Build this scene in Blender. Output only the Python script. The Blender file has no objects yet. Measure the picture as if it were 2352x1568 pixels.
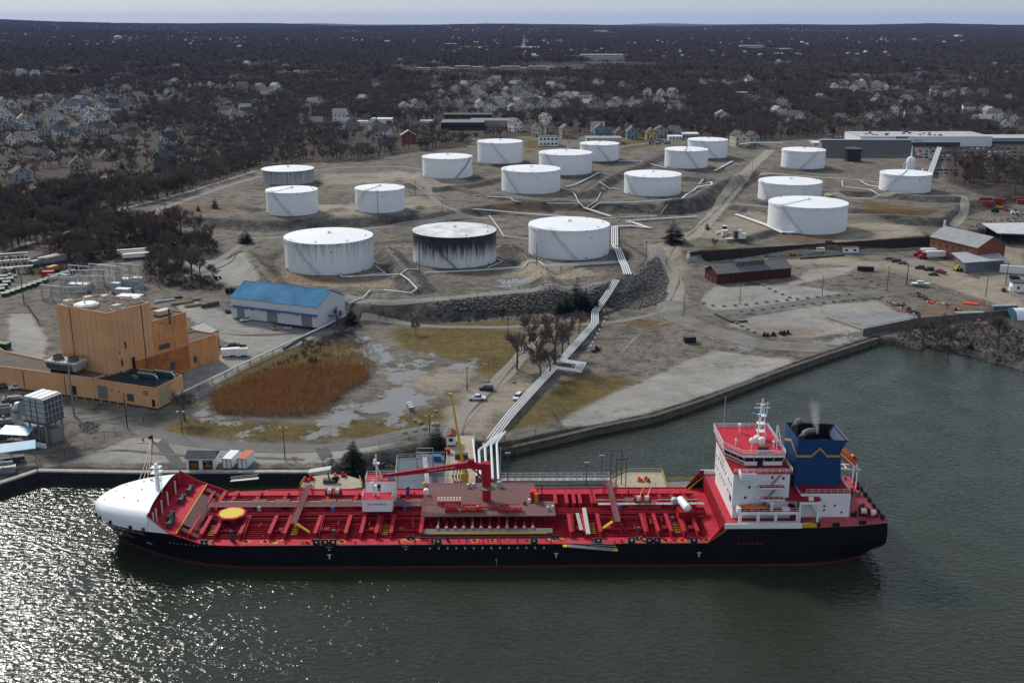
import bpy,math,random
import numpy as np
from mathutils import Vector,Matrix
R=math.radians
random.seed(11)
rng=np.random.default_rng(11)
sc=bpy.context.scene
C=sc.collection
# ---- camera, sky, sun, exposure
HAZE=1.7e-5
CAM_H=121.4
F=2480.6
PITCH=math.atan((784-46)/F)
cam_d=bpy.data.cameras.new('camera')
cam_d.sensor_width=36.0
cam_d.lens=36.0*F/2352
cam_d.clip_start=1.0
cam_d.clip_end=60000.0
cam=bpy.data.objects.new('camera',cam_d)
C.objects.link(cam)
cam.location=(0,0,CAM_H)
cam.rotation_euler=(R(90)-PITCH,0,0)
sc.camera=cam
sc.render.resolution_x=1024
sc.render.resolution_y=682
SUN_EL,SUN_AZ=R(37),R(-37)
world=bpy.data.worlds.new('World')
sc.world=world
world.use_nodes=True
wn=world.node_tree
for n in list(wn.nodes):
 wn.nodes.remove(n)
sky_n=wn.nodes.new('ShaderNodeTexSky')
sky_n.sky_type='NISHITA'
sky_n.sun_disc=False
sky_n.sun_elevation=SUN_EL
sky_n.sun_rotation=SUN_AZ
sky_n.altitude=100
sky_n.air_density=1.0
sky_n.dust_density=0.6
sky_n.ozone_density=1.5
hs=wn.nodes.new('ShaderNodeHueSaturation')
hs.inputs['Saturation'].default_value=0.55
cloud=wn.nodes.new('ShaderNodeMix')
cloud.data_type='RGBA'
cloud.inputs[0].default_value=0.85
cloud.inputs[7].default_value=(2.5,2.95,3.5,1)
bgn=wn.nodes.new('ShaderNodeBackground')
bgn.inputs['Strength'].default_value=0.10
won=wn.nodes.new('ShaderNodeOutputWorld')
wn.links.new(sky_n.outputs[0],hs.inputs['Color'])
wn.links.new(hs.outputs[0],cloud.inputs[6])
wn.links.new(cloud.outputs[2],bgn.inputs['Color'])
wn.links.new(bgn.outputs[0],won.inputs['Surface'])
sun_d=bpy.data.lights.new('sun','SUN')
sun_d.energy=2.1
sun_d.angle=R(10)
sun_d.color=(1.0,0.94,0.85)
sun=bpy.data.objects.new('sun',sun_d)
C.objects.link(sun)
sun.location=(-200,300,400)
sdir=Vector((math.sin(SUN_AZ)*math.cos(SUN_EL),math.cos(SUN_AZ)*math.cos(SUN_EL),math.sin(SUN_EL)))
sun.rotation_euler=sdir.to_track_quat('Z','Y').to_euler()
sc.view_settings.view_transform='Standard'
sc.view_settings.look='None'
sc.view_settings.gamma=1.0
sc.view_settings.use_curve_mapping=False
sc.view_settings.exposure=0.72
sc.render.engine='CYCLES'
sc.cycles.max_bounces=6
sc.cycles.diffuse_bounces=2
sc.cycles.glossy_bounces=3
sc.cycles.transmission_bounces=3
sc.cycles.volume_bounces=0
sc.cycles.caustics_reflective=False
sc.cycles.caustics_refractive=False
sc.cycles.sample_clamp_indirect=4.0
sc.cycles.use_denoising=True
# ---- photo frame (2352 x 1568) to world
CPT,SPT=math.cos(PITCH),math.sin(PITCH)
def ray(px,py):
 a=(px-1176)/F
 v=(py-784)/F
 return(a,CPT-v*SPT,-(SPT+v*CPT))
def at(px,py,z=0.0):
 d=ray(px,py)
 t=(CAM_H-z)/-d[2]
 return Vector((d[0]*t,d[1]*t,z))
def atY(px,py,Y):
 d=ray(px,py)
 t=Y/d[1]
 return Vector((d[0]*t,Y,CAM_H+d[2]*t))
def depth_of(Y,z):
 return Y*CPT+(CAM_H-z)*SPT
# ---- mesh helpers
class MB:
 def __init__(s):
  s.v=[]
  s.f=[]
 def add(s,vs,fs):
  o=len(s.v)
  s.v+=[tuple(v)for v in vs]
  s.f+=[tuple(i+o for i in f)for f in fs]
  return s
 def box(s,x0,x1,y0,y1,z0,z1):
  return s.add([(x0,y0,z0),(x1,y0,z0),(x1,y1,z0),(x0,y1,z0),(x0,y0,z1),(x1,y0,z1),(x1,y1,z1),(x0,y1,z1)],[(0,3,2,1),(4,5,6,7),(0,1,5,4),(1,2,6,5),(2,3,7,6),(3,0,4,7)])
 def obox(s,c,sx,sy,sz,rz=0.0):
  o=len(s.v)
  s.box(-sx/2,sx/2,-sy/2,sy/2,0,sz)
  ca,sa=math.cos(rz),math.sin(rz)
  for i in range(o,len(s.v)):
   x,y,z=s.v[i]
   s.v[i]=(c[0]+x*ca-y*sa,c[1]+x*sa+y*ca,c[2]+z)
  return s
 def bar(s,a,b,w,h=None):
  h=h or w
  a,b=Vector(a),Vector(b)
  d=(b-a)
  if d.length<1e-6:
   return s
  d.normalize()
  up=Vector((0,0,1))if abs(d.z)<.95 else Vector((0,1,0))
  sx=d.cross(up).normalized()*(w/2)
  sz=sx.cross(d).normalized()*(h/2)
  vs=[a-sx-sz,a+sx-sz,a+sx+sz,a-sx+sz,b-sx-sz,b+sx-sz,b+sx+sz,b-sx+sz]
  return s.add(vs,[(0,1,2,3),(7,6,5,4),(0,4,5,1),(1,5,6,2),(2,6,7,3),(3,7,4,0)])
 def tube(s,pts,r,n=8,caps=True):
  pts=[Vector(p)for p in pts]
  rr=r if isinstance(r,(list,tuple))else[r]*len(pts)
  o=len(s.v)
  for i,p in enumerate(pts):
   if i==0:
    d=pts[1]-p
   elif i==len(pts)-1:
    d=p-pts[i-1]
   else:
    d=(pts[i+1]-p).normalized()+(p-pts[i-1]).normalized()
   d.normalize()
   up=Vector((0,0,1))if abs(d.z)<.9 else Vector((0,1,0))
   sx=d.cross(up).normalized()
   sz=sx.cross(d)
   k=1.0
   if 0<i<len(pts)-1:
    cs=max(.5,(pts[i+1]-p).normalized().dot(d))
    k=1/cs
   for j in range(n):
    a=2*math.pi*j/n
    s.v.append(tuple(p+(sx*math.cos(a)*k+sz*math.sin(a))*rr[i]))
  for i in range(len(pts)-1):
   for j in range(n):
    a,b=o+i*n+j,o+i*n+(j+1)%n
    s.f.append((a,b,b+n,a+n))
  if caps:
   s.f.append(tuple(o+j for j in range(n))[::-1])
   e=o+(len(pts)-1)*n
   s.f.append(tuple(e+j for j in range(n)))
  return s
 def cyl(s,c,r,h,n=16,r2=None,caps=True):
  r2=r if r2 is None else r2
  o=len(s.v)
  for k,(rad,z)in enumerate(((r,0),(r2,h))):
   for j in range(n):
    a=2*math.pi*j/n
    s.v.append((c[0]+rad*math.cos(a),c[1]+rad*math.sin(a),c[2]+z))
  for j in range(n):
   s.f.append((o+j,o+(j+1)%n,o+n+(j+1)%n,o+n+j))
  if caps:
   s.f.append(tuple(o+j for j in range(n))[::-1])
   s.f.append(tuple(o+n+j for j in range(n)))
  return s
 def lathe(s,c,prof,n=24):
  o=len(s.v)
  for r,z in prof:
   for j in range(n):
    a=2*math.pi*j/n
    s.v.append((c[0]+r*math.cos(a),c[1]+r*math.sin(a),c[2]+z))
  for i in range(len(prof)-1):
   for j in range(n):
    a,b=o+i*n+j,o+i*n+(j+1)%n
    s.f.append((a,b,b+n,a+n))
  return s
 def sphere(s,c,rx,ry=None,rz=None,n=12,m=8):
  ry=ry or rx
  rz=rz or rx
  o=len(s.v)
  for i in range(m+1):
   t=math.pi*i/m
   for j in range(n):
    a=2*math.pi*j/n
    s.v.append((c[0]+rx*math.sin(t)*math.cos(a),c[1]+ry*math.sin(t)*math.sin(a),c[2]-rz*math.cos(t)))
  for i in range(m):
   for j in range(n):
    a,b=o+i*n+j,o+i*n+(j+1)%n
    s.f.append((a,b,b+n,a+n))
  return s
 def prism(s,poly,z0,z1,bottom=True):
  n=len(poly)
  o=len(s.v)
  zz0=z0 if isinstance(z0,(list,tuple))else[z0]*n
  zz1=z1 if isinstance(z1,(list,tuple))else[z1]*n
  for(p,z)in zip(poly,zz0):
   s.v.append((p[0],p[1],z))
  for(p,z)in zip(poly,zz1):
   s.v.append((p[0],p[1],z))
  for j in range(n):
   s.f.append((o+j,o+(j+1)%n,o+n+(j+1)%n,o+n+j))
  s.f.append(tuple(o+n+j for j in range(n)))
  if bottom:
   s.f.append(tuple(o+j for j in range(n))[::-1])
  return s
 def extr(s,prof,org,ax,ay,al,length):
  org,ax,ay,al=Vector(org),Vector(ax),Vector(ay),Vector(al)
  n=len(prof)
  vs=[org+ax*a+ay*b for a,b in prof]+[org+ax*a+ay*b+al*length for a,b in prof]
  fs=[(j,(j+1)%n,n+(j+1)%n,n+j)for j in range(n)]+[tuple(range(n))[::-1],tuple(range(n,2*n))]
  return s.add(vs,fs)
 def mesh(s,name,mat=None,smooth=False):
  me=bpy.data.meshes.new(name)
  me.from_pydata(s.v,[],s.f)
  if mat:
   me.materials.append(mat)
  if smooth:
   me.polygons.foreach_set('use_smooth',[True]*len(me.polygons))
   try:
    me.set_sharp_from_angle(angle=R(38))
   except Exception:
    pass
  me.update()
  return me
 def build(s,name,mat=None,parent=None,smooth=False,loc=None,rz=0.0):
  return put(s.mesh(name,mat,smooth),name,parent,loc,rz)
def put(me,name,parent=None,loc=None,rz=0.0,scale=None):
 o=bpy.data.objects.new(name,me)
 C.objects.link(o)
 if parent is not None:
  o.parent=parent
 if loc is not None:
  o.location=loc
 if rz:
  o.rotation_euler=(0,0,rz)
 if scale is not None:
  o.scale=scale if isinstance(scale,(list,tuple))else(scale,)*3
 return o
def thing(name,label,cat,loc=(0,0,0),rz=0.0,group=None):
 o=bpy.data.objects.new(name,None)
 C.objects.link(o)
 o.empty_display_size=.5
 o.location=loc
 o.rotation_euler=(0,0,rz)
 return tag(o,label,cat,group)
def tag(o,label=None,cat=None,group=None,kind=None):
 if label:
  o['label']=label
 if cat:
  o['category']=cat
 if group:
  o['group']=group
 if kind:
  o['kind']=kind
 return o
def copy_tree(root,loc,rz=0.0,label=None,group=None,scale=None):
 c=root.copy()
 C.objects.link(c)
 c.location=loc
 c.rotation_euler=(0,0,rz)
 if scale:
  c.scale=scale if isinstance(scale,(list,tuple))else(scale,)*3
 if label:
  c['label']=label
 if group:
  c['group']=group
 for ch in root.children:
  d=ch.copy()
  C.objects.link(d)
  d.parent=c
  for g in ch.children:
   e=g.copy()
   C.objects.link(e)
   e.parent=d
 return c
def text_mesh(body,size,mat,align='CENTER',ext=.01):
 cu=bpy.data.curves.new('lettering','FONT')
 cu.body=body
 cu.size=size
 cu.align_x=align
 cu.align_y='CENTER'
 cu.extrude=ext
 cu.resolution_u=2
 ob=bpy.data.objects.new('lettering',cu)
 C.objects.link(ob)
 dg=bpy.context.evaluated_depsgraph_get()
 dg.update()
 me=bpy.data.meshes.new_from_object(ob.evaluated_get(dg))
 bpy.data.objects.remove(ob)
 bpy.data.curves.remove(cu)
 me.materials.clear()
 me.materials.append(mat)
 return me
# ---- materials
MATS={}
def nd(nt,t,**kw):
 n=nt.nodes.new(t)
 for k,v in kw.items():
  if k in n.inputs.keys():
   n.inputs[k].default_value=v
  else:
   setattr(n,k,v)
 return n
def M(name,col,rough=.65,metal=0.0,var=.18,scale=.35,bump=0.0,streak=0.0,spec=.3,dirt=None):
 """plain paint, metal, soil: base colour varied by soft noise, optional rain streaks and grain"""
 if name in MATS:
  return MATS[name]
 m=bpy.data.materials.new(name)
 MATS[name]=m
 m.use_nodes=True
 nt=m.node_tree
 b=nt.nodes['Principled BSDF']
 b.inputs['Roughness'].default_value=rough
 b.inputs['Metallic'].default_value=metal
 b.inputs['Specular IOR Level'].default_value=spec
 L=nt.links.new
 geo=nd(nt,'ShaderNodeNewGeometry')
 nz=nd(nt,'ShaderNodeTexNoise',Scale=scale,Detail=6.0,Roughness=.65)
 L(geo.outputs['Position'],nz.inputs['Vector'])
 mr=nd(nt,'ShaderNodeMapRange')
 mr.inputs['From Min'].default_value=.3
 mr.inputs['From Max'].default_value=.7
 mr.inputs['To Min'].default_value=1-var
 mr.inputs['To Max'].default_value=1+var
 L(nz.outputs['Fac'],mr.inputs['Value'])
 mx=nd(nt,'ShaderNodeVectorMath',operation='SCALE')
 mx.inputs[0].default_value=col[:3]
 L(mr.outputs[0],mx.inputs['Scale'])
 out=mx.outputs[0]
 if streak:
  mp=nd(nt,'ShaderNodeMapping')
  mp.inputs['Scale'].default_value=(1.1,1.1,.06)
  L(geo.outputs['Position'],mp.inputs['Vector'])
  n2=nd(nt,'ShaderNodeTexNoise',Scale=1.0,Detail=5.0,Roughness=.7)
  L(mp.outputs[0],n2.inputs['Vector'])
  r2=nd(nt,'ShaderNodeMapRange')
  r2.inputs['From Min'].default_value=.52
  r2.inputs['From Max'].default_value=.78
  r2.inputs['To Min'].default_value=0
  r2.inputs['To Max'].default_value=streak
  L(n2.outputs['Fac'],r2.inputs['Value'])
  mm=nd(nt,'ShaderNodeMix',data_type='RGBA')
  mm.inputs[7].default_value=(*(dirt or(col[0]*.3,col[1]*.26,col[2]*.22)),1)
  L(r2.outputs[0],mm.inputs[0])
  L(out,mm.inputs[6])
  out=mm.outputs[2]
 L(out,b.inputs['Base Color'])
 if bump:
  bn=nd(nt,'ShaderNodeBump',Strength=bump,Distance=.1)
  n3=nd(nt,'ShaderNodeTexNoise',Scale=3.0,Detail=4.0)
  L(geo.outputs['Position'],n3.inputs['Vector'])
  L(n3.outputs['Fac'],bn.inputs['Height'])
  L(bn.outputs[0],b.inputs['Normal'])
 return m
WHITE=M('white_paint',(.74,.76,.78),.5,streak=.25,var=.05,dirt=(.42,.42,.42))
WHITE2=M('white_tank_paint',(.78,.80,.83),.5,streak=.16,var=.04,scale=.12,dirt=(.5,.5,.5))
PIPEW=M('white_pipe_paint',(.62,.63,.64),.5,var=.08,scale=.5)
GREY=M('grey_steel',(.22,.23,.24),.55,.3)
LGREY=M('light_grey_steel',(.42,.43,.44),.5,.2)
DGREY=M('dark_grey_steel',(.07,.075,.08),.6)
BLACK=M('black_paint',(.012,.012,.014),.5)
RUBBER=M('black_rubber',(.015,.015,.015),.9)
CONC=M('concrete',(.36,.34,.31),.9,var=.25,scale=.6,streak=.3,bump=.2)
CONCD=M('weathered_concrete',(.115,.103,.09),.9,var=.35,scale=.5,streak=.5)
YEL=M('yellow_paint',(.60,.40,.02),.5,var=.12)
ORANGE=M('orange_paint',(.75,.14,.02),.5)
REDP=M('red_paint',(.42,.02,.025),.5)
BLUEP=M('blue_paint',(.03,.12,.38),.5)
GREENP=M('dark_green_paint',(.02,.06,.045),.6)
GLASS=M('dark_glass',(.012,.016,.02),.12,spec=.6,var=.05)
WOOD=M('weathered_wood',(.16,.12,.08),.85,var=.35,scale=1.5)
WOODP=M('pole_wood',(.06,.048,.04),.9)
BARK=M('bark',(.10,.084,.074),.95,var=.3,scale=.4)
TWIG=M('bare_twigs',(.13,.094,.077),.95,var=.35,scale=.05)
TWIG2=M('grey_bare_twigs',(.14,.116,.10),.95,var=.3,scale=.05)
NEEDLE=M('conifer_needles',(.012,.022,.013),.9,var=.4,scale=.6)
# ==== terrain
X0,X1,Y0,Y1=-560.0,660.0,250.0,1250.0
gx=np.arange(X0,X1+.1,1.0)
gy=np.arange(Y0,Y1+.1,1.0)
GX,GY=np.meshgrid(gx,gy)
def sdf_poly(px,py,poly):
 """signed distance, positive inside"""
 p=np.array([(q[0],q[1])for q in poly],float)
 d2=np.full(px.shape,1e18)
 ins=np.zeros(px.shape,bool)
 n=len(p)
 for i in range(n):
  ax,ay=p[i]
  bx,by=p[(i+1)%n]
  ex,ey=bx-ax,by-ay
  wx,wy=px-ax,py-ay
  t=np.clip((wx*ex+wy*ey)/(ex*ex+ey*ey+1e-9),0,1)
  d2=np.minimum(d2,(wx-ex*t)**2+(wy-ey*t)**2)
  c=((ay<=py)&(by>py))|((by<=py)&(ay>py))
  xi=ax+(py-ay)/(ey if abs(ey)>1e-9 else 1e-9)*ex
  ins^=c&(px<xi)
 d=np.sqrt(d2)
 return np.where(ins,d,-d)
def dist_line(px,py,pts):
 d2=np.full(px.shape,1e18)
 zz=np.zeros(px.shape)
 for a,b in zip(pts[:-1],pts[1:]):
  ex,ey=b[0]-a[0],b[1]-a[1]
  wx,wy=px-a[0],py-a[1]
  t=np.clip((wx*ex+wy*ey)/(ex*ex+ey*ey+1e-9),0,1)
  q=(wx-ex*t)**2+(wy-ey*t)**2
  m=q<d2
  d2=np.where(m,q,d2)
  zz=np.where(m,a[2]+(b[2]-a[2])*t,zz)
 return np.sqrt(d2),zz
def clamp01(a):
 return np.clip(a,0,1)
def smooth01(a):
 a=clamp01(a)
 return a*a*(3-2*a)
def wnoise(x,y,s,seed=0):
 """cheap smooth value noise from summed sines"""
 r=np.random.default_rng(seed)
 out=np.zeros(np.shape(x))
 for k in range(7):
  a=r.uniform(0,6.28)
  f=s*r.uniform(.5,2.2)
  out=out+np.sin((x*math.cos(a)+y*math.sin(a))*f+r.uniform(0,6.28))/7
 return out
COAST=[(-420,1240),(0,1118),(87,1089),(327,1093),(480,1092),(700,1092),(790,1090),(860,1080),(930,1064),(1000,1050),(1062,1034),(1092,1026),(1150,1034),(1280,1005),(1370,983),(1500,957),(1600,925),(1700,888),(1800,850),(1900,815),(2015,778),(2060,783),(2110,793),(2180,806),(2260,828),(2352,852),(2700,960)]
coast_w=[at(x,y,2.0)for x,y in COAST]
LANDP=[(-2500,240)]+[(p.x,p.y)for p in coast_w]+[(2500,330),(30000,30000),(-30000,30000)]
FARP=[(9000,6000),(9000,30000),(-9000,30000),(-9000,6000)]
def far_z(x,y):
 ang=x/np.maximum(y,1.0)
 h=np.interp(ang,[-.6,-.47,-.33,-.19,-.05,.1,.3,.4,.5,.7],[112,106,72,54,52,44,38,42,36,40])
 t=clamp01((y-1300)/11700)
 z=14.5+3.0*smooth01((y-700)/400)
 z=z+(h-18)*t**.9
 amp=9*smooth01((y-900)/2500)+16*smooth01((y-3500)/6000)
 z=z+amp*(wnoise(x,y,1/420.,3)*1.1+wnoise(x,y,1/1100.,5))
 lf=smooth01((-ang-.12)/.25)*smooth01((y-900)/700)*(1-smooth01((y-2500)/3000))
 return z+lf*9
def zlow(x,y):
 return 3.2-.95*smooth01((x-5)/25)*(1-smooth01((y-420)/120))+2.0*smooth01((y-400)/170)+1.2*smooth01((-x-70)/60)*smooth01((y-330)/60)
L1=[(-300,440),(100,462),(300,498),(430,522),(530,546),(585,585),(640,640),(760,676),(850,692),(1000,690),(1200,671),(1380,653),(1455,632),(1492,592),(1503,562),(1530,556),(1576,577),(1900,562),(2130,541),(2352,515),(2800,470)]
L1w=[at(x,y,10.0)for x,y in L1]
L1p=[(p.x,p.y)for p in L1w]+[(3000,700),(9000,30000),(-9000,30000),(-3000,800)]
L2=[(0,405),(150,440),(300,485),(470,499),(620,506),(760,501),(930,493),(1010,487),(1080,474),(1180,463),(1290,460),(1400,466),(1560,468),(1640,446),(1690,405),(1730,390),(1790,402),(1890,472),(2000,480),(2150,480),(2230,462),(2450,410)]
L2w=[at(x,y,14.5)for x,y in L2]
L2p=[(p.x,p.y)for p in L2w]+[(3000,1000),(9000,30000),(-9000,30000),(-3000,1100)]
BOWL=[(632,600),(650,640),(760,662),(880,672),(1000,664),(1200,650),(1380,634),(1440,600),(1425,562),(1200,548),(900,562),(660,578)]
BOWLp=[at(x,y,8.8)for x,y in BOWL]
BERMS=[([(884,566),(934,620),(962,656)],12.2,1.2,7),([(1170,560),(1231,604),(1262,650)],12.0,1.2,7),([(560,575),(585,600),(640,655)],12.6,1.5,7),([(1425,562),(1470,590),(1445,626),(1380,650)],11.2,2,5),([(1343,440),(1403,401),(1466,377),(1521,352)],18.0,1.2,7),([(1060,432),(1150,452),(1250,462)],16.0,1.0,5),([(1535,459),(1581,453),(1647,418),(1690,398)],17.6,1.5,7),([(1567,404),(1636,411),(1690,396)],17.2,1.0,5),([(1941,437),(2051,442),(2135,450),(2196,450)],17.4,2,7),([(1941,491),(2063,493),(2157,499),(2190,470)],14.0,2,7),([(560,470),(640,486),(740,478),(818,474),(960,470)],16.4,1.0,5),([(940,420),(1000,430),(1090,420),(1150,405)],17.0,1,6),([(1690,470),(1745,480),(1790,520),(1700,545),(1640,520)],12.4,1,5),]
# storage tanks: frame outline (left, right, top of ellipse, front rim, front foot), pad level, stair angles at top and foot
TANKS=[(656,857,523,561,633,8.8,-43,-2),(949,1140,512,546,617,8.8,-37,5),(1214.5,1399,498.5,531,598,8.8,-28,9),(612.8,730,427,444,497,14.5,-37,11),(816.5,929.5,422.4,439,490,14.5,-25,-68),(602.7,721,379.8,394.8,425.4,15.5,None,None),(970.5,1085,352,365.8,411,16,67,20),(1097,1200.4,318.8,329.8,376.8,16.5,-21,21),(1238,1359.6,343.4,357,403,16,-50,-12),(1152,1286.8,379,396,446.5,14.5,-60,-23),(1332,1421.6,324,333.9,371.3,16.5,-13,28),(1434,1563.8,391,408,452,14.5,-75,-40),(1527,1625.4,337.7,347.8,388,16,-13,27),(1579.7,1670.5,315.8,324.8,364.5,16.5,-29,19),(1795.9,1893.8,339,349,389,16,26,-22),(1743,1885,406.9,425.5,467,11.5,-74,-52),(1766,1942.8,452.8,478.5,539.5,10,-55,-19),(2022.5,2136.4,391,404.7,444.6,14.8,-30,-70),(1940.7,1977.8,340.7,342.9,372,15.5,None,None),]
def solve_tank(t):
 xl,xr,yt,yr,yb,zb=t[:6]
 xc=(xl+xr)/2
 Yf=at(xc,yb,zb).y
 r=15.0
 for _ in range(6):
  r=(xr-xl)/2*depth_of(Yf+r,zb+6)/F
 h=atY(xc,yr,Yf).z-zb
 cx=(xc-1176)/F*depth_of(Yf+r,zb+h/2)
 return cx,Yf+r,r,h
TK=[solve_tank(t)for t in TANKS]
Z=zlow(GX,GY)
w1=np.where(GX<-95,40.0,np.where(GX>95,2.2,13.0))
f1=smooth01(1+sdf_poly(GX,GY,L1p)/w1)
Z=Z+(10.0+.0*GY-Z)*f1
f2=smooth01(1+sdf_poly(GX,GY,L2p)/13.0)
Z=Z+(np.maximum(14.5,far_z(GX,GY))-Z)*f2
fb=smooth01((sdf_poly(GX,GY,BOWLp)+7)/8)
Z=Z+(8.8-Z)*fb*(Z>8)
for pts,zt,w,run in BERMS:
 d,_=dist_line(GX,GY,[(*at(x,y,zt)[:2],zt)for x,y in pts])
 Z=np.maximum(Z,zt-np.maximum(0,d-w)*(zt-Z.min())/(run*2.0))if False else np.where(d<w+run,np.maximum(Z,Z+(zt-Z)*smooth01(1-(d-w)/run)),Z)
for(cx,cy,r,h),t in zip(TK,TANKS):
 d=np.hypot(GX-cx,GY-cy)
 k=smooth01(1-(d-r-2.5)/5)
 Z=Z+(t[5]-Z)*k
def blur(a):
 b=a.copy()
 b[1:-1,1:-1]=(a[1:-1,1:-1]*2+a[:-2,1:-1]+a[2:,1:-1]+a[1:-1,:-2]+a[1:-1,2:])/6
 return b
Z=blur(blur(Z))
rough=smooth01((GY-420)/60)
Z=Z+rough*.10*(wnoise(GX,GY,.45,21)+wnoise(GX,GY,.9,22))+.05*wnoise(GX,GY,.2,23)
for(cx,cy,r,h),t in zip(TK,TANKS):
 d=np.hypot(GX-cx,GY-cy)
 Z=np.where(d<r+1.5,t[5],Z)
cs=sdf_poly(GX,GY,LANDP)
nat=np.where((GX>-52)&(GX<-11)&(GY<345),10.0,np.where((GX>158)&(GY<470),11.0,1.6))
Z=np.where(cs<nat,-4+(Z+4)*smooth01(cs/nat),Z)
Z=np.where(cs<0,-4.0,Z)
def zt(x,y):
 """ground height at one place or many"""
 x=np.asarray(x,float)
 y=np.asarray(y,float)
 fx=np.clip((x-X0),0,len(gx)-1.001)
 fy=np.clip((y-Y0),0,len(gy)-1.001)
 i=fx.astype(int)
 j=fy.astype(int)
 u=fx-i
 v=fy-j
 zr=Z[j,i]*(1-u)*(1-v)+Z[j,i+1]*u*(1-v)+Z[j+1,i]*(1-u)*v+Z[j+1,i+1]*u*v
 m=np.maximum(np.abs(x-50)-540,y-1180)/60
 m=smooth01(m)
 return zr*(1-m)+far_z(x,y)*m
def gp(px,py,dz=0.0):
 """ground point seen at px, py"""
 z=5.0
 for k in range(40):
  p=at(px,py,z)
  zn=float(zt(p.x,p.y))
  if abs(zn-z)<.01:
   break
  z+=(zn-z)*.5
 p=at(px,py,z)
 return Vector((p.x,p.y,float(zt(p.x,p.y))+dz))
def on(x,y,dz=0.0):
 return Vector((x,y,float(zt(x,y))+dz))
# ---- one ground sheet to the horizon, finer near the camera
rows=[252.0]
while rows[-1]<900:
 rows.append(rows[-1]*1.0031)
while rows[-1]<13600:
 rows.append(rows[-1]*(1.006 if rows[-1]<1800 else 1.02))
rows+=[15500,19000,26000]
rows=np.array(rows)
cols=np.linspace(-.62,.62,520)
SX=cols[None,:]*(rows[:,None]+90)
SY=np.repeat(rows[:,None],len(cols),1)
SZ=zt(SX,SY)
SZ=np.where(SY>13700,SZ-25,SZ)
Zones={}
def zone(name,polys,limit=20.0):
 a=np.full(SX.shape,-limit)
 for poly in polys:
  w=[gp(x,y)for x,y in poly]
  xs=[p.x for p in w]
  ys=[p.y for p in w]
  m=(SX>min(xs)-limit)&(SX<max(xs)+limit)&(SY>min(ys)-limit)&(SY<max(ys)+limit)
  if m.any():
   a[m]=np.maximum(a[m],np.clip(sdf_poly(SX[m],SY[m],w),-limit,limit))
 Zones[name]=a
zone('gravel',[[(60,1097),(110,1075),(200,1045),(300,1006),(350,998),(430,1018),(560,1032),(735,1028),(830,1013),(905,1020),(800,1050),(760,1090),(327,1093)],[(1275,980),(1330,930),(1480,875),(1570,832),(1640,805),(1830,828),(1700,888),(1500,957),(1360,985)],[(1608,690),(1640,658),(1830,655),(1985,680),(1830,706),(1700,722),(1640,715)],[(1670,745),(1720,728),(1900,700),(2010,690),(2100,735),(1990,758),(1860,775),(1770,775)],[(1860,620),(1970,610),(1940,630),(1800,660)],[(420,890),(430,830),(500,800),(600,790),(690,770),(750,740),(700,790),(560,870),(440,920)],[(520,720),(780,760),(690,790),(560,800),(480,770),(400,700),(450,690)],[(20,720),(70,720),(110,780),(100,830),(20,840)],[(360,600),(560,580),(600,640),(470,660),(380,640)],])
zone('sand',[[(1000,960),(1060,905),(1120,880),(1200,880),(1240,890),(1180,940),(1120,975),(1090,1000),(1040,1000)],[(1030,1000),(1090,1000),(1092,1030),(1030,1036)],[(930,885),(960,862),(1010,840),(1090,850),(1060,880),(1000,915),(985,905)],[(1480,560),(1560,565),(1580,600),(1560,640),(1580,690),(1500,690),(1510,620)],[(1570,600),(1900,585),(2000,600),(2350,580),(2352,720),(2180,660),(2020,620),(1900,605),(1600,612)],[(2050,610),(2352,560),(2352,700),(2200,660)],[(1560,540),(1720,480),(1800,520),(1690,545)],[(1880,500),(2100,510),(2120,545),(1900,560),(1950,530)],[(640,640),(900,660),(900,640),(660,615)],[(1960,460),(2160,490),(2050,480)],[(900,390),(1090,420),(980,440),(930,420)],[(740,400),(930,395),(900,420),(740,425)],[(640,470),(800,470),(960,450),(1020,470),(900,490),(700,500)],[(1140,620),(1290,600),(1380,630),(1180,655)],])
zone('grass',[[(375,990),(420,960),(560,968),(740,972),(870,965),(960,945),(1010,930),(1020,965),(960,985),(850,1003),(640,1014),(480,1004)],[(900,758),(1000,748),(1160,758),(1220,770),(1200,850),(1130,875),(1060,830),(990,815),(930,800),(905,780)],[(1310,865),(1420,862),(1455,873),(1400,905),(1290,962),(1170,990),(1220,930)],[(1000,742),(1200,735),(1370,740),(1400,752),(1200,752)],[(1420,742),(1500,738),(1560,740),(1500,755)],[(500,880),(600,820),(700,790),(840,790),(880,830),(780,870),(600,940),(480,940)],[(1600,568),(1700,558),(1640,580)],[(1980,460),(2140,485),(2100,490),(1990,485)],[(90,395),(230,380),(240,425),(110,430),(0,440),(0,400)],[(240,420),(330,400),(330,460),(250,470)],[(1205,325),(1250,318),(1250,345),(1210,350)],[(1420,325),(1480,318),(1500,335),(1430,345)],[(1140,345),(1195,325),(1160,365),(1100,375)],[(120,330),(330,330),(330,350),(120,350)],[(470,350),(540,345),(520,365),(470,365)],])
zone('puddle',[[(735,962),(790,938),(850,918),(880,892),(930,878),(965,890),(985,912),(955,938),(880,955),(800,976),(750,972)],[(880,892),(905,865),(950,842),(1000,820),(1012,828),(960,856),(925,882)],[(1005,842),(1040,829),(1090,832),(1094,845),(1060,850)],[(800,745),(830,770),(860,790),(900,800),(905,830),(990,815),(1000,822),(930,850),(890,850),(850,815),(810,780)],[(445,945),(480,935),(500,965),(560,965),(540,975),(470,975)],[(555,985),(600,980),(600,996),(560,998)],[(715,990),(770,985),(770,995),(720,998)],[(1140,645),(1200,635),(1225,655),(1160,664)],[(1890,728),(2100,722),(2120,742),(1990,752),(1960,745)],[(1880,775),(1960,765),(1950,785),(1890,790)],[(880,975),(915,965),(915,975)],[(1680,800),(1760,790),(1720,805)],],12)
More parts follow.
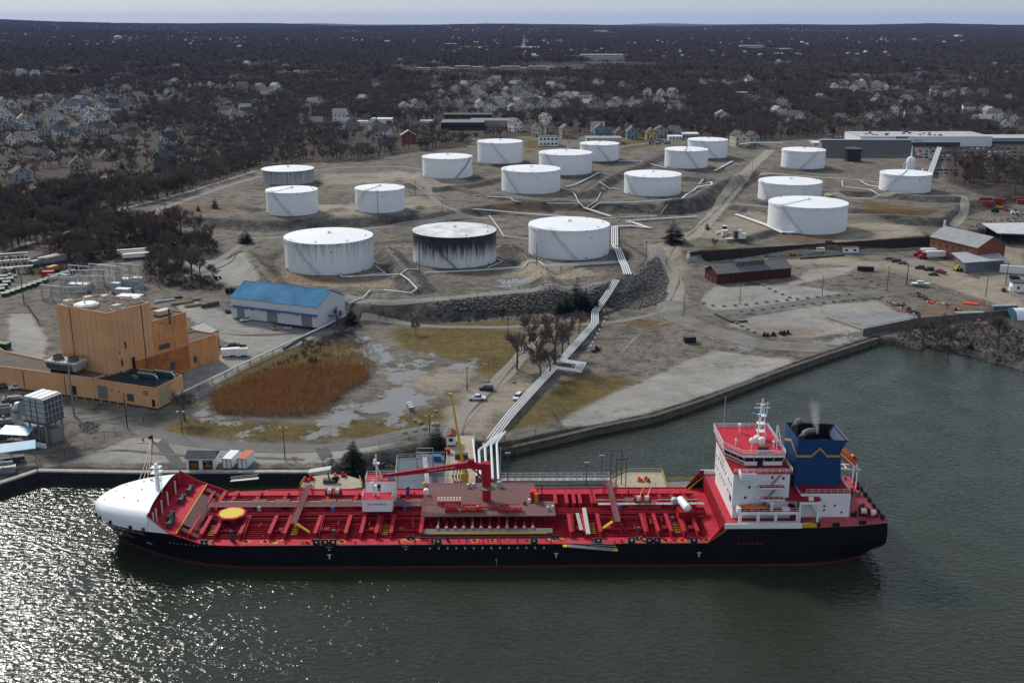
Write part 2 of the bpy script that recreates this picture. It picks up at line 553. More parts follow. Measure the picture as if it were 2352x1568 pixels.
zone('rust',[[(2060,475),(2150,480),(2150,496),(1990,490)],[(2080,715),(2250,690),(2260,710),(2150,730)],[(1440,738),(1560,735),(1500,752)],[(1740,755),(1830,750),(1900,758),(1800,775)],[(1780,540),(1880,540),(1960,535),(1900,555),(1800,552)],[(600,640),(880,650),(860,640),(700,625)],[(1020,460),(1150,480),(1330,480),(1250,470)],[(430,470),(540,470),(520,490),(440,490)]],15)
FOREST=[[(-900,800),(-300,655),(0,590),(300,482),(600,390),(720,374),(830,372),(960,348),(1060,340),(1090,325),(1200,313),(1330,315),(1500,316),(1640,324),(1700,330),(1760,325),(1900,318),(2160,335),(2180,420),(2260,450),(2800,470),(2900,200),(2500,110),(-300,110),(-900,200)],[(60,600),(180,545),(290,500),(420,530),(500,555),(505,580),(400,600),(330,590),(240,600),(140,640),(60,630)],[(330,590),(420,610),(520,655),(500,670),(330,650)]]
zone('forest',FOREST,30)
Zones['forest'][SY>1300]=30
# dark steep banks: read from the slope of the ground itself
gzy,gzx=np.gradient(SZ)
dyr=np.gradient(SY,axis=0)
dxr=np.gradient(SX,axis=1)
slope=np.hypot(gzy/dyr,gzx/dxr)
zone('slope',[[(2035,768),(2120,742),(2250,736),(2400,730),(2400,870),(2250,825),(2150,802),(2060,785)],[(480,905),(600,850),(700,800),(790,750),(850,790),(870,850),(760,945),(690,962),(500,955)]])
Zones['slope']=np.maximum(Zones['slope'],np.clip((slope-.16)*40,-10,10))
nr,nc=SX.shape
gm=bpy.data.meshes.new('ground')
vv=np.stack([SX,SY,SZ],-1).reshape(-1,3)
idx=np.arange(nr*nc).reshape(nr,nc)
quads=np.stack([idx[:-1,:-1],idx[:-1,1:],idx[1:,1:],idx[1:,:-1]],-1).reshape(-1,4)
gm.vertices.add(len(vv))
gm.vertices.foreach_set('co',vv.ravel())
gm.loops.add(quads.size)
gm.loops.foreach_set('vertex_index',quads.ravel().astype(np.int32))
gm.polygons.add(len(quads))
gm.polygons.foreach_set('loop_start',(np.arange(len(quads))*4).astype(np.int32))
gm.polygons.foreach_set('use_smooth',np.ones(len(quads),bool))
gm.update(calc_edges=True)
for k,a in Zones.items():
 at_=gm.attributes.new(k,'FLOAT','POINT')
 at_.data.foreach_set('value',a.ravel().astype(np.float32))
ground=bpy.data.objects.new('ground',gm)
C.objects.link(ground)
ground['kind']='structure'
def ground_material():
 m=bpy.data.materials.new('soil_gravel_and_grass')
 m.use_nodes=True
 nt=m.node_tree
 L=nt.links.new
 b=nt.nodes['Principled BSDF']
 b.inputs['Specular IOR Level'].default_value=.2
 geo=nd(nt,'ShaderNodeNewGeometry')
 def noise(scale,detail=5.0,rough=.65):
  n=nd(nt,'ShaderNodeTexNoise',Scale=scale,Detail=detail,Roughness=rough)
  L(geo.outputs['Position'],n.inputs['Vector'])
  return n.outputs['Fac']
 def ramp(fac,stops):
  r=nd(nt,'ShaderNodeValToRGB')
  e=r.color_ramp.elements
  while len(e)>len(stops):
   e.remove(e[-1])
  while len(e)<len(stops):
   e.new(.5)
  for q,(p,c)in zip(e,stops):
   q.position=p
   q.color=(*c,1)
  L(fac,r.inputs['Fac'])
  return r.outputs['Color']
 def math_(op,a,bb=0.0,c=0.0):
  n=nd(nt,'ShaderNodeMath',operation=op)
  for i,q in enumerate((a,bb,c)):
   if isinstance(q,(int,float)):
    n.inputs[i].default_value=q
   else:
    L(q,n.inputs[i])
  return n.outputs[0]
 fine=noise(1.6,8,.75)
 mid=noise(.16,8,.72)
 big=noise(.035,6)
 def mask(name,wob=8.0,edge=.6,nz=None):
  a=nd(nt,'ShaderNodeAttribute',attribute_name=name)
  s=math_('MULTIPLY_ADD',math_('SUBTRACT',nz or mid,.5),wob,a.outputs['Fac'])
  s=math_('MULTIPLY_ADD',math_('SUBTRACT',fine,.5),wob*.25,s)
  r=nd(nt,'ShaderNodeMapRange')
  r.interpolation_type='SMOOTHSTEP'
  r.inputs['From Min'].default_value=-edge
  r.inputs['From Max'].default_value=edge
  L(s,r.inputs['Value'])
  return r.outputs[0]
 def mix(f,a,c):
  n=nd(nt,'ShaderNodeMix',data_type='RGBA')
  L(f,n.inputs[0])if not isinstance(f,float)else setattr(n.inputs[0],'default_value',f)
  L(a,n.inputs[6])
  L(c,n.inputs[7])
  return n.outputs[2]
 col=ramp(mid,[(.30,(.052,.044,.036)),(.44,(.110,.095,.078)),(.55,(.186,.163,.136)),(.66,(.095,.078,.059))])
 col=mix(mask('slope',6,3),col,ramp(mid,[(.34,(.034,.031,.027)),(.5,(.072,.066,.058)),(.64,(.140,.133,.121))]))
 col=mix(mask('sand',9,3),col,ramp(mid,[(.28,(.17,.14,.105)),(.5,(.28,.24,.19)),(.7,(.195,.16,.118))]))
 col=mix(mask('gravel',4,1.2),col,ramp(mid,[(.3,(.205,.192,.175)),(.5,(.285,.272,.252)),(.68,(.235,.22,.198))]))
 col=mix(mask('grass',8,2.5),col,ramp(mid,[(.3,(.05,.038,.018)),(.42,(.135,.088,.032)),(.5,(.085,.075,.022)),(.58,(.17,.11,.042)),(.7,(.06,.042,.022))]))
 rm=math_('MULTIPLY',mask('rust',14,5),.6)
 col=mix(rm,col,ramp(mid,[(.3,(.20,.10,.04)),(.7,(.12,.06,.03))]))
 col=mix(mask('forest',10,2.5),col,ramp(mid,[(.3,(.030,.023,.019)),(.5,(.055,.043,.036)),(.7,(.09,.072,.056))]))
# large tonal drift and stones
 mr=nd(nt,'ShaderNodeMapRange')
 mr.inputs['From Min'].default_value=.3
 mr.inputs['From Max'].default_value=.7
 mr.inputs['To Min'].default_value=.78
 mr.inputs['To Max'].default_value=1.2
 L(big,mr.inputs['Value'])
 mr2=nd(nt,'ShaderNodeMapRange')
 mr2.inputs['From Min'].default_value=.3
 mr2.inputs['From Max'].default_value=.7
 mr2.inputs['To Min'].default_value=.72
 mr2.inputs['To Max'].default_value=1.28
 L(fine,mr2.inputs['Value'])
 k=math_('MULTIPLY',mr.outputs[0],mr2.outputs[0])
# wheel tracks and scuffs: stretched noise
 mp=nd(nt,'ShaderNodeMapping')
 mp.inputs['Scale'].default_value=(.06,.22,.4)
 mp.inputs['Rotation'].default_value=(0,0,.75)
 L(geo.outputs['Position'],mp.inputs['Vector'])
 tr=nd(nt,'ShaderNodeTexNoise',Scale=1.0,Detail=5.0,Distortion=1.5)
 L(mp.outputs[0],tr.inputs['Vector'])
 mr3=nd(nt,'ShaderNodeMapRange')
 mr3.inputs['From Min'].default_value=.3
 mr3.inputs['From Max'].default_value=.7
 mr3.inputs['To Min'].default_value=.88
 mr3.inputs['To Max'].default_value=1.12
 L(tr.outputs['Fac'],mr3.inputs['Value'])
 k=math_('MULTIPLY',k,mr3.outputs[0])
 sv=nd(nt,'ShaderNodeVectorMath',operation='SCALE')
 L(col,sv.inputs[0])
 L(k,sv.inputs['Scale'])
# trodden, oily and damp blotches
 bl=nd(nt,'ShaderNodeMapRange')
 bl.interpolation_type='SMOOTHSTEP'
 bl.inputs['From Min'].default_value=.56
 bl.inputs['From Max'].default_value=.66
 bl.inputs['To Min'].default_value=1.0
 bl.inputs['To Max'].default_value=.62
 L(noise(.085,9,.78),bl.inputs['Value'])
 kk=nd(nt,'ShaderNodeVectorMath',operation='SCALE')
 L(sv.outputs[0],kk.inputs[0])
 L(bl.outputs[0],kk.inputs['Scale'])
 sv=kk
 pm=mask('puddle',40,.8,math_('SUBTRACT',noise(.13,9,.75),.02))
 wet=mask('puddle',34,5)
 wv=nd(nt,'ShaderNodeVectorMath',operation='SCALE')
 L(sv.outputs[0],wv.inputs[0])
 L(math_('MULTIPLY_ADD',wet,-.35,1.0),wv.inputs['Scale'])
 fin=nd(nt,'ShaderNodeMix',data_type='RGBA')
 L(pm,fin.inputs[0])
 L(wv.outputs[0],fin.inputs[6])
 fin.inputs[7].default_value=(.19,.182,.17,1)
 L(fin.outputs[2],b.inputs['Base Color'])
 L(math_('MULTIPLY_ADD',pm,-.87,.94),b.inputs['Roughness'])
 L(math_('MULTIPLY_ADD',pm,.3,.15),b.inputs['Specular IOR Level'])
 bp=nd(nt,'ShaderNodeBump',Distance=.35)
 L(math_('MULTIPLY_ADD',pm,-.6,.6),bp.inputs['Strength'])
 L(fine,bp.inputs['Height'])
 L(bp.outputs[0],b.inputs['Normal'])
 return m
gm.materials.append(ground_material())
# ---- water
def water_material():
 m=bpy.data.materials.new('harbour_water')
 m.use_nodes=True
 nt=m.node_tree
 L=nt.links.new
 b=nt.nodes['Principled BSDF']
 b.inputs['Base Color'].default_value=(.021,.027,.0155,1)
 b.inputs['Roughness'].default_value=.07
 b.inputs['IOR'].default_value=1.33
 b.inputs['Specular IOR Level'].default_value=.5
 geo=nd(nt,'ShaderNodeNewGeometry')
 mp=nd(nt,'ShaderNodeMapping')
 mp.inputs['Rotation'].default_value=(0,0,.25)
 mp.inputs['Scale'].default_value=(.55,1.0,1)
 L(geo.outputs['Position'],mp.inputs['Vector'])
 n1=nd(nt,'ShaderNodeTexNoise',Scale=.9,Detail=3.0,Roughness=.55,Distortion=.5)
 n2=nd(nt,'ShaderNodeTexNoise',Scale=.08,Detail=3.0)
 L(mp.outputs[0],n1.inputs['Vector'])
 L(geo.outputs['Position'],n2.inputs['Vector'])
 pr=nd(nt,'ShaderNodeMapRange')
 pr.inputs['From Min'].default_value=.3
 pr.inputs['From Max'].default_value=.7
 pr.inputs['To Min'].default_value=.55
 pr.inputs['To Max'].default_value=1.25
 L(n2.outputs['Fac'],pr.inputs['Value'])
 mu=nd(nt,'ShaderNodeMath',operation='MULTIPLY')
 L(n1.outputs['Fac'],mu.inputs[0])
 L(pr.outputs[0],mu.inputs[1])
 bp=nd(nt,'ShaderNodeBump',Strength=1.0,Distance=.37)
 L(mu.outputs[0],bp.inputs['Height'])
 L(bp.outputs[0],b.inputs['Normal'])
 return m
wb=MB()
wb.add([(-1500,-400,0),(1800,-400,0),(1800,700,0),(-1500,700,0)],[(0,1,2,3)])
water=wb.build('water',water_material())
water['kind']='structure'
# ---- draped roads and paths
def ribbon(name,pts,width,mat,lift=.07,px=True):
 w=[gp(*p)if px else on(*p)for p in pts]
# smooth the line with Catmull-Rom, then sample every 2 m
 ln=[]
 for i in range(len(w)-1):
  p0,p1,p2,p3=w[max(i-1,0)],w[i],w[i+1],w[min(i+2,len(w)-1)]
  k=max(2,int((p2-p1).length/2))
  for j in range(k):
   t=j/k
   q=.5*((2*p1)+(p2-p0)*t+(2*p0-5*p1+4*p2-p3)*t*t+(3*p1-p0-3*p2+p3)*t**3)
   ln.append(Vector((q.x,q.y)))
 ln.append(Vector((w[-1].x,w[-1].y)))
 mb=MB()
 nc_=max(2,int(width/1.5))+1
 for i,p in enumerate(ln):
  d=(ln[min(i+1,len(ln)-1)]-ln[max(i-1,0)]).normalized()
  s=Vector((d.y,-d.x))
  for j in range(nc_):
   wob=.25*math.sin(i*.37+j)if j in(0,nc_-1)else 0
   q=p+s*((j/(nc_-1)-.5)*width+wob)
   mb.v.append((q.x,q.y,float(zt(q.x,q.y))+lift))
 for i in range(len(ln)-1):
  for j in range(nc_-1):
   a=i*nc_+j
   mb.f.append((a,a+1,a+1+nc_,a+nc_))
 o=mb.build(name,mat,None,True)
 o['kind']='structure'
 return o
ASPH=M('worn_asphalt',(.135,.13,.125),.9,var=.22,scale=.15,bump=.1)
ASPHD=M('dark_asphalt',(.085,.083,.08),.9,var=.25,scale=.2)
DIRTR=M('pale_dirt_road',(.26,.235,.195),.95,var=.22,scale=.12,bump=.15)
GRAVR=M('grey_gravel_track',(.205,.195,.18),.95,var=.2,scale=.15,bump=.15)
ribbon('road',[(200,985),(300,985),(400,1008),(500,1022),(640,1029),(760,1027),(860,1012),(960,990),(1040,985)],6.5,ASPH)
ribbon('road',[(740,1027),(755,1060),(770,1085)],4.0,ASPHD)
ribbon('road',[(365,1010),(380,1030),(400,1055),(412,1078)],3.5,ASPHD)
ribbon('road',[(1545,690),(1550,650),(1525,600),(1505,570),(1560,552),(1600,535),(1650,480),(1690,425),(1735,375),(1770,345)],8,DIRTR)
ribbon('road',[(1505,570),(1500,600),(1470,630),(1400,650),(1200,668),(1000,687),(860,692),(770,676)],5.5,GRAVR)
ribbon('road',[(560,548),(640,545),(760,532),(900,520),(1010,505),(1080,498),(1160,505)],4.5,GRAVR)
ribbon('road',[(290,505),(350,485),(440,455),(520,428),(600,405)],5.5,GRAVR)
ribbon('road',[(-200,660),(0,580),(150,535),(260,495),(400,450),(590,392)],4.5,M('pale_ballast',(.25,.22,.19),.95,var=.25,scale=.3))
ribbon('road',[(600,405),(760,388),(900,382),(1000,395)],4.5,GRAVR)
ribbon('road',[(960,395),(985,440),(1010,470),(1060,495)],4,GRAVR)
ribbon('road',[(1030,1010),(1060,960),(1110,905),(1170,850),(1210,800),(1230,770)],6,M('pale_concrete_road',(.24,.22,.195),.95,var=.2,scale=.3))
ribbon('path',[(830,727),(900,738),(1000,750),(1130,752),(1220,748),(1400,740),(1500,722),(1560,700)],3.2,GRAVR)
ribbon('road',[(1560,722),(1700,715),(1830,697),(1930,680),(2030,668)],7,ASPH)
ribbon('road',[(1545,690),(1540,720),(1570,735),(1640,760),(1750,790),(1900,800)],12,M('broken_asphalt',(.17,.16,.145),.95,var=.35,scale=.1))
ribbon('road',[(1580,602),(1700,598),(1850,590),(1960,583),(2120,565)],6,DIRTR)
ribbon('road',[(1890,448),(1960,455),(2100,452),(2200,450),(2215,480),(2190,520)],5,DIRTR)
ribbon('road',[(1745,400),(1850,405),(1960,412),(2030,420)],5,DIRTR)
ribbon('road',[(430,635),(500,600),(560,560)],4.5,GRAVR)
ribbon('road',[(40,990),(130,960),(220,960),(330,935),(400,905)],6,M('yard_asphalt',(.15,.135,.125),.92,var=.25,scale=.2))
ribbon('road',[(-40,455),(60,440),(160,425),(250,405),(330,395)],5,ASPH)
ribbon('road',[(1090,318),(1140,332),(1230,345),(1330,350),(1480,330),(1600,322),(1720,330),(1900,325)],9,ASPH)
ribbon('road',[(1300,345),(1330,322),(1350,312)],7,ASPH)
TRACK=M('tyre_track_dirt',(.12,.108,.093),.95,var=.35,scale=.2)
TRACKP=M('pale_tyre_track',(.21,.19,.16),.95,var=.3,scale=.2)
for pts,m_ in(([(1540,690),(1560,640),(1530,600),(1560,560),(1640,490),(1700,420)],TRACK),([(1060,1000),(1080,950),(1140,890),(1190,830)],TRACK),([(1580,604),(1750,596),(1950,585),(2100,590),(2250,640)],TRACK),([(660,655),(780,668),(900,660),(1000,650)],TRACKP),([(1000,652),(1150,640),(1300,628)],TRACKP),([(1640,780),(1560,740),(1480,760),(1420,820)],TRACKP),([(740,412),(850,408),(960,430),(1040,470)],TRACKP),([(120,1065),(250,1035),(420,1045),(700,1055)],TRACK),([(450,760),(560,770),(680,765)],TRACK),([(380,620),(470,625),(540,590),(600,560)],TRACK),([(1900,540),(2000,530),(2110,530)],TRACKP),([(1960,472),(2080,478),(2160,488)],TRACKP),([(60,960),(160,965),(260,950),(380,920)],TRACK)):
 for dy in(-1.1,1.1):
  o_=ribbon('tyre_track',[(x_,y_+dy)for x_,y_ in pts],.55,m_,.1)
# ---- far blue ridge
hb=MB()
hx=np.linspace(-3500,14500,80)
for i,x in enumerate(hx):
 a=1176+x/22500*F/.96
 y=np.interp(a,[1100,1500,1800,1960,2080,2160,2240,2400,2700],[61,60.5,60,56.5,53.5,52.8,55,58.5,60])+.35*math.sin(i*1.3)+.2*math.sin(i*3.1)
 zt_=CAM_H-(y-46)/F*22500/.96
 hb.v+=[(x,21000,-20),(x,22500,zt_),(x,24500,-20)]
for i in range(len(hx)-1):
 for j in range(2):
  a=i*3+j
  hb.f.append((a,a+3,a+4,a+1))
hills=hb.build('hills',M('far_wooded_ridge',(.05,.055,.06),.95,scale=.002),None,True)
hills['kind']='structure'
# ==== the tanker
SHIP_RZ=R(0.7)
ship=thing('tanker_ship','long red-decked oil tanker with black hull, white bow and blue funnel moored alongside','ship',(0.0,240.4,0.0),SHIP_RZ)
CR,SR=math.cos(SHIP_RZ),math.sin(SHIP_RZ)
def sp(px,py,z):
 p=at(px,py,z)
 x,y=p.x,p.y-240.4
 return Vector((x*CR+y*SR,-x*SR+y*CR,z))
def sk(px,py,v):
 lo,hi=-5.0,60.0
 for _ in range(40):
  mid=(lo+hi)/2
  if sp(px,py,mid).y>v:
   lo=mid
  else:
   hi=mid
 return sp(px,py,(lo+hi)/2)
def ub(px,z=5.7,v=-12.0):
 return(px-1176)/F*depth_of(240.4+v,z)
DECKZ,POOPZ,KNUCK=5.7,9.6,8.4
HULLB=M('black_hull_paint',(.006,.006,.009),.5,var=.4,scale=.25,spec=.18,streak=.12,dirt=(.03,.026,.024))
BOOT=M('red_boot_topping',(.11,.018,.016),.6,var=.4,scale=.6)
DECK=M('faded_red_deck_paint',(.45,.028,.048),.7,var=.2,scale=.5,spec=.12)
DECKD=M('deep_red_deck_paint',(.245,.008,.017),.7,var=.3,scale=.7,spec=.12)
REDS=M('red_steel_paint',(.37,.016,.03),.65,var=.2,scale=.8,spec=.15)
REDM=M('bright_red_valve_paint',(.55,.015,.03),.45)
GRATE=M('brown_grating',(.155,.075,.075),.85,var=.2,scale=1.2)
GRATG=M('grey_grating',(.135,.115,.10),.85,var=.25,scale=1.0)
SHIPW=M('ship_white_paint',(.80,.80,.82),.42,var=.05,streak=.12,scale=.3,dirt=(.55,.42,.36))
FUN=M('funnel_blue_paint',(.008,.050,.155),.6,var=.12,scale=.4)
GOLD=M('gold_band_paint',(.50,.30,.05),.5)
STAIN=M('galvanised_steel',(.45,.45,.43),.5,.5)
PALEP=M('pale_green_paint',(.32,.42,.38),.5)
HB_DECK=[(-100.6,.3),(-100,2.2),(-98.5,5.2),(-96,7.8),(-92,10.2),(-88,12),(-84,13.2),(-78,14.6),(-71,15.3),(-62,15.5),(70,15.5),(80,14.6),(87,13.2)]
HB_WL=[(-100.6,.0),(-96,.1),(-94.5,1.2),(-92,3.0),(-88,5.6),(-84,8.2),(-78,11.4),(-71,13.7),(-62,15.2),(-52,15.5),(66,15.5),(74,14.6),(80,12.6),(85,10.0),(87,8.8)]
def hb(tab,u):
 return float(np.interp(u,[a for a,_ in tab],[b for _,b in tab]))
def top_z(u):
 return float(np.interp(u,[-101,-84,-79.3,-71.5,44.8,49.5,88],[12.4,12.4,8.8,DECKZ,DECKZ,9.55,9.55]))
us=sorted(set([round(x,2)for x in list(np.linspace(-100.6,-60,34))+list(np.linspace(-60,44.8,10))+[49.5,46,47.2,48.4]+list(np.linspace(52,87,15))]))
def hull_pt(u,z):
 """half breadth of the side shell at length u and height z"""
 w,d=hb(HB_WL,u),hb(HB_DECK,u)
 if u<-60:
  st=float(np.interp(u,[-100.6,-95.8,-90],[6.6,0.4,-3]))
  t=max(0.0,min(1.0,(z-max(0,st))/(KNUCK-max(0,st)+.01)))
  w=w if u>-95.8 else 0.0
  return w+(d-w)*t**1.25
 zc=float(np.interp(u,[52,70,80,87],[0,0,1.2,2.6]))
 t=max(0.0,min(1.0,(z-0)/5.0))
 t=t*t*(3-2*t)
 return w+(d-w)*t
def shell(zlo,zhi,side,n=10):
 mb=MB()
 for u in us:
  a=zlo(u)
  b=max(a,zhi(u))
  for k in range(n+1):
   z=a+(b-a)*k/n
   mb.v.append((u,side*hull_pt(u,z),z))
 m_=n+1
 for i in range(len(us)-1):
  for k in range(n):
   a=i*m_+k
   mb.f.append((a,a+m_,a+m_+1,a+1)if side<0 else(a,a+1,a+m_+1,a+m_))
 return mb
def keel_z(u):
 return float(np.interp(u,[-100.6,-97.8,-95.8,-94,72,80,87],[7.4,3.6,0.0,-1.0,-1.0,-.6,2.6]))
hull=MB()
for side in(-1,1):
 q=shell(lambda u:max(.45,keel_z(u)),lambda u:min(top_z(u),KNUCK)if u<-70 else top_z(u),side)
 hull.add(q.v,q.f)
# transom and counter
zs=[2.6+(9.55-2.6)*k/8 for k in range(9)]
o_=len(hull.v)
for z in zs:
 hull.v+=[(87+.25*math.sin((z-2.6)/7*math.pi),-hull_pt(87,z),z),(87+.25,hull_pt(87,z),z)]
for k in range(8):
 a=o_+k*2
 hull.f.append((a,a+1,a+3,a+2))
hull_o=hull.build('hull',HULLB,ship,True)
bt=MB()
for side in(-1,1):
 q=shell(lambda u:max(-1.0,keel_z(u)-.3),lambda u:.45,side,2)
 bt.add(q.v,q.f)
bt.build('boot_topping',BOOT,ship,True)
# white whaleback over the bow
wbk=MB()
ud=np.linspace(-84,-100.5,22)
NS=28
for u in ud:
 b=hull_pt(u,KNUCK)
 s=max(0.0,1-((-84-u)/16.7)**2.6)
 hc=1.0+3.7*s**.55
 for k in range(NS+1):
  a=math.pi*k/NS
  ca,sa=math.cos(a),math.sin(a)
  wbk.v.append((u-.3*sa,-b*math.copysign(abs(ca)**.55,ca)*(1+.02*sa),KNUCK+hc*sa**.62))
for i in range(len(ud)-1):
 for k in range(NS):
  a=i*(NS+1)+k
  wbk.f.append((a,a+1,a+NS+2,a+NS+1))
wbk.f.append(tuple((len(ud)-1)*(NS+1)+k for k in range(NS+1)))
SHIPB=M('bow_white_paint',(.80,.81,.83),.45,var=.04,streak=.06,scale=.2)
wo=wbk.build('whaleback',SHIPB,ship,True)
wo['label']='white rounded whaleback over the bow'
# white bulwark corners between whaleback and deck, outside; red inside
for side in(-1,1):
 mo,mi,mr_=MB(),MB(),MB()
 uu=np.linspace(-84,-71.5,14)
 for u in uu:
  t=top_z(u)
  z0=min(KNUCK,t)
  bo=hull_pt(u,min(t,KNUCK))
  mo.v+=[(u,side*bo,z0),(u,side*(bo-.06*(t-z0)),t)]
  bt_,bb=hull_pt(u,min(t,KNUCK))-.3,hull_pt(u,DECKZ)-.3
  mi.v+=[(u,side*bb,DECKZ),(u,side*bt_,t)]
  mr_.v+=[(u,side*(bo+.05),t),(u,side*bt_,t+.02),(u,side*bt_,t-.15),(u,side*(bo+.05),t-.15)]
 for i in range(len(uu)-1):
  mo.f.append((2*i,2*i+2,2*i+3,2*i+1))
  mi.f.append((2*i,2*i+2,2*i+3,2*i+1))
  for k in range(4):
   a,b=4*i+k,4*i+(k+1)%4
   mr_.f.append((a,b,b+4,a+4))
 mo.build('bulwark_plate',SHIPB,ship)
 mi.build('bulwark_lining',REDS,ship)
 mr_.build('bulwark_rail',REDS,ship)
 for k in range(11):
  u=-83+k*1.0
  t=top_z(u)
  if t-DECKZ>.8:
   MB().bar((u,side*(hull_pt(u,DECKZ)-.45),DECKZ),(u,side*(hull_pt(u,min(t,KNUCK))-.4),t-.25),.14,.2).build('bulwark_stay',REDS,ship)
# inside wall of the whaleback and forecastle deck
fw=MB()
fu_=[-97.5,-95,-92,-88,-84,-80,-77.5]
fw.prism([(u,-max(.3,hull_pt(u,7.4)-.4))for u in fu_]+[(u,max(.3,hull_pt(u,7.4)-.4))for u in fu_[::-1]],7.9,8.1)
fw.box(-77.6,-77.45,-12.6,12.6,DECKZ,7.9)
fw.build('forecastle_deck',DECK,ship)
MB().box(-84.35,-84.2,-12.3,12.3,8.1,12.2).build('forecastle_bulkhead',DECKD,ship)
for v in(-9.8,-7.6,-3.2,1.5,8.0):
 MB().box(-83.9,-83.6,v-.13,v+.13,8.1,11.6).build('pillar',SHIPW,ship)
MB().bar((-77.5,-13.8,8.2),(-77.5,13.8,8.2),.18,.12).build('deck_edge_stripe',YEL,ship)
for v in(-11,11):
 MB().bar((-76.9,v,8.0),(-73.2,v,5.9),1.6,.15).build('forecastle_ramp',GRATE,ship)
gr_=MB()
gr_.add([(-77.3,-9,8.15),(-77.3,8,8.15),(-74.0,8,6.6),(-74.0,-9,6.6)],[(0,1,2,3)])
gr_.build('forecastle_walkway',GRATE,ship)
for v,u in((-6,-81),(3.5,-81),(-9.5,-80),(9,-80.5)):
 w_=MB().tube([(u,v-1.2,8.9),(u,v+1.2,8.9)],.55,10).box(u-.7,u+.7,v-1.5,v-1.2,8.1,9.5).box(u-.7,u+.7,v+1.2,v+1.5,8.1,9.5)
 w_.build('windlass',DGREY,ship)
# foremast
fm=MB().cyl((-85.2,-.3,12.6),.55,7.2,12,.4)
fm.build('foremast',SHIPW,ship,True)
for z,w in((15.8,1.2),(17.6,1.3),(18.9,.9)):
 MB().box(-86.3,-84.0,-.3-w,-.3+w,z,z+.12).build('mast_platform',SHIPW,ship)
 for e in(-w,w):
  MB().bar((-86.4,-.3+e,z+.9),(-84,-.3+e,z+.9),.06).bar((-85.2,-.3+e,z),(-85.2,-.3+e,z+.9),.06).build('mast_rail',SHIPW,ship)
MB().cyl((-86.2,-1.4,16),.35,.5,10).build('mast_light',SHIPW,ship)
lad=MB()
for k in range(9):
 lad.bar((-84.2,-1.0,12.8+k*.6),(-84.2,-.2,12.8+k*.6),.06)
lad.bar((-84.2,-1.0,12.6),(-84.2,-1,18),.07).bar((-84.2,-.2,12.6),(-84.2,-.2,18),.07)
lad.build('mast_ladder',SHIPW,ship)
for q in((320,1168),(350,1176),(380,1180),(275,1130),(300,1160)):
 pass
for i,u in enumerate((-98.7,-97.2,-94,-88.5,-85.2)):
 b=hull_pt(u,KNUCK)+.08
 MB().box(u-.42,u+.42,-b-.1,-b+.3,KNUCK+.15,KNUCK+.85).build('fairlead_port',BLACK if i<4 else REDP,ship)
# main deck
dk=MB()
du=[u for u in us if-84<=u<=50]
dk.prism([(u,-hull_pt(u,DECKZ-.1)+.06)for u in du]+[(u,hull_pt(u,DECKZ-.1)-.06)for u in du[::-1]],DECKZ-.08,DECKZ)
dk.build('main_deck',DECK,ship)
MB().box(-73,46,-11.9,12.2,DECKZ,DECKZ+.05).build('trunk_deck',DECKD,ship)
for side in(-1,1):
 MB().box(-62,44.8,side*15.5-.12,side*15.5+.12,DECKZ,DECKZ+.22).build('gunwale_bar',BLACK if side<0 else REDS,ship)
for i in range(24):
 v=-11.6+i*1.0
 if-2.6<v<3.6:
  continue
 MB().box(-72.5,45.5,v-.07,v+.07,DECKZ+.05,DECKZ+.34).build('deck_stiffener',DECKD,ship)
near_px=[473,504,537,600,673,711,787,863,901,939,976,1050,1426,1461.6,1499.5,1613,1644.6,1677,1709,1743]
gmesh=MB()
gmesh.extr([(-12.6,0),(-2.4,0),(-2.4,1.35),(-11.9,1.35),(-12.6,.5)],(-.16,0,0),(0,1,0),(0,0,1),(1,0,0),.32)
gmesh.box(-.45,.45,-11.9,-2.4,1.35,1.45)
gme=gmesh.mesh('deck_girder',REDS)
gmesh2=MB()
gmesh2.extr([(3.6,0),(13.4,0),(12.6,.6),(11.8,1.35),(3.6,1.35)],(-.16,0,0),(0,1,0),(0,0,1),(1,0,0),.32)
gmesh2.box(-.45,.45,3.6,11.8,1.35,1.45)
gme2=gmesh2.mesh('deck_girder',REDS)
girders=[ub(p/1.0884)for p in near_px]
for u in girders:
 put(gme,'deck_girder',ship,(u,0,DECKZ+.05))
 put(gme2,'deck_girder',ship,(u,0,DECKZ+.05))
for u in np.linspace(-12,20,8):
 put(gme2,'deck_girder',ship,(u,0,DECKZ+.05))
# small bore pipes between girders
for k,(a,b)in enumerate(zip(girders[:-1],girders[1:])):
 if b-a>12:
  continue
 for v,z in((-9.2,.75),(-6.4,.8)):
  if(k*3+int(-v))%2:
   MB().tube([(a,v,DECKZ+z),(b,v,DECKZ+z)],.11,6).build('deck_pipe',REDS,ship)
 if k%3==0:
  MB().tube([(a+.8,-2.6,DECKZ+1.7),(a+.8,-10.8,DECKZ+.9),(a+.8,-11.8,DECKZ+.1)],.14,6).build('deck_pipe',REDS,ship)
for k,u in enumerate(girders):
 if k%2==0:
  MB().cyl((u+2.2,-8.2,DECKZ),.55,.7,10).cyl((u+2.2,-8.2,DECKZ+.7),.75,.12,10).build('tank_hatch',DECKD,ship)
 if k%4==1:
  ys=MB()
  for j in range(6):
   ys.box(u+1.0,u+2.6,-10.6+j*.9,-10.45+j*.9,DECKZ+.4,DECKZ+.45)
  ys.build('yellow_step_treads',YEL,ship)
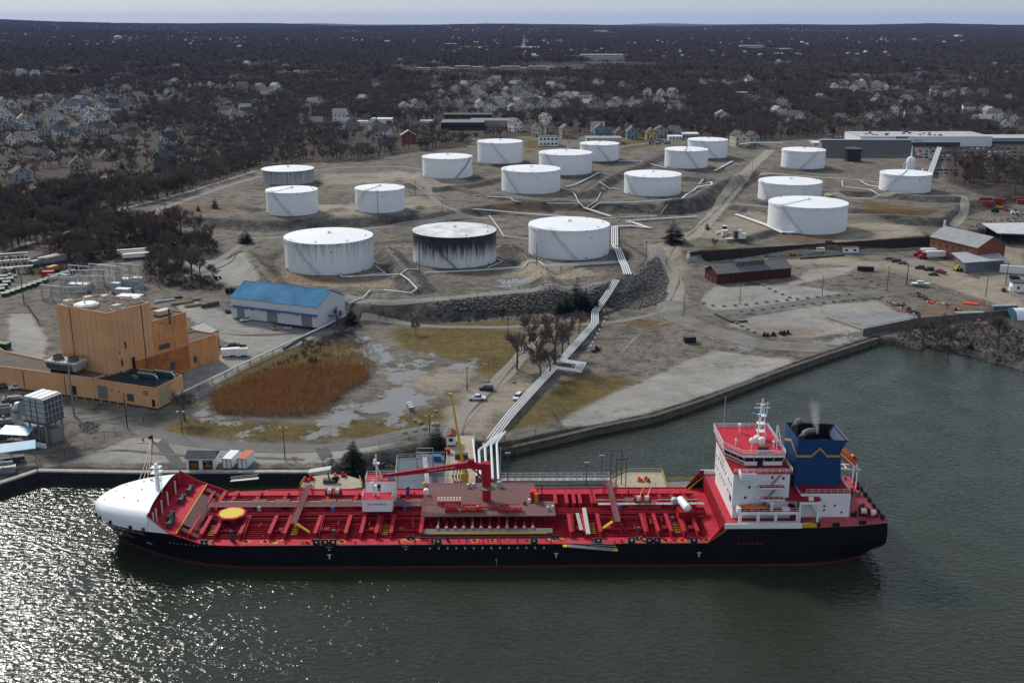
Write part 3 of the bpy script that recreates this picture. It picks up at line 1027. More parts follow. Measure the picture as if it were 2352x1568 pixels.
# centre line pipe rack and walkway
for i,(v,r)in enumerate(((-1.9,.28),(-1.0,.34),(-.1,.34),(.8,.28))):
 MB().tube([(-74,v,DECKZ+1.2),(47,v,DECKZ+1.2)],r,8).build('cargo_pipe',DECKD,ship)
for a,b,m_ in((-74,-24,GRATE),(-24,-12.5,GRATE),(21,47,STAIN)):
 MB().box(a,b,.6 if m_ is STAIN else .4,3.2 if m_ is not STAIN else 1.8,DECKZ+2.3,DECKZ+2.42).build('catwalk',m_,ship)
for side_v in(.45,3.15):
 for ra,rb_ in((-74,-12.5),(21,47)):
  rl=MB()
  for z in(2.95,3.45):
   rl.bar((ra,side_v,DECKZ+z),(rb_,side_v,DECKZ+z),.05)
  for u in np.arange(ra,rb_,2.0):
   rl.bar((u,side_v,DECKZ),(u,side_v,DECKZ+3.45),.06)
  rl.build('catwalk_rail',REDS,ship)
for u in(-64,-58.5,-47,-43,-30,-25,28,40):
 MB().box(u,u+3.6,3.3,5.4,DECKZ+1.9,DECKZ+2.05).build('side_grating',GRATG,ship)
# lengthwise service pipes, crossovers and small fittings
for v,z,r_,m_ in((-3.1,.95,.16,REDS),(-3.6,.7,.12,DECKD),(4.4,1.6,.2,REDS),(5.0,1.6,.16,STAIN),(6.3,1.55,.14,REDS),(8.6,1.55,.12,DECKD)):
 for ra,rb_ in((-72,-13),(21,46)):
  MB().tube([(ra,v,DECKZ+z),(rb_,v,DECKZ+z)],r_,6).build('service_pipe',m_,ship)
for k in range(26):
 u=random.uniform(-70,-15)if k%2 else random.uniform(22,44)
 v=random.uniform(-11,-4)
 MB().tube([(u,v,DECKZ+.1),(u,v,DECKZ+.9),(u,v+1.6,DECKZ+.95),(u+.1,v+2.4,DECKZ+.9)],.1,6).build('branch_pipe',REDS,ship)
for k in range(60):
 u=random.uniform(-72,-14)if k%2 else random.uniform(22,46)
 v=random.choice([random.uniform(-14.6,-12.8),random.uniform(-11.5,-4),random.uniform(4,13.5)])
 h_=random.uniform(.35,1.1)
 MB().cyl((u,v,DECKZ),random.uniform(.12,.28),h_,6).box(u-.22,u+.22,v-.18,v+.18,DECKZ+h_*.5,DECKZ+h_*.8).build('deck_fitting',random.choice([REDS,DECKD,REDS,DGREY,REDM]),ship)
for k,(u,v)in enumerate(((-97,-3),(-94,4),(-92,-4),(-90,5),(-88,-6),(-86.6,7),(-95.5,1),(-89,0))):
 b=hull_pt(u,KNUCK)
 s_=max(0.0,1-((-84-u)/16.7)**2.6)
 ca=-math.copysign(min(.98,(abs(v)/b))**(1/.55),v)
 zz_=KNUCK+(1.0+3.7*s_**.55)*math.sqrt(max(0.0,1-ca*ca))**.62
 MB().cyl((u-.25,v,zz_-.15),.2,.3,8).build('dome_vent',GREY,ship)
# cross gangways
for pxa,pxb in(((767,1212),(745,1302)),((1520,1208),(1542,1296))):
 a=sp(pxa[0]/1.0884,pxa[1]/1.0884,8.3)
 b=sp(pxb[0]/1.0884,pxb[1]/1.0884,7.6)
 u0,u1=a.x,b.x
 uu=(u0+u1)/2
 MB().box(uu-.7,uu+.7,-9.0,13,DECKZ+2.45,DECKZ+2.6).build('cross_gangway',GRATE,ship)
 rl=MB()
 for s_ in(-.7,.7):
  for z in(3.1,3.6):
   rl.bar((uu+s_,-9,DECKZ+z),(uu+s_,13,DECKZ+z),.05)
  for v in np.arange(-9,13.1,1.6):
   rl.bar((uu+s_,v,DECKZ+2.4),(uu+s_,v,DECKZ+3.6),.05)
 rl.build('gangway_rail',REDS,ship)
 st=MB()
 dirn=1 if uu<0 else-1
 for k in range(9):
  st.box(uu-.5+dirn*(1.0+k*.35)-.15,uu+.5+dirn*(1.0+k*.35)-.6,-9.4,-8.4,DECKZ+2.4-k*.27,DECKZ+2.46-k*.27)
 st.build('gangway_stair',YEL,ship)
 for v in(-8.6,12.6):
  MB().box(uu-.8,uu-.6,v-.1,v+.1,DECKZ,DECKZ+2.45).box(uu+.6,uu+.8,v-.1,v+.1,DECKZ,DECKZ+2.45).build('gangway_leg',REDS,ship)
 cage=MB()
 for k in range(6):
  for s_ in(-1.6,1.6):
   cage.bar((uu+s_,7+k*.9,DECKZ),(uu+s_,7+k*.9,DECKZ+4.2),.06)
 for z in(2.6,3.4,4.2):
  for s_ in(-1.6,1.6):
   cage.bar((uu+s_,7,DECKZ+z),(uu+s_,11.5,DECKZ+z),.06)
 cage.build('stair_cage',REDS,ship)
# round landing pad on a pedestal, forward
pc=sp((200+1700/4.4808)/1.0884,(1100+810/4.4808)/1.0884,8.6)
oc=[(pc.x+3.55*math.cos(R(22.5+45*k)),pc.y+3.55*math.sin(R(22.5+45*k)))for k in range(8)]
pad=MB().prism(oc,8.2,8.55).cyl((pc.x,pc.y,DECKZ),.7,2.5,10,1.2).build('winch_pad',DECK,ship)
MB().cyl((pc.x,pc.y,8.56),2.85,.02,32).build('yellow_disc',M('pad_yellow',(.66,.46,.03),.6,var=.06),pad)
pr_=MB()
for k in range(8):
 a=R(45*k)
 pr_.bar((pc.x+3.4*math.cos(a),pc.y+3.4*math.sin(a),8.5),(pc.x+3.4*math.cos(a),pc.y+3.4*math.sin(a),9.3),.06)
pr_.build('pad_stanchions',REDS,pad)
# midship platform with manifolds
PZ=8.5
pl=sp(967,1185,PZ)
pr=sp(1262,1185,PZ)
pb=sp(1120,1108,PZ)
U0,U1,V0,V1=pl.x,pr.x,pl.y,pb.y
MB().box(U0,U1-3,V0,V1,PZ-.25,PZ).box(U1-3,U1+1.5,V0,V0+8,PZ-.26,PZ-.01).build('manifold_platform',GRATE,ship)
for k in range(14):
 u=U0+1+k*(U1-U0-2)/13
 MB().box(u-.14,u+.14,V0+.3,V0+.6,DECKZ,PZ-.25).build('platform_leg',DECKD,ship)
 MB().box(u-.14,u+.14,V1-.6,V1-.3,DECKZ,PZ-.25).build('platform_leg',DECKD,ship)
rl=MB()
for z in(.55,1.05):
 rl.bar((U0,V1,PZ+z),(U1-3,V1,PZ+z),.05).bar((U0,V0,PZ+z),(U0,V1,PZ+z),.05)
for u in np.arange(U0,U1-3,1.5):
 rl.bar((u,V1,PZ),(u,V1,PZ+1.05),.05)
rl.build('platform_rail',REDS,ship)
for k in range(12):
 u=sp((1000+(430+k*96)/4.48)/1.0884,1200,7).x
 MB().tube([(u,-2,DECKZ+1.2),(u,-7.2,DECKZ+1.2),(u,-8.9,DECKZ+1.2)],.26,8).cyl((u,-9.1,DECKZ+.9),.36,.6,8).build('manifold_pipe',DECKD if k%4 else M('bronze_valve',(.30,.19,.05),.5),ship)
 MB().tube([(u,-9.0,DECKZ+1.2),(u,-9.5,DECKZ+1.2)],.42,10).build('manifold_flange',LGREY,ship)
tr=sp((1000+300/4.48)/1.0884,(1100+1035/4.48)/1.0884,6.8)
tr2=sp((1000+1640/4.48)/1.0884,(1100+1035/4.48)/1.0884,6.8)
MB().box(tr.x-1.5,tr2.x+1.5,tr.y,tr.y+2.4,DECKZ+.5,DECKZ+.95).build('drip_tray',GRATG,ship)
MB().box(tr.x,tr2.x,tr.y-.12,tr.y-.01,DECKZ+.7,DECKZ+1.0).build('drip_tray_edge',YEL,ship)
hr=MB()
ha,hb_=tr.x-2.5,tr2.x+1.0
hr.bar((ha,-14.6,DECKZ+1.5),(hb_,-14.6,DECKZ+1.5),.28)
for k in range(9):
 u=ha+(hb_-ha)*k/8
 hr.bar((u,-14.6,DECKZ),(u,-14.6,DECKZ+1.5),.18)
hr.build('hose_rail',BLACK,ship)
for k in range(14):
 u=ha+(hb_-ha)*(k+.5)/14
 MB().cyl((u,-13.6,DECKZ),.16,.55,6).build('deck_bitt',DGREY if k%3 else YEL,ship)
# vent stack row and valve blocks on the platform
vb=sp((1000+520/4.48)/1.0884,(1100+725/4.48)/1.0884,PZ)
for k in range(8):
 u=vb.x-1.9+k*.95*.78
 for j in range(2):
  MB().cyl((u,vb.y+j*1.3,PZ),.24,1.1,8).build('vent_riser',REDM,ship)
  MB().cyl((u,vb.y+j*1.3,PZ+1.1),.3,.3,8).build('vent_cap',M('cream_paint',(.6,.55,.45),.6),ship)
def valve_block(cx,cy,w):
 a=sp(cx,cy,PZ)
 b=MB()
 b.box(a.x-w,a.x+w,a.y-.8,a.y-.6,PZ+.9,PZ+1.1).box(a.x-w,a.x+w,a.y+.6,a.y+.8,PZ+1.3,PZ+1.5)
 for k in range(5):
  u=a.x-w+k*w/2
  b.box(u-.1,u+.1,a.y-.8,a.y+.8,PZ,PZ+1.4)
 for k in range(2):
  b.box(a.x-w*.8+k*w,a.x-w*.1+k*w,a.y-.5,a.y+.5,PZ,PZ+.5)
 b.build('valve_frame',REDM,ship)
for cx,w in(((1000+575/4.48)/1.0884,1.4),((1000+800/4.48)/1.0884,2.4),((1000+1230/4.48)/1.0884,2.6)):
 valve_block(cx,(1100+790/4.48)/1.0884,w)
a=sp((1000+850/4.48)/1.0884,(1100+760/4.48)/1.0884,PZ)
MB().tube([a+Vector((-3,.6,.6)),a+Vector((0,.6,.6)),a+Vector((.6,-.6,.6)),a+Vector((5,-.6,.6)),a+Vector((5.6,.6,.6)),a+Vector((8,.6,.6))],.22,8).build('valve_pipe',REDM,ship)
for q,m_,r_ in(((770,515),LGREY,.5),((830,505),LGREY,.45),((1115,505),PALEP,.7),((275,500),YEL,.5),((295,590),SHIPW,.7),((1660,765),PALEP,.45),((1710,740),SHIPW,.3),((1450,675),SHIPW,.4),((1395,700),DGREY,.4)):
 a=sp((1000+q[0]/4.48)/1.0884,(1100+q[1]/4.48)/1.0884+3,PZ)
 MB().cyl(a,r_,r_*1.8,10).sphere((a.x,a.y,PZ+r_*1.8),r_,r_,r_*.5,10,5).build('deck_equipment',m_,ship,True)
a=sp((1000+1500/4.48)/1.0884,(1100+690/4.48)/1.0884,PZ)
MB().box(a.x-.9,a.x+.7,a.y+.4,a.y+2.4,PZ,PZ+2.5).build('foam_station',REDM,ship)
MB().box(a.x+.1,a.x+1.0,a.y-.6,a.y+.2,PZ,PZ+2.4).build('foam_locker',M('ochre_paint',(.50,.20,.02),.5),ship)
# hose crane
cb=sp(1117.6,1148,PZ)
crane=MB().cyl((cb.x,cb.y,PZ-.3),1.05,7.6,20).build('crane_pedestal',REDS,ship,True)
MB().cyl((cb.x,cb.y,12.1),2.6,.12,20).build('crane_walkway',GRATG,crane)
hz=17.6
MB().box(cb.x-1.2,cb.x+1.1,cb.y-1.1,cb.y+1.1,15.6,hz).extr([(-1.2,0),(1.1,0),(.9,.7),(-.8,.9)],(cb.x,cb.y-.9,hz),(1,0,0),(0,0,1),(0,1,0),1.8).build('crane_house',REDS,crane)
kn=sk(1076.6,1064,cb.y)
tip=sk(879,1091,cb.y)
jib=MB()
A=Vector((cb.x+.3,cb.y,hz-.4))
for a,b,w0,h0,w1,h1 in((A,Vector((kn.x,cb.y,kn.z-.35)),.9,1.5,.9,1.6),(Vector((kn.x,cb.y,kn.z-.35)),Vector((tip.x,cb.y,tip.z-.2)),.85,1.6,.5,.7)):
 o_=len(jib.v)
 for p,w,h in((a,w0,h0),(b,w1,h1)):
  jib.v+=[(p.x,p.y-w/2,p.z-h/2),(p.x,p.y+w/2,p.z-h/2),(p.x,p.y+w/2,p.z+h/2),(p.x,p.y-w/2,p.z+h/2)]
 jib.f+=[tuple(o_+i for i in f)for f in[(0,1,2,3),(7,6,5,4),(0,4,5,1),(1,5,6,2),(2,6,7,3),(3,7,4,0)]]
jo=jib.build('crane_jib',REDS,crane)
MB().bar((cb.x-1.0,cb.y,14.6),(kn.x+.5,cb.y,kn.z-.9),.4).build('luffing_cylinder',REDS,crane)
MB().box(kn.x-.2,kn.x+1.4,cb.y-.6,cb.y+.6,kn.z+.4,kn.z+1.0).build('crane_winch',DECKD,crane)
tm=text_mesh('WILHADI  SWL 10t 4-25m',.62,M('white_lettering',(.8,.8,.8),.6))
to=put(tm,'crane_lettering',crane)
dv=(tip-kn)
mid=kn+dv*.32
to.location=(mid.x,cb.y-.44,mid.z-.28)
to.rotation_euler=(R(90),math.atan2(dv.z,-dv.x)if False else-math.atan2((kn.z-tip.z),(kn.x-tip.x)),0)
# mast house over the catwalk
def house(x0,x1,y0,y1,z0,z1,name):
 h_=MB().box(x0,x1,y0,y1,z0,z1).build(name,SHIPW,ship)
 MB().box(x0-.08,x1+.08,y0-.08,y1+.08,z1,z1+.06).build('roof_deck',DECK,h_)
 r_=MB()
 for z in(.5,1.0):
  for(a,b)in(((x0,y0),(x1,y0)),((x1,y0),(x1,y1)),((x1,y1),(x0,y1)),((x0,y1),(x0,y0))):
   if(a[1]==y0 and b[1]==y0)and name=='mast_house':
    continue
   r_.bar((*a,z1+z),(*b,z1+z),.05)
 for a in((x0,y0),(x1,y0),(x1,y1),(x0,y1)):
  r_.bar((*a,z1),(*a,z1+1),.06)
 r_.build('house_rail',SHIPW,h_)
 return h_
f0,f1=sk(832,1160,-3.0),sk(900.6,1160,-3.0)
mh=house(f0.x,f1.x,-3.0,.8,8.3,11.5,'mast_house')
t2=text_mesh('NO SMOKING',.72,M('blue_lettering',(.02,.02,.12),.6))
to=put(t2,'no_smoking_lettering',mh)
to.location=((f0.x+f1.x)/2,-3.03,10.2)
to.rotation_euler=(R(90),0,0)
MB().box(f0.x+.2,f1.x-.2,-2.6,-2.2,7.9,8.3).build('house_beam',REDS,ship)
for u in(f0.x+.3,(f0.x+f1.x)/2,f1.x-.3):
 MB().extr([(-.2,0),(.2,0),(.2,2.4),(-.2,2.4)],(u,-2.6,DECKZ),(1,0,0),(0,0,1),(0,1,0),.4).build('house_leg',REDS,ship)
g0,g1=sk(839.5,1115,4.2),sk(908,1115,4.2)
mh2=house(g0.x,g1.x,4.2,8.2,DECKZ,13.0,'mast_house_aft')
MB().box(g0.x+2.9,g0.x+3.7,4.12,4.19,10.4,12.2).build('door',BLACK,mh2)
MB().box(g1.x-2.1,g1.x-.4,5,7.5,13.06,13.9).build('blue_locker',BLUEP,mh2)
for base,h_,ownr in((Vector((g0.x+2.6,6,13)),6.3,mh2),(Vector((f0.x+2.6,-1,11.5)),4.0,mh)):
 ms=MB().bar(base,base+Vector((0,0,h_)),.3).bar(base+Vector((1.3,0,0)),base+Vector((.1,0,h_*.55)),.22).bar(base+Vector((0,1.0,0)),base+Vector((0,0,h_*.5)),.2)
 ms.box(base.x-.7,base.x+.8,base.y-.5,base.y+.5,base.z+h_*.6,base.z+h_*.6+.35)
 ms.cyl((base.x-.3,base.y,base.z+h_*.66),.5,.9,8,.3)
 ms.build('signal_mast',SHIPW,ownr)
# mooring winches amidships (white drums)
def mwinch(px,py,z,v=None):
 a=sp(px,py,z)
 b=MB().box(a.x-2.2,a.x+2.2,a.y-1.2,a.y+1.2,z-.25,z)
 wb_=b.build('winch_bed',DECKD,ship)
 for s_ in(-1.0,1.0):
  MB().tube([(a.x+s_-.55,a.y,z+.9),(a.x+s_+.55,a.y,z+.9)],.75,12).build('rope_drum',M('white_rope',(.62,.61,.58),.9,var=.1,scale=3),wb_)
  for e in(-.65,.65):
   MB().tube([(a.x+s_+e-.06,a.y,z+.9),(a.x+s_+e+.06,a.y,z+.9)],1.0,12).build('drum_flange',REDS,wb_)
 MB().box(a.x-2.1,a.x-1.7,a.y-.6,a.y+.6,z,z+1.4).box(a.x+1.7,a.x+2.1,a.y-.6,a.y+.6,z,z+1.4).build('winch_frame',REDS,wb_)
 return a
w1=mwinch((680+690/4.48)/1.0884,(1100+610/4.48)/1.0884,DECKZ+1.2)
w2=sp((1350+1160/4.48)/1.0884,(1100+740/4.48)/1.0884,7.6)
MB().box(w2.x-4,w2.x+4,w2.y-.6,w2.y+4.2,7.3,7.6).build('winch_platform',REDS,ship)
for s_ in(-3,3):
 MB().box(w2.x+s_-.2,w2.x+s_+.2,w2.y+.2,w2.y+.6,DECKZ,7.3).build('platform_leg',DECKD,ship)
w2=mwinch((1350+1145/4.48)/1.0884,(1100+690/4.48)/1.0884,7.95)
# spares: deck tank, gangway ladders stowed on deck, vents
ta=sp((1350+1620/4.48)/1.0884,(1100+730/4.48)/1.0884,9.4)
MB().box(ta.x-1.7,ta.x+1.9,ta.y-2.4,ta.y+2.6,DECKZ,8.7).build('foam_tank_base',REDM if False else DECKD,ship)
MB().tube([(ta.x+.6,ta.y-2.2,9.5),(ta.x+.4,ta.y-1.9,9.5),(ta.x-.6,ta.y+3.2,9.5),(ta.x-.65,ta.y+3.5,9.5)],[.5,.95,.95,.5],14).build('foam_tank',SHIPW,ship,True)
MB().tube([(ta.x-1.9,ta.y+2.4,9.3),(ta.x-2.1,ta.y+3.6,9.3)],.8,12).build('foam_tank',PALEP,ship,True)
for pa,pb_,w,m_ in(((2060,760),(2110,1050),.95,M('pale_wood_planks',(.42,.42,.36),.8,scale=2)),((1985,820),(2030,1005),.8,STAIN)):
 a=sp((1000+pa[0]/4.48)/1.0884,(1100+pa[1]/4.48)/1.0884,DECKZ+1.6)
 b=sp((1000+pb_[0]/4.48)/1.0884,(1100+pb_[1]/4.48)/1.0884,DECKZ+1.6)
 MB().bar(a,b,w,.3).build('stowed_gangway',m_,ship)
for q in((695,1060),(1100,1030),(1480,915)):
 off=680 if q[0]==695 else 1350
 a=sp((off+q[0]/4.48)/1.0884,(1100+q[1]/4.48)/1.0884+4,DECKZ)
 MB().cyl(a,.28,1.3,8).cyl((a.x,a.y,DECKZ+1.3),.42,.5,8).build('vent_post',DGREY,ship)
for off,q in((200,(1700,1070)),(200,(2010,800)),(680,(685,800)),(680,(1490,790)),(1350,(890,780)),(1350,(820,580)),(680,(1520,570))):
 a=sp((off+q[0]/4.48)/1.0884,(1100+q[1]/4.48)/1.0884+3,DECKZ+.8)
 m_=BLUEP if(off,q[0])not in((200,1700),(200,2010))else(GREENP if q[0]==1700 else PALEP)
 MB().cyl((a.x,a.y,DECKZ),.5,2.3,10).sphere((a.x,a.y,DECKZ+2.3),.5,.5,.3,10,5).build('vent_head',m_,ship,True)
# bollards, fairleads and yellow deck marks along the near edge
for off,xs_ in((200,(1415,)),(680,(510,605,695)),(1000,(430,1500)),(1350,(1020,1220,1310,1720,650))):
 for x in xs_:
  a=sp((off+x/4.48)/1.0884,(1100+1140/4.48)/1.0884,DECKZ)
  MB().box(a.x-.75,a.x+.75,-15.3,-14.8,DECKZ,DECKZ+.5).box(a.x-.75,a.x-.35,-15.3,-14.8,DECKZ+.5,DECKZ+1.2).box(a.x+.35,a.x+.75,-15.3,-14.8,DECKZ+.5,DECKZ+1.2).box(a.x-.75,a.x+.75,-15.3,-14.8,DECKZ+1.2,DECKZ+1.5).build('roller_fairlead',BLACK,ship)
  MB().box(a.x-1.3,a.x+1.3,-14.7,-13.4,DECKZ+.004,DECKZ+.02).build('fairlead_footprint',M('green_deck_paint',(.03,.12,.07),.7),ship)
for off,x,y in((200,1860,1135),(200,2070,1135),(680,1420,1130),(680,780,1135),(1000,830,1122),(1000,1030,1120),(1350,1400,1120),(1350,1590,1120),(1350,1860,1118),(1000,1720,1110),(680,570,1135)):
 a=sp((off+x/4.48)/1.0884,(1100+y/4.48)/1.0884,DECKZ)
 ring=MB()
 for k in range(8):
  p,q=R(45*k),R(45*k+45)
  ring.bar((a.x+.95*math.cos(p),a.y+.7*math.sin(p),DECKZ+.015),(a.x+.95*math.cos(q),a.y+.7*math.sin(q),DECKZ+.015),.14,.02)
 ring.build('yellow_ring_mark',YEL,ship)
 MB().cyl((a.x,a.y,DECKZ),.3,.35,8).build('tank_dome',DECKD,ship)
for off,x,y in((680,1550,1108),(1000,1740,1100),(1350,1110,1110)):
 a=sp((off+x/4.48)/1.0884,(1100+y/4.48)/1.0884,DECKZ)
 MB().prism([(a.x-2,a.y),(a.x,a.y-1.3),(a.x+2,a.y),(a.x,a.y+1.3)],DECKZ+.005,DECKZ+.02).build('bollard_mark',YEL,ship)
 MB().prism([(a.x-1.6,a.y),(a.x,a.y-1.05),(a.x+1.6,a.y),(a.x,a.y+1.05)],DECKZ+.02,DECKZ+.03).build('bollard_bed',GRATG,ship)
 MB().cyl((a.x-.5,a.y,DECKZ),.3,.9,8).cyl((a.x+.5,a.y,DECKZ),.3,.9,8).build('bollard',BLACK,ship)
for off,x0,y0,x1,y1 in((680,-30,1165,85,1130),(200,2180,1160,2280,1105)):
 a=sp((off+x0/4.48)/1.0884,(1100+y0/4.48)/1.0884,DECKZ+.02)
 b=sp((off+x1/4.48)/1.0884,(1100+y1/4.48)/1.0884,DECKZ+.02)
 MB().bar(a,b,.3,.02).build('yellow_line_mark',YEL,ship)
# hull lettering and marks
WLET=M('hull_white_lettering',(.62,.62,.6),.6)
def on_side(me,name,u,z,rz=0.0):
 o=put(me,name,ship)
 b=hull_pt(u,z)
 b2=hull_pt(u+1,z)
 b3=hull_pt(u,z+.5)
 o.location=(u,-b-.1,z)
 o.rotation_euler=(R(90)+math.atan2(b3-b,.5),0,-math.atan2(b2-b,1.0))
 return o
for k,ch in enumerate('CB PACIFIC'):
 if ch!=' ':
  on_side(text_mesh(ch,1.6,M('bow_lettering_white',(.85,.85,.85),.5)),'bow_letter',-95.0+k*.98,7.35-k*.03)
for px in(755.5,1275.5,1604.5):
 u=ub(px,3,-15.5)
 MB().box(u-.45,u+.45,-15.56,-15.5,3.3,3.6).box(u-.13,u+.13,-15.56,-15.5,2.4,3.3).build('tug_mark',WLET,ship)
for k in range(14):
 u=ub((1000+(328+k*98)/4.48)/1.0884,5,-15.5)
 MB().box(u-.12,u+.12,-15.55,-15.5,5.0,5.25).box(u-.22,u+.22,-15.55,-15.5,4.75,4.92).build('manifold_mark',WLET,ship)
for px,w in((636,.7),(1490,.7)):
 for off,x in((680,px),):
  u=ub((off+x/4.48)/1.0884,5,-15.5)
  MB().box(u-w,u+w,-15.55,-15.5,5.35,5.42).box(u-.2,u+.2,-15.55,-15.5,4.6,4.85).build('draught_mark',WLET,ship)
u=ub((1000+1072/4.48)/1.0884,1.5,-15.5)
MB().box(u-.04,u+.04,-15.55,-15.5,.5,2.2).box(u-.3,u+.04,-15.55,-15.5,1.9,2.1).build('draught_scale',WLET,ship)
bq=on_side(MB().bar((-.7,-.4,0),(.7,.4,0),.22,.04).bar((-.7,.4,0),(.7,-.4,0),.22,.04).mesh('thruster_mark',WLET),'thruster_mark',-85.5,3.4)
for k in range(9):
 on_side(MB().box(-.16,.16,-.07,.07,0,.03).mesh('frame_mark',WLET),'frame_mark',-79.5+k*1.0,5.4)
for k in range(6):
 MB().box(52+k*1.05,52.55+k*1.05,-15.56,-15.5,5.6,5.8).build('frame_mark',M('faded_red_mark',(.25,.05,.05),.7),ship)
an=MB().box(-91.8,-91.5,-.2,.2,-1.2,1.2).add([(-91.8,-.3,-1.2),(-90.2,-.5,-.7),(-90.2,-.5,.4),(-91.8,-.3,.9)],[(0,1,2,3)])
ao=on_side(MB().box(-.12,.12,-1.1,1.0,0,.35).bar((-.9,-.7,.15),(0,-1.1,.15),.3).bar((.9,-.7,.15),(0,-1.1,.15),.3).mesh('anchor',M('anchor_grey',(.12,.11,.10),.7)),'anchor',-90.5,4.9)
# ---- poop and accommodation
pk=MB()
pu=[u for u in us if u>=49.5]
pk.prism([(u,-hull_pt(u,9.5)+.05)for u in pu]+[(u,hull_pt(u,9.5)-.05)for u in pu[::-1]],DECKZ,POOPZ)
pk.build('poop_deck',M('poop_red_deck_paint',(.33,.05,.065),.6,var=.3,scale=.35),ship)
MB().box(49.2,49.6,-15.2,15.2,DECKZ,POOPZ).build('poop_front',DECKD,ship)
MB().box(50,58.5,-11,11,POOPZ,POOPZ+.03).build('front_deck',DECK,ship)
for side in(-1,1):
 mb=MB()
 mb.extr([(44.8,DECKZ),(49.5,POOPZ),(49.5,POOPZ+1.1),(48.6,POOPZ+1.1)],(0,side*15.45,0),(1,0,0),(0,0,1),(0,side*-1,0),.18)
 mb.build('break_bulwark',DECKD,ship)
 st=MB()
 for k in range(14):
  st.box(45.6+k*.32,45.9+k*.32,side*14.9-.5,side*14.9+.5-.3,DECKZ+.2+k*.29,DECKZ+.25+k*.29)
 st.build('poop_stair',YEL,ship)
 MB().box(48.6,66.5,side*15.5-.15,side*15.5+.1,POOPZ-.05,POOPZ+1.15).build('white_bulwark',SHIPW,ship)
a0,a1=52.3,66.2
AD=12.3
for side in(-1,1):
 v=side*12.9
 f=MB()
 xs_=[a0,a0+.7,a0+4.2,a0+4.9,a0+8.3,a0+9.0,a1-.5,a1]
 f.box(a0,a1,v-.15,v+.15,AD-.55,AD+.1).box(a0,a1,v-.15,v+.15,POOPZ,POOPZ+.35)
 for k in range(0,8,2):
  f.box(xs_[k],xs_[k+1],v-.15,v+.15,POOPZ+.35,AD-.55)
 f.build('passage_screen',SHIPW,ship)
 MB().box(a1+.1,a1+.5,v-.2,v+.2,POOPZ,14.8).box(a1+4.2,a1+4.7,v-.2,v+.2,POOPZ,14.8).box(a1+.1,a1+4.7,v-.25,v+.25,14.3,14.9).build('side_frame',SHIPW,ship)
MB().box(a0,a1,-12.7,12.7,AD-.2,AD).build('boat_deck',DECKD,ship)
MB().box(51.4,65,-10.3,10.3,POOPZ,AD-.2).build('lower_house',SHIPW,ship)
B1=21.0
acc=MB().box(51.2,64.3,-10.3,10.6,AD,B1-.1).build('accommodation_block',SHIPW,ship)
acc['label']='white accommodation block below the bridge'
MB().box(51.0,64.9,-10.5,10.8,B1-.15,B1).build('bridge_deck',DECKD,acc)
wing=MB()
for side in(-1,1):
 wing.box(52.4,55.6,min(side*10.5,side*13.2),max(side*10.5,side*13.2),B1-.5,B1-.04)
wing.build('bridge_wing',SHIPW,acc)
for side in(-1,1):
 MB().box(52.2,55.8,side*13.2-.08,side*13.2+.08,B1,B1+1.15).box(52.2,52.36,min(side*10.5,side*13.2),max(side*10.5,side*13.2),B1,B1+1.15).build('wing_screen',SHIPW,acc)
 MB().cyl((54.5,side*12.4,B1),.3,1.3,8).build('wing_console',DGREY,acc)
# wheelhouse: slanted windows round five sides
WH=[(51.0,10.9),(51.0,-.5),(54.6,-5.8),(63.5,-5.8),(63.5,10.9)]
RT=23.9
def scale_poly(poly,d):
 c=(57.5,2.5)
 return[(x+math.copysign(d,x-c[0]),y+math.copysign(d,y-c[1]))for x,y in poly]
wh=MB().prism(WH,B1,B1+1.0)
wh.prism(scale_poly(WH,.45),B1+2.15,RT)
wh_o=wh.build('wheelhouse',SHIPW,acc)
gl=MB()
n_=len(WH)
WT=scale_poly(WH,.4)
for i in range(n_):
 a,b=Vector(WH[i]),Vector(WH[(i+1)%n_])
 a2,b2=Vector(WT[i]),Vector(WT[(i+1)%n_])
 k=max(1,int((b-a).length/1.9))
 for j in range(k):
  t0,t1=(j+.07)/k,(j+.93)/k
  p0,p1=a.lerp(b,t0),a.lerp(b,t1)
  q0,q1=a2.lerp(b2,t0),a2.lerp(b2,t1)
  MB().add([(*p0,B1+1.0),(*p1,B1+1.0),(*q1,B1+2.15),(*q0,B1+2.15)],[(0,1,2,3)]).build('window',GLASS,wh_o)
  for t,e in((j/k,0),((j+1)/k,0)):
   p,q=a.lerp(b,t),a2.lerp(b2,t)
   MB().bar((*p,B1+1.0),(*q,B1+2.15),.16).build('window_post',SHIPW,wh_o)
MB().box(57.6,58.9,-5.95,-5.78,B1,B1+2.3).build('wheelhouse_door',BLACK,wh_o)
core=MB().prism([(51.6,10.3),(51.6,-.3),(54.9,-5.3),(63,-5.3),(63,10.3)],B1+.9,B1+2.2)
core.build('wheelhouse_interior',BLACK,wh_o)
MB().prism(scale_poly(WH,.55),RT,RT+.08).build('monkey_island',DECK,acc)
rl=MB()
RP=scale_poly(WH,.5)
for i in range(n_):
 a,b=Vector((*RP[i],0)),Vector((*RP[(i+1)%n_],0))
 for z in(.45,.8,1.1):
  rl.bar(a+Vector((0,0,RT+z)),b+Vector((0,0,RT+z)),.06)
 k=max(2,int((b-a).length/1.5))
 for j in range(k):
  p=a.lerp(b,j/k)
  rl.bar(p+Vector((0,0,RT)),p+Vector((0,0,RT+1.1)),.07)
for(x0,y0),(x1,y1)in(((51.2,-10.4),(64.8,-10.4)),((64.8,-10.4),(64.8,10.7)),((64.8,10.7),(51.2,10.7))):
 a,b=Vector((x0,y0,B1)),Vector((x1,y1,B1))
 for z in(.45,.8,1.1):
  rl.bar(a+Vector((0,0,z)),b+Vector((0,0,z)),.05)
 for j in range(10):
  p=a.lerp(b,j/9)
  rl.bar(p,p+Vector((0,0,1.1)),.06)
rl.build('bridge_rail',SHIPW,acc)
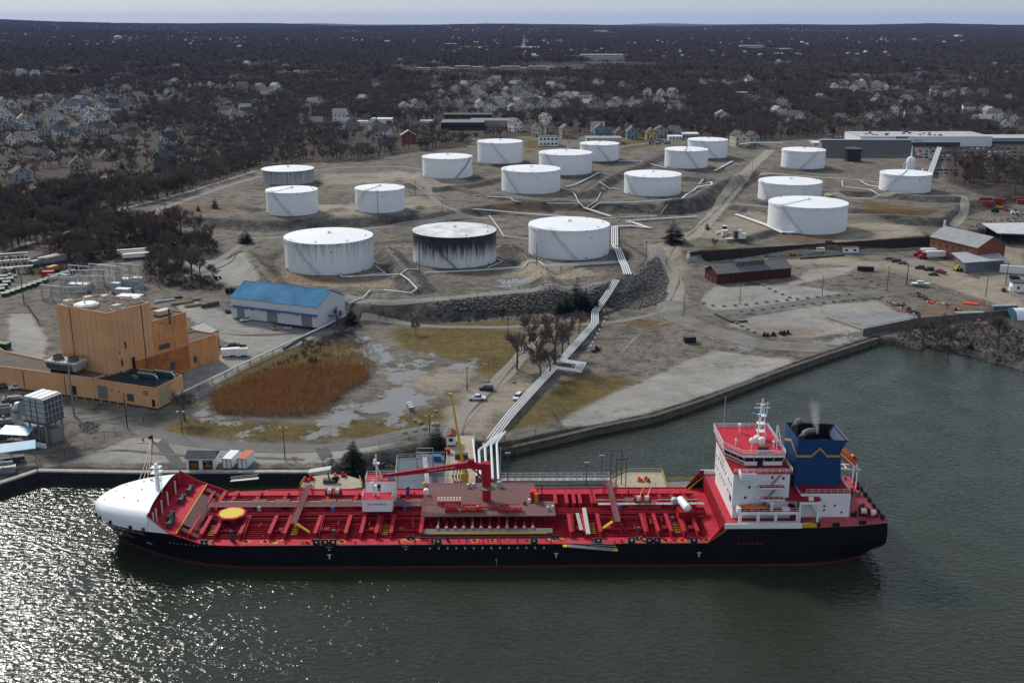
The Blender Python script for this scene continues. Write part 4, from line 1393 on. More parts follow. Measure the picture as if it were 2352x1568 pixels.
nb=text_mesh('CB PACIFIC',.72,M('blue_lettering',(.02,.02,.12)))
bd=MB().box(57.4,61.2,-6.42,-6.36,RT+.25,RT+1.05).build('name_board',SHIPW,acc)
no=put(nb,'name_lettering',bd)
no.location=(59.3,-6.45,RT+.62)
no.rotation_euler=(R(90),0,0)
# domes, radar mast
for u,v,r_,h_ in((56.6,-3.6,.75,1.9),(56.2,7.8,.5,1.7),(53.5,-.5,.3,1.3),(62.2,-2,.4,1.2)):
 MB().cyl((u,v,RT),.14,h_,8).sphere((u,v,RT+h_+r_*.7),r_,r_,r_,14,8).build('satellite_dome',SHIPW,acc,True)
for u,v in((58.9,1.2),(59.9,.2)):
 MB().lathe((u,v,RT),[(.85,0),(.85,1.4),(.5,1.8),(0.01,1.85)],14).build('radome',SHIPW,acc,True)
MB().box(58.2,60.6,-3.6,-2.6,RT+.1,RT+.9).build('roof_locker',M('brown_canvas',(.12,.06,.03),.8),acc)
rm=MB()
for a,b in(((59.4,3.0),.2),((61.4,3.0),.2),((60.4,5.2),.2)):
 rm.bar((*a,RT),(60.4+(a[0]-60.4)*.35,3.8+(a[1]-3.8)*.35,RT+8.2),.28)
for z in(2,4,6):
 rm.box(59.4,61.4,2.8,4.8,RT+z,RT+z+.1)
rm.bar((60.4,3.8,RT+7),(60.4,3.8,RT+10.2),.3).bar((58.4,3.8,RT+8),(62.3,3.8,RT+8),.16).bar((58.8,3.8,RT+9),(62,3.8,RT+9),.12)
rm.bar((61.6,3.8,RT+6),(61.6,3.8,RT+9.4),.14)
rm.build('radar_mast',SHIPW,acc)
MB().bar((57.9,3.2,RT+6.9),(60.0,3.0,RT+6.2),.4,.25).build('radar_scanner',M('scanner_blue',(.1,.3,.5),.5),acc)
MB().cyl((60.4,3.8,RT+8.6),.6,.25,12).build('mast_cap',SHIPW,acc)
aw=MB().bar((62.6,-3.4,RT),(63.0,-1.2,RT+5.4),.16).bar((64.0,-3.4,RT),(63.1,-1.2,RT+5.4),.16).bar((62.6,-1.0,RT),(63.0,-1.2,RT+5.4),.14)
for k in range(5):
 aw.bar((62.65+k*.06,-3.3+k*.4,RT+k),(63.9-k*.14,-3.3+k*.4,RT+k),.08)
aw.build('aerial_frame',SHIPW,acc)
MB().bar((52.6,9.5,RT),(52.6,9.5,RT+9),.05).build('whip_aerial',SHIPW,acc)
# stairs and galleries on the near side
for z,x0,x1 in((15.1,56.8,63.0),(18.0,56.8,63.0)):
 MB().box(x0,x1,-12.0,-10.3,z-.35,z).build('gallery',SHIPW,acc)
 MB().box(x0+.1,x1-.1,-11.9,-10.35,z,z+.03).build('gallery_deck',DECKD,acc)
 g_=MB()
 for h_ in(.5,1.0):
  g_.bar((x0,-11.95,z+h_),(x1,-11.95,z+h_),.05)
 for k in range(6):
  u=x0+(x1-x0)*k/5
  g_.bar((u,-11.95,z),(u,-11.95,z+1),.06)
 g_.build('gallery_rail',SHIPW,acc)
for z0,z1,u0,u1 in((12.3,15.1,59.0,61.4),(15.1,18.0,59.0,61.4),(18.0,21.0,59.4,62.0)):
 s_=MB()
 for k in range(10):
  s_.box(u0+(u1-u0)*k/10,u0+(u1-u0)*(k+1)/10,-11.6,-10.8,z0+(z1-z0)*k/10,z0+(z1-z0)*k/10+.08)
 s_.bar((u0,-11.65,z0+.8),(u1,-11.65,z1+.8),.06)
 s_.build('outside_stair',DECKD,acc)
for u,z in((55.0,17.2),(60.2,19.6),(62.8,19.4),(54.2,14.6)):
 MB().box(u-.25,u+.25,-10.36,-10.28,z,z+.6).build('window',GLASS,acc)
wp=[(v,z)for z in(14.2,17.0)for v in(-8.5,-6.8,-5.1,-1.8,.2,2.2,4.2,7,9)]
for v,z in wp:
 MB().box(51.13,51.2,v-.22,v+.22,z,z+.65).build('window',GLASS,acc)
for v in(-9.0,-8.2,-7.4):
 MB().box(51.13,51.2,v-.2,v+.2,11.2+2,12.4+2).build('window',GLASS,acc)
sm_=M('faded_pink_lettering',(.62,.42,.42),.6)
for k,(t,z)in enumerate((('SAFETY FIRST',19.2),('NO SMOKING',18.1))):
 o=put(text_mesh(t,1.0,sm_),'front_lettering',acc)
 o.location=(51.17,3.2,z)
 o.rotation_euler=(R(90),0,R(-90))
# rail of the wing bridge front sill in red
MB().bar((50.9,10.9,B1+.5),(50.9,-.5,B1+.5),.1,.35).bar((50.95,-.55,B1+.5),(54.5,-5.85,B1+.5),.1,.35).build('sill_band',DECKD,wh_o)
# small davit crane, rafts on the boat deck
dc=Vector((60.2,-11.6,AD))
MB().cyl(dc,.4,1.6,10).bar(dc+Vector((0,0,1.8)),dc+Vector((-3.6,.3,3.2)),.35,.4).box(dc.x-.5,dc.x+.5,dc.y-.45,dc.y+.45,AD+1.5,AD+2.2).build('davit_crane',SHIPW,ship)
MB().box(62.6,64.2,-12.3,-11.2,AD,AD+.75).build('raft_locker',SHIPW,ship)
rl=MB()
for h_ in(.5,1.0):
 rl.bar((a0,-12.75,AD+h_),(a1+4.7,-12.75,(AD+h_)if True else 0),.05)
for k in range(10):
 rl.bar((a0+k*1.5,-12.75,AD),(a0+k*1.5,-12.75,AD+1),.05)
rl.build('boat_deck_rail',SHIPW,ship)
MB().box(a0-.3,a0+.5,-12.9,-10.4,AD-.3,AD+1.0).build('bulwark_corner',SHIPW,ship)
MB().box(a1+.2,a1+4.6,-13.0,-9,14.7,14.9).build('side_gallery',DECKD,ship)
MB().box(63.0,71.6,-12.0,12.0,14.72,14.85).build('casing_deck',DECKD,ship)
MB().box(64.4,67.2,-8.2,8.2,POOPZ,14.7).build('link_house',SHIPW,ship)
MB().box(68.3,69.4,-13.1,-12.6,15.2,16.0).build('navigation_light_box',SHIPW,ship)
# engine casing house and funnel
MB().box(67.4,79.0,-9.9,9.9,POOPZ,15.6).build('casing_house',SHIPW,ship)
MB().box(67.4,79.0,-9.9,9.9,15.61,15.66).build('casing_roof',DECKD,ship)
rl=MB()
for h_ in(.5,1.0):
 rl.bar((68.5,-9.8,15.6+h_),(78.9,-9.8,15.6+h_),.05).bar((78.9,-9.8,15.6+h_),(78.9,9.8,15.6+h_),.05)
for k in range(8):
 rl.bar((68.5+k*1.48,-9.8,15.6),(68.5+k*1.48,-9.8,16.6),.06)
rl.build('casing_rail',SHIPW,ship)
for u,z in((71.8,11.2),(73,12.4),(73,11.4),(77.2,10.8),(75.5,12.6)):
 MB().tube([(u,-9.88,z),(u,-9.96,z)],.28,10).build('porthole',DGREY,ship)
MB().bar((69.0,-10.2,14.4),(72.2,-10.8,9.7),.9,.12).build('casing_stair',SHIPW,ship)
F0,F1,FV,FT=66.9,78.0,5.4,27.5
fu=MB()
for(xa,ya),(xb,yb_)in(((F0,-FV),(F1,-FV)),((F1,-FV),(F1,FV)),((F1,FV),(F0,FV)),((F0,FV),(F0,-FV))):
 fu.add([(xa,ya,15.6),(xb,yb_,15.6),(xb-(.9 if xb==F1 else 0),yb_,25.2),(xa-(.9 if xa==F1 else 0),ya,25.2)],[(0,1,2,3)])
o_=len(fu.v)
fu.v+=[(F0,-FV,25.2),(F1-.9,-FV,25.2),(F1-.9,FV,25.2),(F0,FV,25.2),(F0,-FV,FT),(F1+.9,-FV,FT-.5),(F1+.9,FV,FT-.5),(F0,FV,FT)]
fu.f+=[tuple(o_+i for i in f)for f in((0,1,5,4),(1,2,6,5),(2,3,7,6),(3,0,4,7))]
fun=fu.build('funnel',FUN,ship)
fun['label']='blue funnel casing with a gold zigzag band'
fi=MB()
fi.add([(F0+.25,-FV+.25,FT-.1),(F1+.6,-FV+.25,FT-.6),(F1+.6,FV-.25,FT-.6),(F0+.25,FV-.25,FT-.1),(F0+.25,-FV+.25,23.0),(F1-1.2,-FV+.25,23.0),(F1-1.2,FV-.25,23.0),(F0+.25,FV-.25,23.0)],[(1,0,4,5),(2,1,5,6),(3,2,6,7),(0,3,7,4),(4,7,6,5)])
fi.build('funnel_well',M('sooty_black',(.01,.01,.01),.9),fun)
lv=MB()
for k in range(14):
 v=-4.9+k*.75
 lv.bar((F1-1.0,v,25.6),(F1+.55,v,FT-.55),.1)
lv.build('funnel_louvres',DGREY,fun)
EXH=M('exhaust_steel',(.16,.15,.14),.45,.6)
MB().tube([(F0+1.6,-2.2,25.2),(F0+1.7,-2.2,26.6),(F0+2.3,-2.2,27.6),(F0+3.4,-2.2,28.2),(F0+4.6,-2.2,28.2)],.75,14).build('exhaust_pipe',EXH,fun,True)
MB().tube([(F0+1.2,2.6,25.2),(F0+1.3,2.6,27.6),(F0+1.8,2.6,28.6),(F0+2.8,2.6,28.9)],.8,14).build('exhaust_pipe',EXH,fun,True)
MB().tube([(F0+4,-3,25.6),(F0+7.8,-3,25.6)],.7,10).build('silencer',DGREY,fun)
zb,zpk=23.1,25.7
def band(a,b,t=.55):
 return(a,b)
gb=MB()
def strip(p,q,t=.55):
 gb.add([(p[0],-FV-.03,p[1]-t/2),(q[0],-FV-.03,q[1]-t/2),(q[0],-FV-.03,q[1]+t/2),(p[0],-FV-.03,p[1]+t/2)],[(0,1,2,3)])
 gb.add([(p[0],FV+.03,p[1]-t/2),(q[0],FV+.03,q[1]-t/2),(q[0],FV+.03,q[1]+t/2),(p[0],FV+.03,p[1]+t/2)],[(3,2,1,0)])
zpk=25.05
for p,q in(((F0,zb),(F0+3.5,zb)),((F0+3.5,zb),(F0+5.4,zpk)),((F0+5.4,zpk),(F0+7.2,zb)),((F0+7.2,zb),(F1-.75,zb))):
 strip(p,q)
for s_ in(-1,1):
 gb.add([(F0-.03,s_*FV,zb-.28),(F0-.03,0,zpk-.28),(F0-.03,0,zpk+.28),(F0-.03,s_*FV,zb+.28)],[(0,1,2,3)])
gb.build('gold_band',GOLD,fun)
# mooring deck aft
for px,py in((1922/1,1142),):
 pass
for u,v in((82.6,-9.0),(84.6,-9.8)):
 MB().tube([(u-.7,v,POOPZ+1.0),(u+.7,v,POOPZ+1.0)],.75,12).build('rope_drum',M('white_rope',(.62,.61,.58),.9),ship)
 for e in(-.8,.8):
  MB().tube([(u+e-.06,v,POOPZ+1.0),(u+e+.06,v,POOPZ+1.0)],1.05,12).build('drum_flange',DECKD,ship)
for k in range(26):
 u=random.uniform(79.8,86.3)
 v=random.uniform(-12,12)
 s_=random.uniform(.25,.7)
 MB().obox((u,v,POOPZ),s_*1.6,s_*1.2,s_*1.8,random.uniform(0,3)).cyl((u+s_,v,POOPZ),s_*.4,s_*2.4,8).build('mooring_gear',random.choice([DGREY,BLACK,DECKD,GREY,REDS]),ship)
for v in np.linspace(-11,11,8):
 MB().box(86.2,86.8,v-.7,v+.7,POOPZ,POOPZ+1.1).build('stern_fairlead',BLACK,ship)
for u in(70,74.5,81):
 MB().box(u-.8,u+.8,-15.1+(1.2 if u>80 else 0),-14.6+(1.2 if u>80 else 0),POOPZ,POOPZ+.9).build('roller_fairlead',BLACK,ship)
rl=MB()
for h_ in(.5,1.0):
 rl.bar((86.9,-12.9,POOPZ+h_),(86.9,12.9,POOPZ+h_),.06)
for k in range(14):
 rl.bar((86.9,-12.9+k*2,POOPZ),(86.9,-12.9+k*2,POOPZ+1),.06)
rl.build('stern_rail',DGREY,ship)
MB().box(66.8,69.9,-15.3,-14.6,POOPZ,POOPZ+.9).build('yellow_locker',YEL,ship)
MB().tube([(62.2,-15.6,POOPZ+.55),(62.2,-15.64,POOPZ+.55)],.45,14).build('panama_chock',BLACK,ship)
fs=MB().bar((86.5,2,POOPZ),(87,2,POOPZ+4),.08)
fs.build('flagstaff',SHIPW,ship)
MB().add([(86.9,2,POOPZ+3.8),(86.9,2.1,POOPZ+2.6),(86.2,1.2,POOPZ+2.4),(86.3,1.1,POOPZ+3.5)],[(0,1,2,3)]).build('flag',M('dark_flag',(.08,.05,.02),.8),ship)
# stern davit frame for the free-fall boat
dv_=MB()
for v in(6.2,9.0):
 dv_.bar((79.2,v,15.0),(86.6,v,17.6-3),.3).bar((80,v,POOPZ),(80,v,19.5),.28).bar((85.8,v,POOPZ),(85.8,v,15),.28).bar((79.4,v,20.5),(86,v,14.6),.3)
for u in(80,83,85.8):
 dv_.bar((u,6.2,15),(u,9,15),.2)
dv_.build('lifeboat_davit',SHIPW,ship)
def lifeboat(name,label,c,L_,r_,tilt,rz,open_top=False):
 b=thing(name,label,'lifeboat',(0,0,0))
 m_=MB()
 nn,kk=14,12
 for i in range(nn+1):
  t=i/nn
  x=(t-.5)*L_
  w=r_*max(0.03,math.sin(math.pi*min(1,max(0,.04+t*.92))))**.55
  for k in range(kk):
   a=2*math.pi*k/kk
   zz=math.sin(a)*w*(.8 if math.sin(a)<0 else(.25 if open_top else .95))
   m_.v.append((x,math.cos(a)*w,zz))
 for i in range(nn):
  for k in range(kk):
   a,e=i*kk+k,i*kk+(k+1)%kk
   m_.f.append((a,e,e+kk,a+kk))
 m_.build('boat_hull',M('lifeboat_orange',(.72,.11,.015),.45),b,True)
 if open_top:
  MB().box(-.5,.6,-.4,.4,.2,.55).build('console',M('boat_grey',(.3,.3,.3)),b)
  MB().box(L_*.35,L_*.45,-.25,.25,.2,.75).build('outboard_motor',DGREY,b)
 else:
  MB().box(L_*.16,L_*.36,-r_*.5,r_*.5,r_*.7,r_*1.25).build('helm_cupola',M('lifeboat_orange',(.72,.11,.015),.45),b)
  for s_ in(-1,1):
   MB().box(L_*.18,L_*.34,s_*r_*.51-.02,s_*r_*.51+.02,r_*.9,r_*1.15).build('window',GLASS,b)
 b.location=(c[0]*CR-c[1]*SR,240.4+c[0]*SR+c[1]*CR,c[2])
 b.rotation_euler=(0,tilt,rz+SHIP_RZ)
 return b
lifeboat('free_fall_lifeboat','closed orange free-fall lifeboat in its white frame at the stern',(82.8,7.6,17.6),7.4,1.35,R(40),0)
lifeboat('rescue_boat','small open orange rescue boat beside the white deck crane of the ship',(55.9,-11.5,AD+.95),6.6,.95,0,0,True)
# far-side accommodation ladder with yellow ends hanging on the near side
al=thing('accommodation_ladder','galvanised gangway ladder with yellow end hung along the black hull side','ladder')
a=sp((1000+1800/4.48)/1.0884,(1100+1140/4.48)/1.0884,5.8)
a=Vector((a.x,-16.1,5.7))
b=sk((1350+845/4.48)/1.0884,(1100+1225/4.48)/1.0884,-16.4)
def wl(p):
 return Vector((p[0]*CR-p[1]*SR,240.4+p[0]*SR+p[1]*CR,p[2]))
a2,b2=wl(a+Vector((1.5,0,0))),wl(Vector((b.x,-16.4,b.z)))
for s_ in(-.45,.45):
 MB().bar(a2+Vector((0,s_,0)),b2+Vector((0,s_,0)),.1,.28).build('side_beam',STAIN,al)
 MB().bar(a2+Vector((0,s_,1.05)),b2+Vector((0,s_,1.05)),.07).bar(a2+Vector((0,s_,.6)),b2+Vector((0,s_,.6)),.05).build('hand_rail',STAIN,al)
for k in range(30):
 p=a2.lerp(b2,(k+.5)/30)
 MB().box(p.x-.12,p.x+.12,p.y-.42,p.y+.42,p.z+.02,p.z+.07).build('tread',STAIN,al)
for k in range(9):
 p=a2.lerp(b2,k/8)
 MB().bar(p+Vector((0,-.45,0)),p+Vector((0,-.45,1.05)),.06).build('stanchion',STAIN,al)
for p in(a2-Vector((.6,0,0)),b2):
 MB().box(p.x-.5,p.x+.5,p.y-.6,p.y+.7,p.z-.1,p.z+.12).build('end_platform',YEL,al)
# ==== storage tanks
def stained(name,base,dark,z0,z1,amount,vscale=.05,uscale=.9):
 m=bpy.data.materials.new(name)
 m.use_nodes=True
 nt=m.node_tree
 L=nt.links.new
 b=nt.nodes['Principled BSDF']
 b.inputs['Roughness'].default_value=.6
 tc=nd(nt,'ShaderNodeTexCoord')
 sep=nd(nt,'ShaderNodeSeparateXYZ')
 L(tc.outputs['Object'],sep.inputs[0])
 ang=nd(nt,'ShaderNodeMath',operation='ARCTAN2')
 L(sep.outputs['Y'],ang.inputs[0])
 L(sep.outputs['X'],ang.inputs[1])
 cmb=nd(nt,'ShaderNodeCombineXYZ')
 mul=nd(nt,'ShaderNodeMath',operation='MULTIPLY')
 mul.inputs[1].default_value=20*uscale
 L(ang.outputs[0],mul.inputs[0])
 mz=nd(nt,'ShaderNodeMath',operation='MULTIPLY')
 mz.inputs[1].default_value=vscale
 L(sep.outputs['Z'],mz.inputs[0])
 L(mul.outputs[0],cmb.inputs['X'])
 L(mz.outputs[0],cmb.inputs['Y'])
 n=nd(nt,'ShaderNodeTexNoise',Scale=1.0,Detail=6.0,Roughness=.7)
 L(cmb.outputs[0],n.inputs['Vector'])
 g=nd(nt,'ShaderNodeMapRange')
 g.inputs['From Min'].default_value=z0
 g.inputs['From Max'].default_value=z1
 L(sep.outputs['Z'],g.inputs['Value'])
 ad=nd(nt,'ShaderNodeMath',operation='MULTIPLY_ADD')
 L(g.outputs[0],ad.inputs[0])
 ad.inputs[1].default_value=amount
 L(n.outputs['Fac'],ad.inputs[2])
 r=nd(nt,'ShaderNodeMapRange')
 r.interpolation_type='SMOOTHSTEP'
 r.inputs['From Min'].default_value=.55
 r.inputs['From Max'].default_value=1.02
 L(ad.outputs[0],r.inputs['Value'])
 mx=nd(nt,'ShaderNodeMix',data_type='RGBA')
 mx.inputs[6].default_value=(*base,1)
 mx.inputs[7].default_value=(*dark,1)
 L(r.outputs[0],mx.inputs[0])
 L(mx.outputs[2],b.inputs['Base Color'])
 return m
TLAB=['large white tank nearest the blue-roofed warehouse, faint grey streaks below its rim','large white tank with heavy black stains running down from its rim','large clean white tank beside the bundle of pipes going down the front bank','white tank on the upper terrace in front of the squat streaked one','white tank on the upper terrace above the gap between the two left front tanks','squat grey-white tank with dark vertical streaks beside the wooded track','white tank with a dark stair slanting down its right side, in the back row','tall white back-row tank nearest the parked trucks and the white two-storey office','broad white tank just behind and overlapped by another tank in the middle of the farm','white tank in the middle of the farm overlapping the broad one behind it','white back-row tank standing in front of the long pale flat-roofed shed','lone white tank in the middle beside the pale dirt road','white tank overlapping the rearmost tank left of the dirt road','rearmost white tank left of the dirt road, partly hidden by its neighbour','small white tank right of the dirt road in front of the long dark roof','broad white tank half hidden behind the big tank above the dark retaining wall','big white tank standing just above the long dark retaining wall','white tank at the right with a tall white vapour column rising behind it','small black tank against the long dark roof']
STK_A=stained('streaked_tank_paint',(.76,.78,.81),(.20,.20,.21),2,15,.28)
STK_B=stained('blackened_tank_paint',(.70,.71,.73),(.018,.018,.02),1.0,13.0,.62)
STK_C=stained('squat_tank_paint',(.55,.57,.60),(.11,.11,.13),-20,12,.36,.02,.8)
TROOF=M('tank_roof_paint',(.85,.86,.88),.45,var=.03,scale=.15)
TROOF2=M('tank_roof_sooty',(.66,.66,.67),.5,var=.35,scale=.12)
STAIRM=M('stair_grey',(.52,.52,.53),.6)
TANKOBJ=[]
for i,(t,(cx,cy,r,h))in enumerate(zip(TANKS,TK)):
 black=i==18
 T=thing('storage_tank',TLAB[i],'tank',(cx,cy,t[5]),0,'storage tanks')
 TANKOBJ.append(T)
 m={0:STK_A,1:STK_B,5:STK_C,18:M('black_tank_paint',(.02,.02,.022),.55)}.get(i,WHITE2)
 n=72
 MB().lathe((0,0,0),[(r,0),(r,h)],n).build('shell',m,T,True)
 rf=MB().lathe((0,0,0),[(r+.12,h-.05),(r+.12,h+.06),(r*.5,h+r*.032),(.02,h+r*.064)],n).build('roof',TROOF2 if i==1 else(DGREY if black else TROOF),T,True)
 MB().lathe((0,0,0),[(r+.02,h-.9),(r+.34,h-.9),(r+.34,h-.75),(r+.02,h-.75)],n).build('wind_girder',m,T)
 MB().lathe((0,0,0),[(r+.6,-.3),(r+.6,.12),(r,.12)],n).build('ring_foundation',CONCD,T)
 MB().cyl((0,0,h+r*.064),.5,.5,10).cyl((r*.03,0,h+r*.064+.5),.75,.2,10).build('roof_vent',LGREY,rf)
 for k in range(3):
  a=R(-100+k*47+i*31)
  MB().cyl((r*.86*math.cos(a),r*.86*math.sin(a),h+.1),.38,.6,8).build('roof_hatch',LGREY,rf)
 for k in range(7):
  a=R(-160+k*23)
  MB().obox(((r+.03)*math.cos(a),(r+.03)*math.sin(a),h-.55),.8,.25,.3,a+R(90)).build('shell_vent',GREY,T)
 if t[6]is not None:
  a0,a1=R(-90+t[6]),R(-90+t[7])
  N=34
  ins,top=MB(),MB()
  for k in range(N):
   p,q=k/N,(k+1)/N
   aa,ab=a1+(a0-a1)*p,a1+(a0-a1)*q
   za,zb_=h*p,h*q
   ro=r+.95
   A,B=(math.cos(aa),math.sin(aa)),(math.cos(ab),math.sin(ab))
   ins.bar((A[0]*ro,A[1]*ro,za+.1),(B[0]*ro,B[1]*ro,zb_+.1),.12,.3)
   ins.bar((A[0]*(r+.5),A[1]*(r+.5),za),(B[0]*(r+.5),B[1]*(r+.5),za),.6,.05)
   top.bar((A[0]*ro,A[1]*ro,za+1.15),(B[0]*ro,B[1]*ro,zb_+1.15),.09)
   if k%2==0:
    top.bar((A[0]*ro,A[1]*ro,za),(A[0]*ro,A[1]*ro,za+1.15),.08)
  st_=ins.build('spiral_stair',STAIRM if i not in(1,6)else DGREY,T)
  top.build('stair_handrail',STAIRM if i not in(1,6)else DGREY,st_)
  g=MB()
  for k in range(8):
   p,q=a0+(k-4)*.035,a0+(k-3)*.035
   g.bar((r*math.cos(p),r*math.sin(p),h+1.0),(r*math.cos(q),r*math.sin(q),h+1.0),.06)
   g.bar((r*math.cos(p),r*math.sin(p),h),(r*math.cos(p),r*math.sin(p),h+1.0),.06)
  g.build('roof_handrail',LGREY,rf)
 if i in(4,12,16,17,3):
  aa=R(-90+(t[6]or 0))
  MB().bar((r*math.cos(aa),r*math.sin(aa),h+.35),(0,0,h+r*.064+.3),.7,.12).build('roof_walkway',M('walkway_grey',(.5,.5,.5)),rf)
 if i in(0,2,9,15,17,4):
  aa=R(-90+(12 if i!=2 else 30))
  MB().obox(((r+.05)*math.cos(aa),(r+.05)*math.sin(aa),h*.72),.7,.06,.6,aa+R(90)).build('number_plate',M('plate_blue',(.1,.14,.25)),T)
 for k in range(3 if i<3 else 1):
  aa=R(-90+(-60,22,55)[k])
  MB().tube([((r-.2)*math.cos(aa),(r-.2)*math.sin(aa),.9),((r+.6)*math.cos(aa),(r+.6)*math.sin(aa),.9)],.4,10).build('nozzle',LGREY,T)
# white vapour column behind the right tank
v0=gp(2088,412)
vc=thing('vapour_column','tall white vapour recovery column with piping behind the right-hand tank','column',v0)
MB().lathe((0,0,0),[(3.0,0),(3.0,13.5),(2.2,15.2),(.6,15.8),(.5,19.5),(.3,19.6),(.3,23)],20).build('vessel',WHITE2,vc,True)
MB().tube([(-3,0,11),(-4.5,0,11.2),(-4.8,0,8),(-4.8,0,0)],.45,8).build('side_pipe',PIPEW,vc)
for z in(8,11.5):
 g=MB()
 for k in range(10):
  a,b=R(36*k),R(36*k+36)
  g.bar((3.9*math.cos(a),3.9*math.sin(a),z+1),(3.9*math.cos(b),3.9*math.sin(b),z+1),.1)
  g.bar((3.9*math.cos(a),3.9*math.sin(a),z),(3.9*math.cos(a),3.9*math.sin(a),z+1),.1)
 g.build('ring_rail',LGREY,vc)
MB().box(5,12,-2,2,0,.4).box(5.5,7,-1,1,.4,6).box(8.5,9.5,-1,1,.4,7.5).box(10.5,11.5,-.7,.7,.4,5).build('vapour_skid',PIPEW,vc)
# ==== pipelines
def offset_path(pts,d):
 out=[]
 for i,p in enumerate(pts):
  a=pts[max(i-1,0)]
  b=pts[min(i+1,len(pts)-1)]
  d1=Vector((p.x-a.x,p.y-a.y))if i else Vector((b.x-p.x,b.y-p.y))
  d2=Vector((b.x-p.x,b.y-p.y))if i<len(pts)-1 else d1
  d1.normalize()
  d2.normalize()
  n1,n2=Vector((d1.y,-d1.x)),Vector((d2.y,-d2.x))
  m_=(n1+n2)
  if m_.length<.2:
   m_=n1
  m_.normalize()
  k=d/max(.45,m_.dot(n1))
  out.append(Vector((p.x+m_.x*k,p.y+m_.y*k,p.z)))
 return out
def pipeline(label,pts,n=1,r=.28,dz=1.0,sp_=.85,every=9.0,zfix=None,mat=None,world=False):
 w=[Vector(p)for p in pts]if world else[gp(x,y,dz)for x,y in pts]
 if zfix:
  for p,z in zip(w,zfix):
   if z is not None:
    p.z=z
# follow the ground on long legs
 q=[w[0]]
 for a,b in zip(w[:-1],w[1:]):
  k=max(1,int((b-a).length/14))if not world else 1
  for j in range(1,k+1):
   p=a.lerp(b,j/k)
   if not world:
    g_=float(zt(p.x,p.y))+dz
    if j<k:
     p.z=max(p.z,g_)if g_>p.z else p.z*.5+max(g_,p.z-1)*.5
   q.append(p)
 T=thing('pipeline',label,'pipeline',q[0],0,'white fuel pipelines')
 o=q[0].copy()
 for k in range(n):
  MB().tube([p-o for p in offset_path(q,(k-(n-1)/2)*sp_)],r,8).build('pipe',mat or PIPEW,T,True)
 L_,nxt=0.0,2.0
 for a,b in zip(q[:-1],q[1:]):
  seg=(b-a).length
  while nxt<L_+seg:
   p=a.lerp(b,(nxt-L_)/seg)
   g_=float(zt(p.x,p.y))
   if p.z-g_>.45 and g_>-3:
    d=(b-a).normalized()
    s_=Vector((d.y,-d.x,0))*(n*sp_/2)
    MB().bar(p-o-s_-Vector((0,0,r+.1)),p-o+s_-Vector((0,0,r+.1)),.2).bar(p-o-s_*.7-Vector((0,0,r)),p-o-s_*.7-Vector((0,0,p.z-g_)),.18).bar(p-o+s_*.7-Vector((0,0,r)),p-o+s_*.7-Vector((0,0,p.z-g_)),.18).build('pipe_support',GREY,T)
   nxt+=every
  L_+=seg
 return T
pipeline('four white pipes stepping down the bank to the jetty with a square loop halfway',[(1415,667.5),(1366.5,724),(1366.5,749.7),(1288.7,838),(1336,844.5),(1327,861),(1272,853),(1177.5,957),(1162.4,975),(1118,1020)],4,.27,1.6,.85,8)
pj=[at(1118,1020,5.2)]
for k,(x,y0,y1)in enumerate(((1100,1034,1092),(1114,1028,1094),(1128,1022,1096),(1141,1017,1098))):
 a,b,c=at(1112+k*9,1024-k*3,5.0),at(x,y0,5.0),at(x+4,y1+4,5.0)
 pipeline(['leftmost','second','third','rightmost'][k]+' of four white pipes running straight to the ship berth',[at(1140+k*7,1000-k*3,5.0),b,c],1,.36,every=100,world=True)
pipeline('single white pipe beside the four berth pipes at the jetty edge',[at(1086,1008,4.8),at(1095,1092,4.8)],1,.3,every=100,world=True)
pipeline('bundle of white pipes running down beside the right front tank',[(1411.6,524.4),(1411.6,565),(1422.6,584.6),(1442,635)],4,.35,1.0,1.0,7)
pipeline('long double white pipe behind the right front tank',[(1087,484),(1140,488),(1266,499),(1330,505)],2,.35,1.0)
pipeline('white pipe going right from the pipe manifold towards the dirt road',[(1376,505),(1507,499)],1,.3,.8)
pipeline('thick white pipe pair ending at the pale dirt road',[(1440,511),(1485,508),(1600,501)],2,.4,.9)
pipeline('broad white pipe pair at the manifold corner right of the front tank',[(1409,524),(1450,522),(1491,527),(1441,511)],3,.34,.9)
pipeline('white pipes slanting from the Y-junction to the manifold',[(1343,476),(1403,500)],2,.35,.8,1.1)
pipeline('left arm of the Y-shaped white pipe junction',[(1313,442),(1329,467),(1343,476)],1,.28,.7)
pipeline('right arm of the Y-shaped white pipe junction',[(1380,445),(1370.5,464),(1348.6,475)],1,.28,.7)
pipeline('white pipe below the lone middle tank with a hooked end',[(1358,481),(1376,469),(1533,480),(1541.6,478.6),(1517,494)],1,.38,.7)
pipeline('white pipe along the foot of the middle tank dike',[(1116,454),(1171,457),(1182,465),(1336.6,470)],1,.28,.7)
pipeline('white double pipe between the middle tanks',[(1300,432),(1321,427),(1376,399)],2,.32,.8)
pipeline('white pipe stepping over the dike left of the lone middle tank',[(1376,419),(1398,435),(1428,437)],1,.34,.7)
pipeline('white pipe with a square loop right of the lone middle tank',[(1567,459),(1603,431.6),(1636,427),(1630,418),(1604,426),(1625,413)],2,.34,.8)
pipeline('white double pipe near the top of the dirt road',[(1641,395),(1682,373)],3,.34,.8)
pipeline('thin white pipe across the gap left of the retaining-wall tank',[(1690,472),(1767,479.6)],1,.3,.8)
pipeline('short white pipe meeting the retaining-wall tank',[(1709,496),(1766,491.6)],1,.32,.8)
pipeline('triple white pipe slanting down to the foot of the retaining-wall tank',[(1690,495),(1760,520),(1799,538)],3,.36,.8)
pipeline('white pipe along the foot of the streaked front tank',[(779.6,633),(786.5,639),(860,636),(920,633),(934,622),(964,622)],1,.3,.7,.85,12)
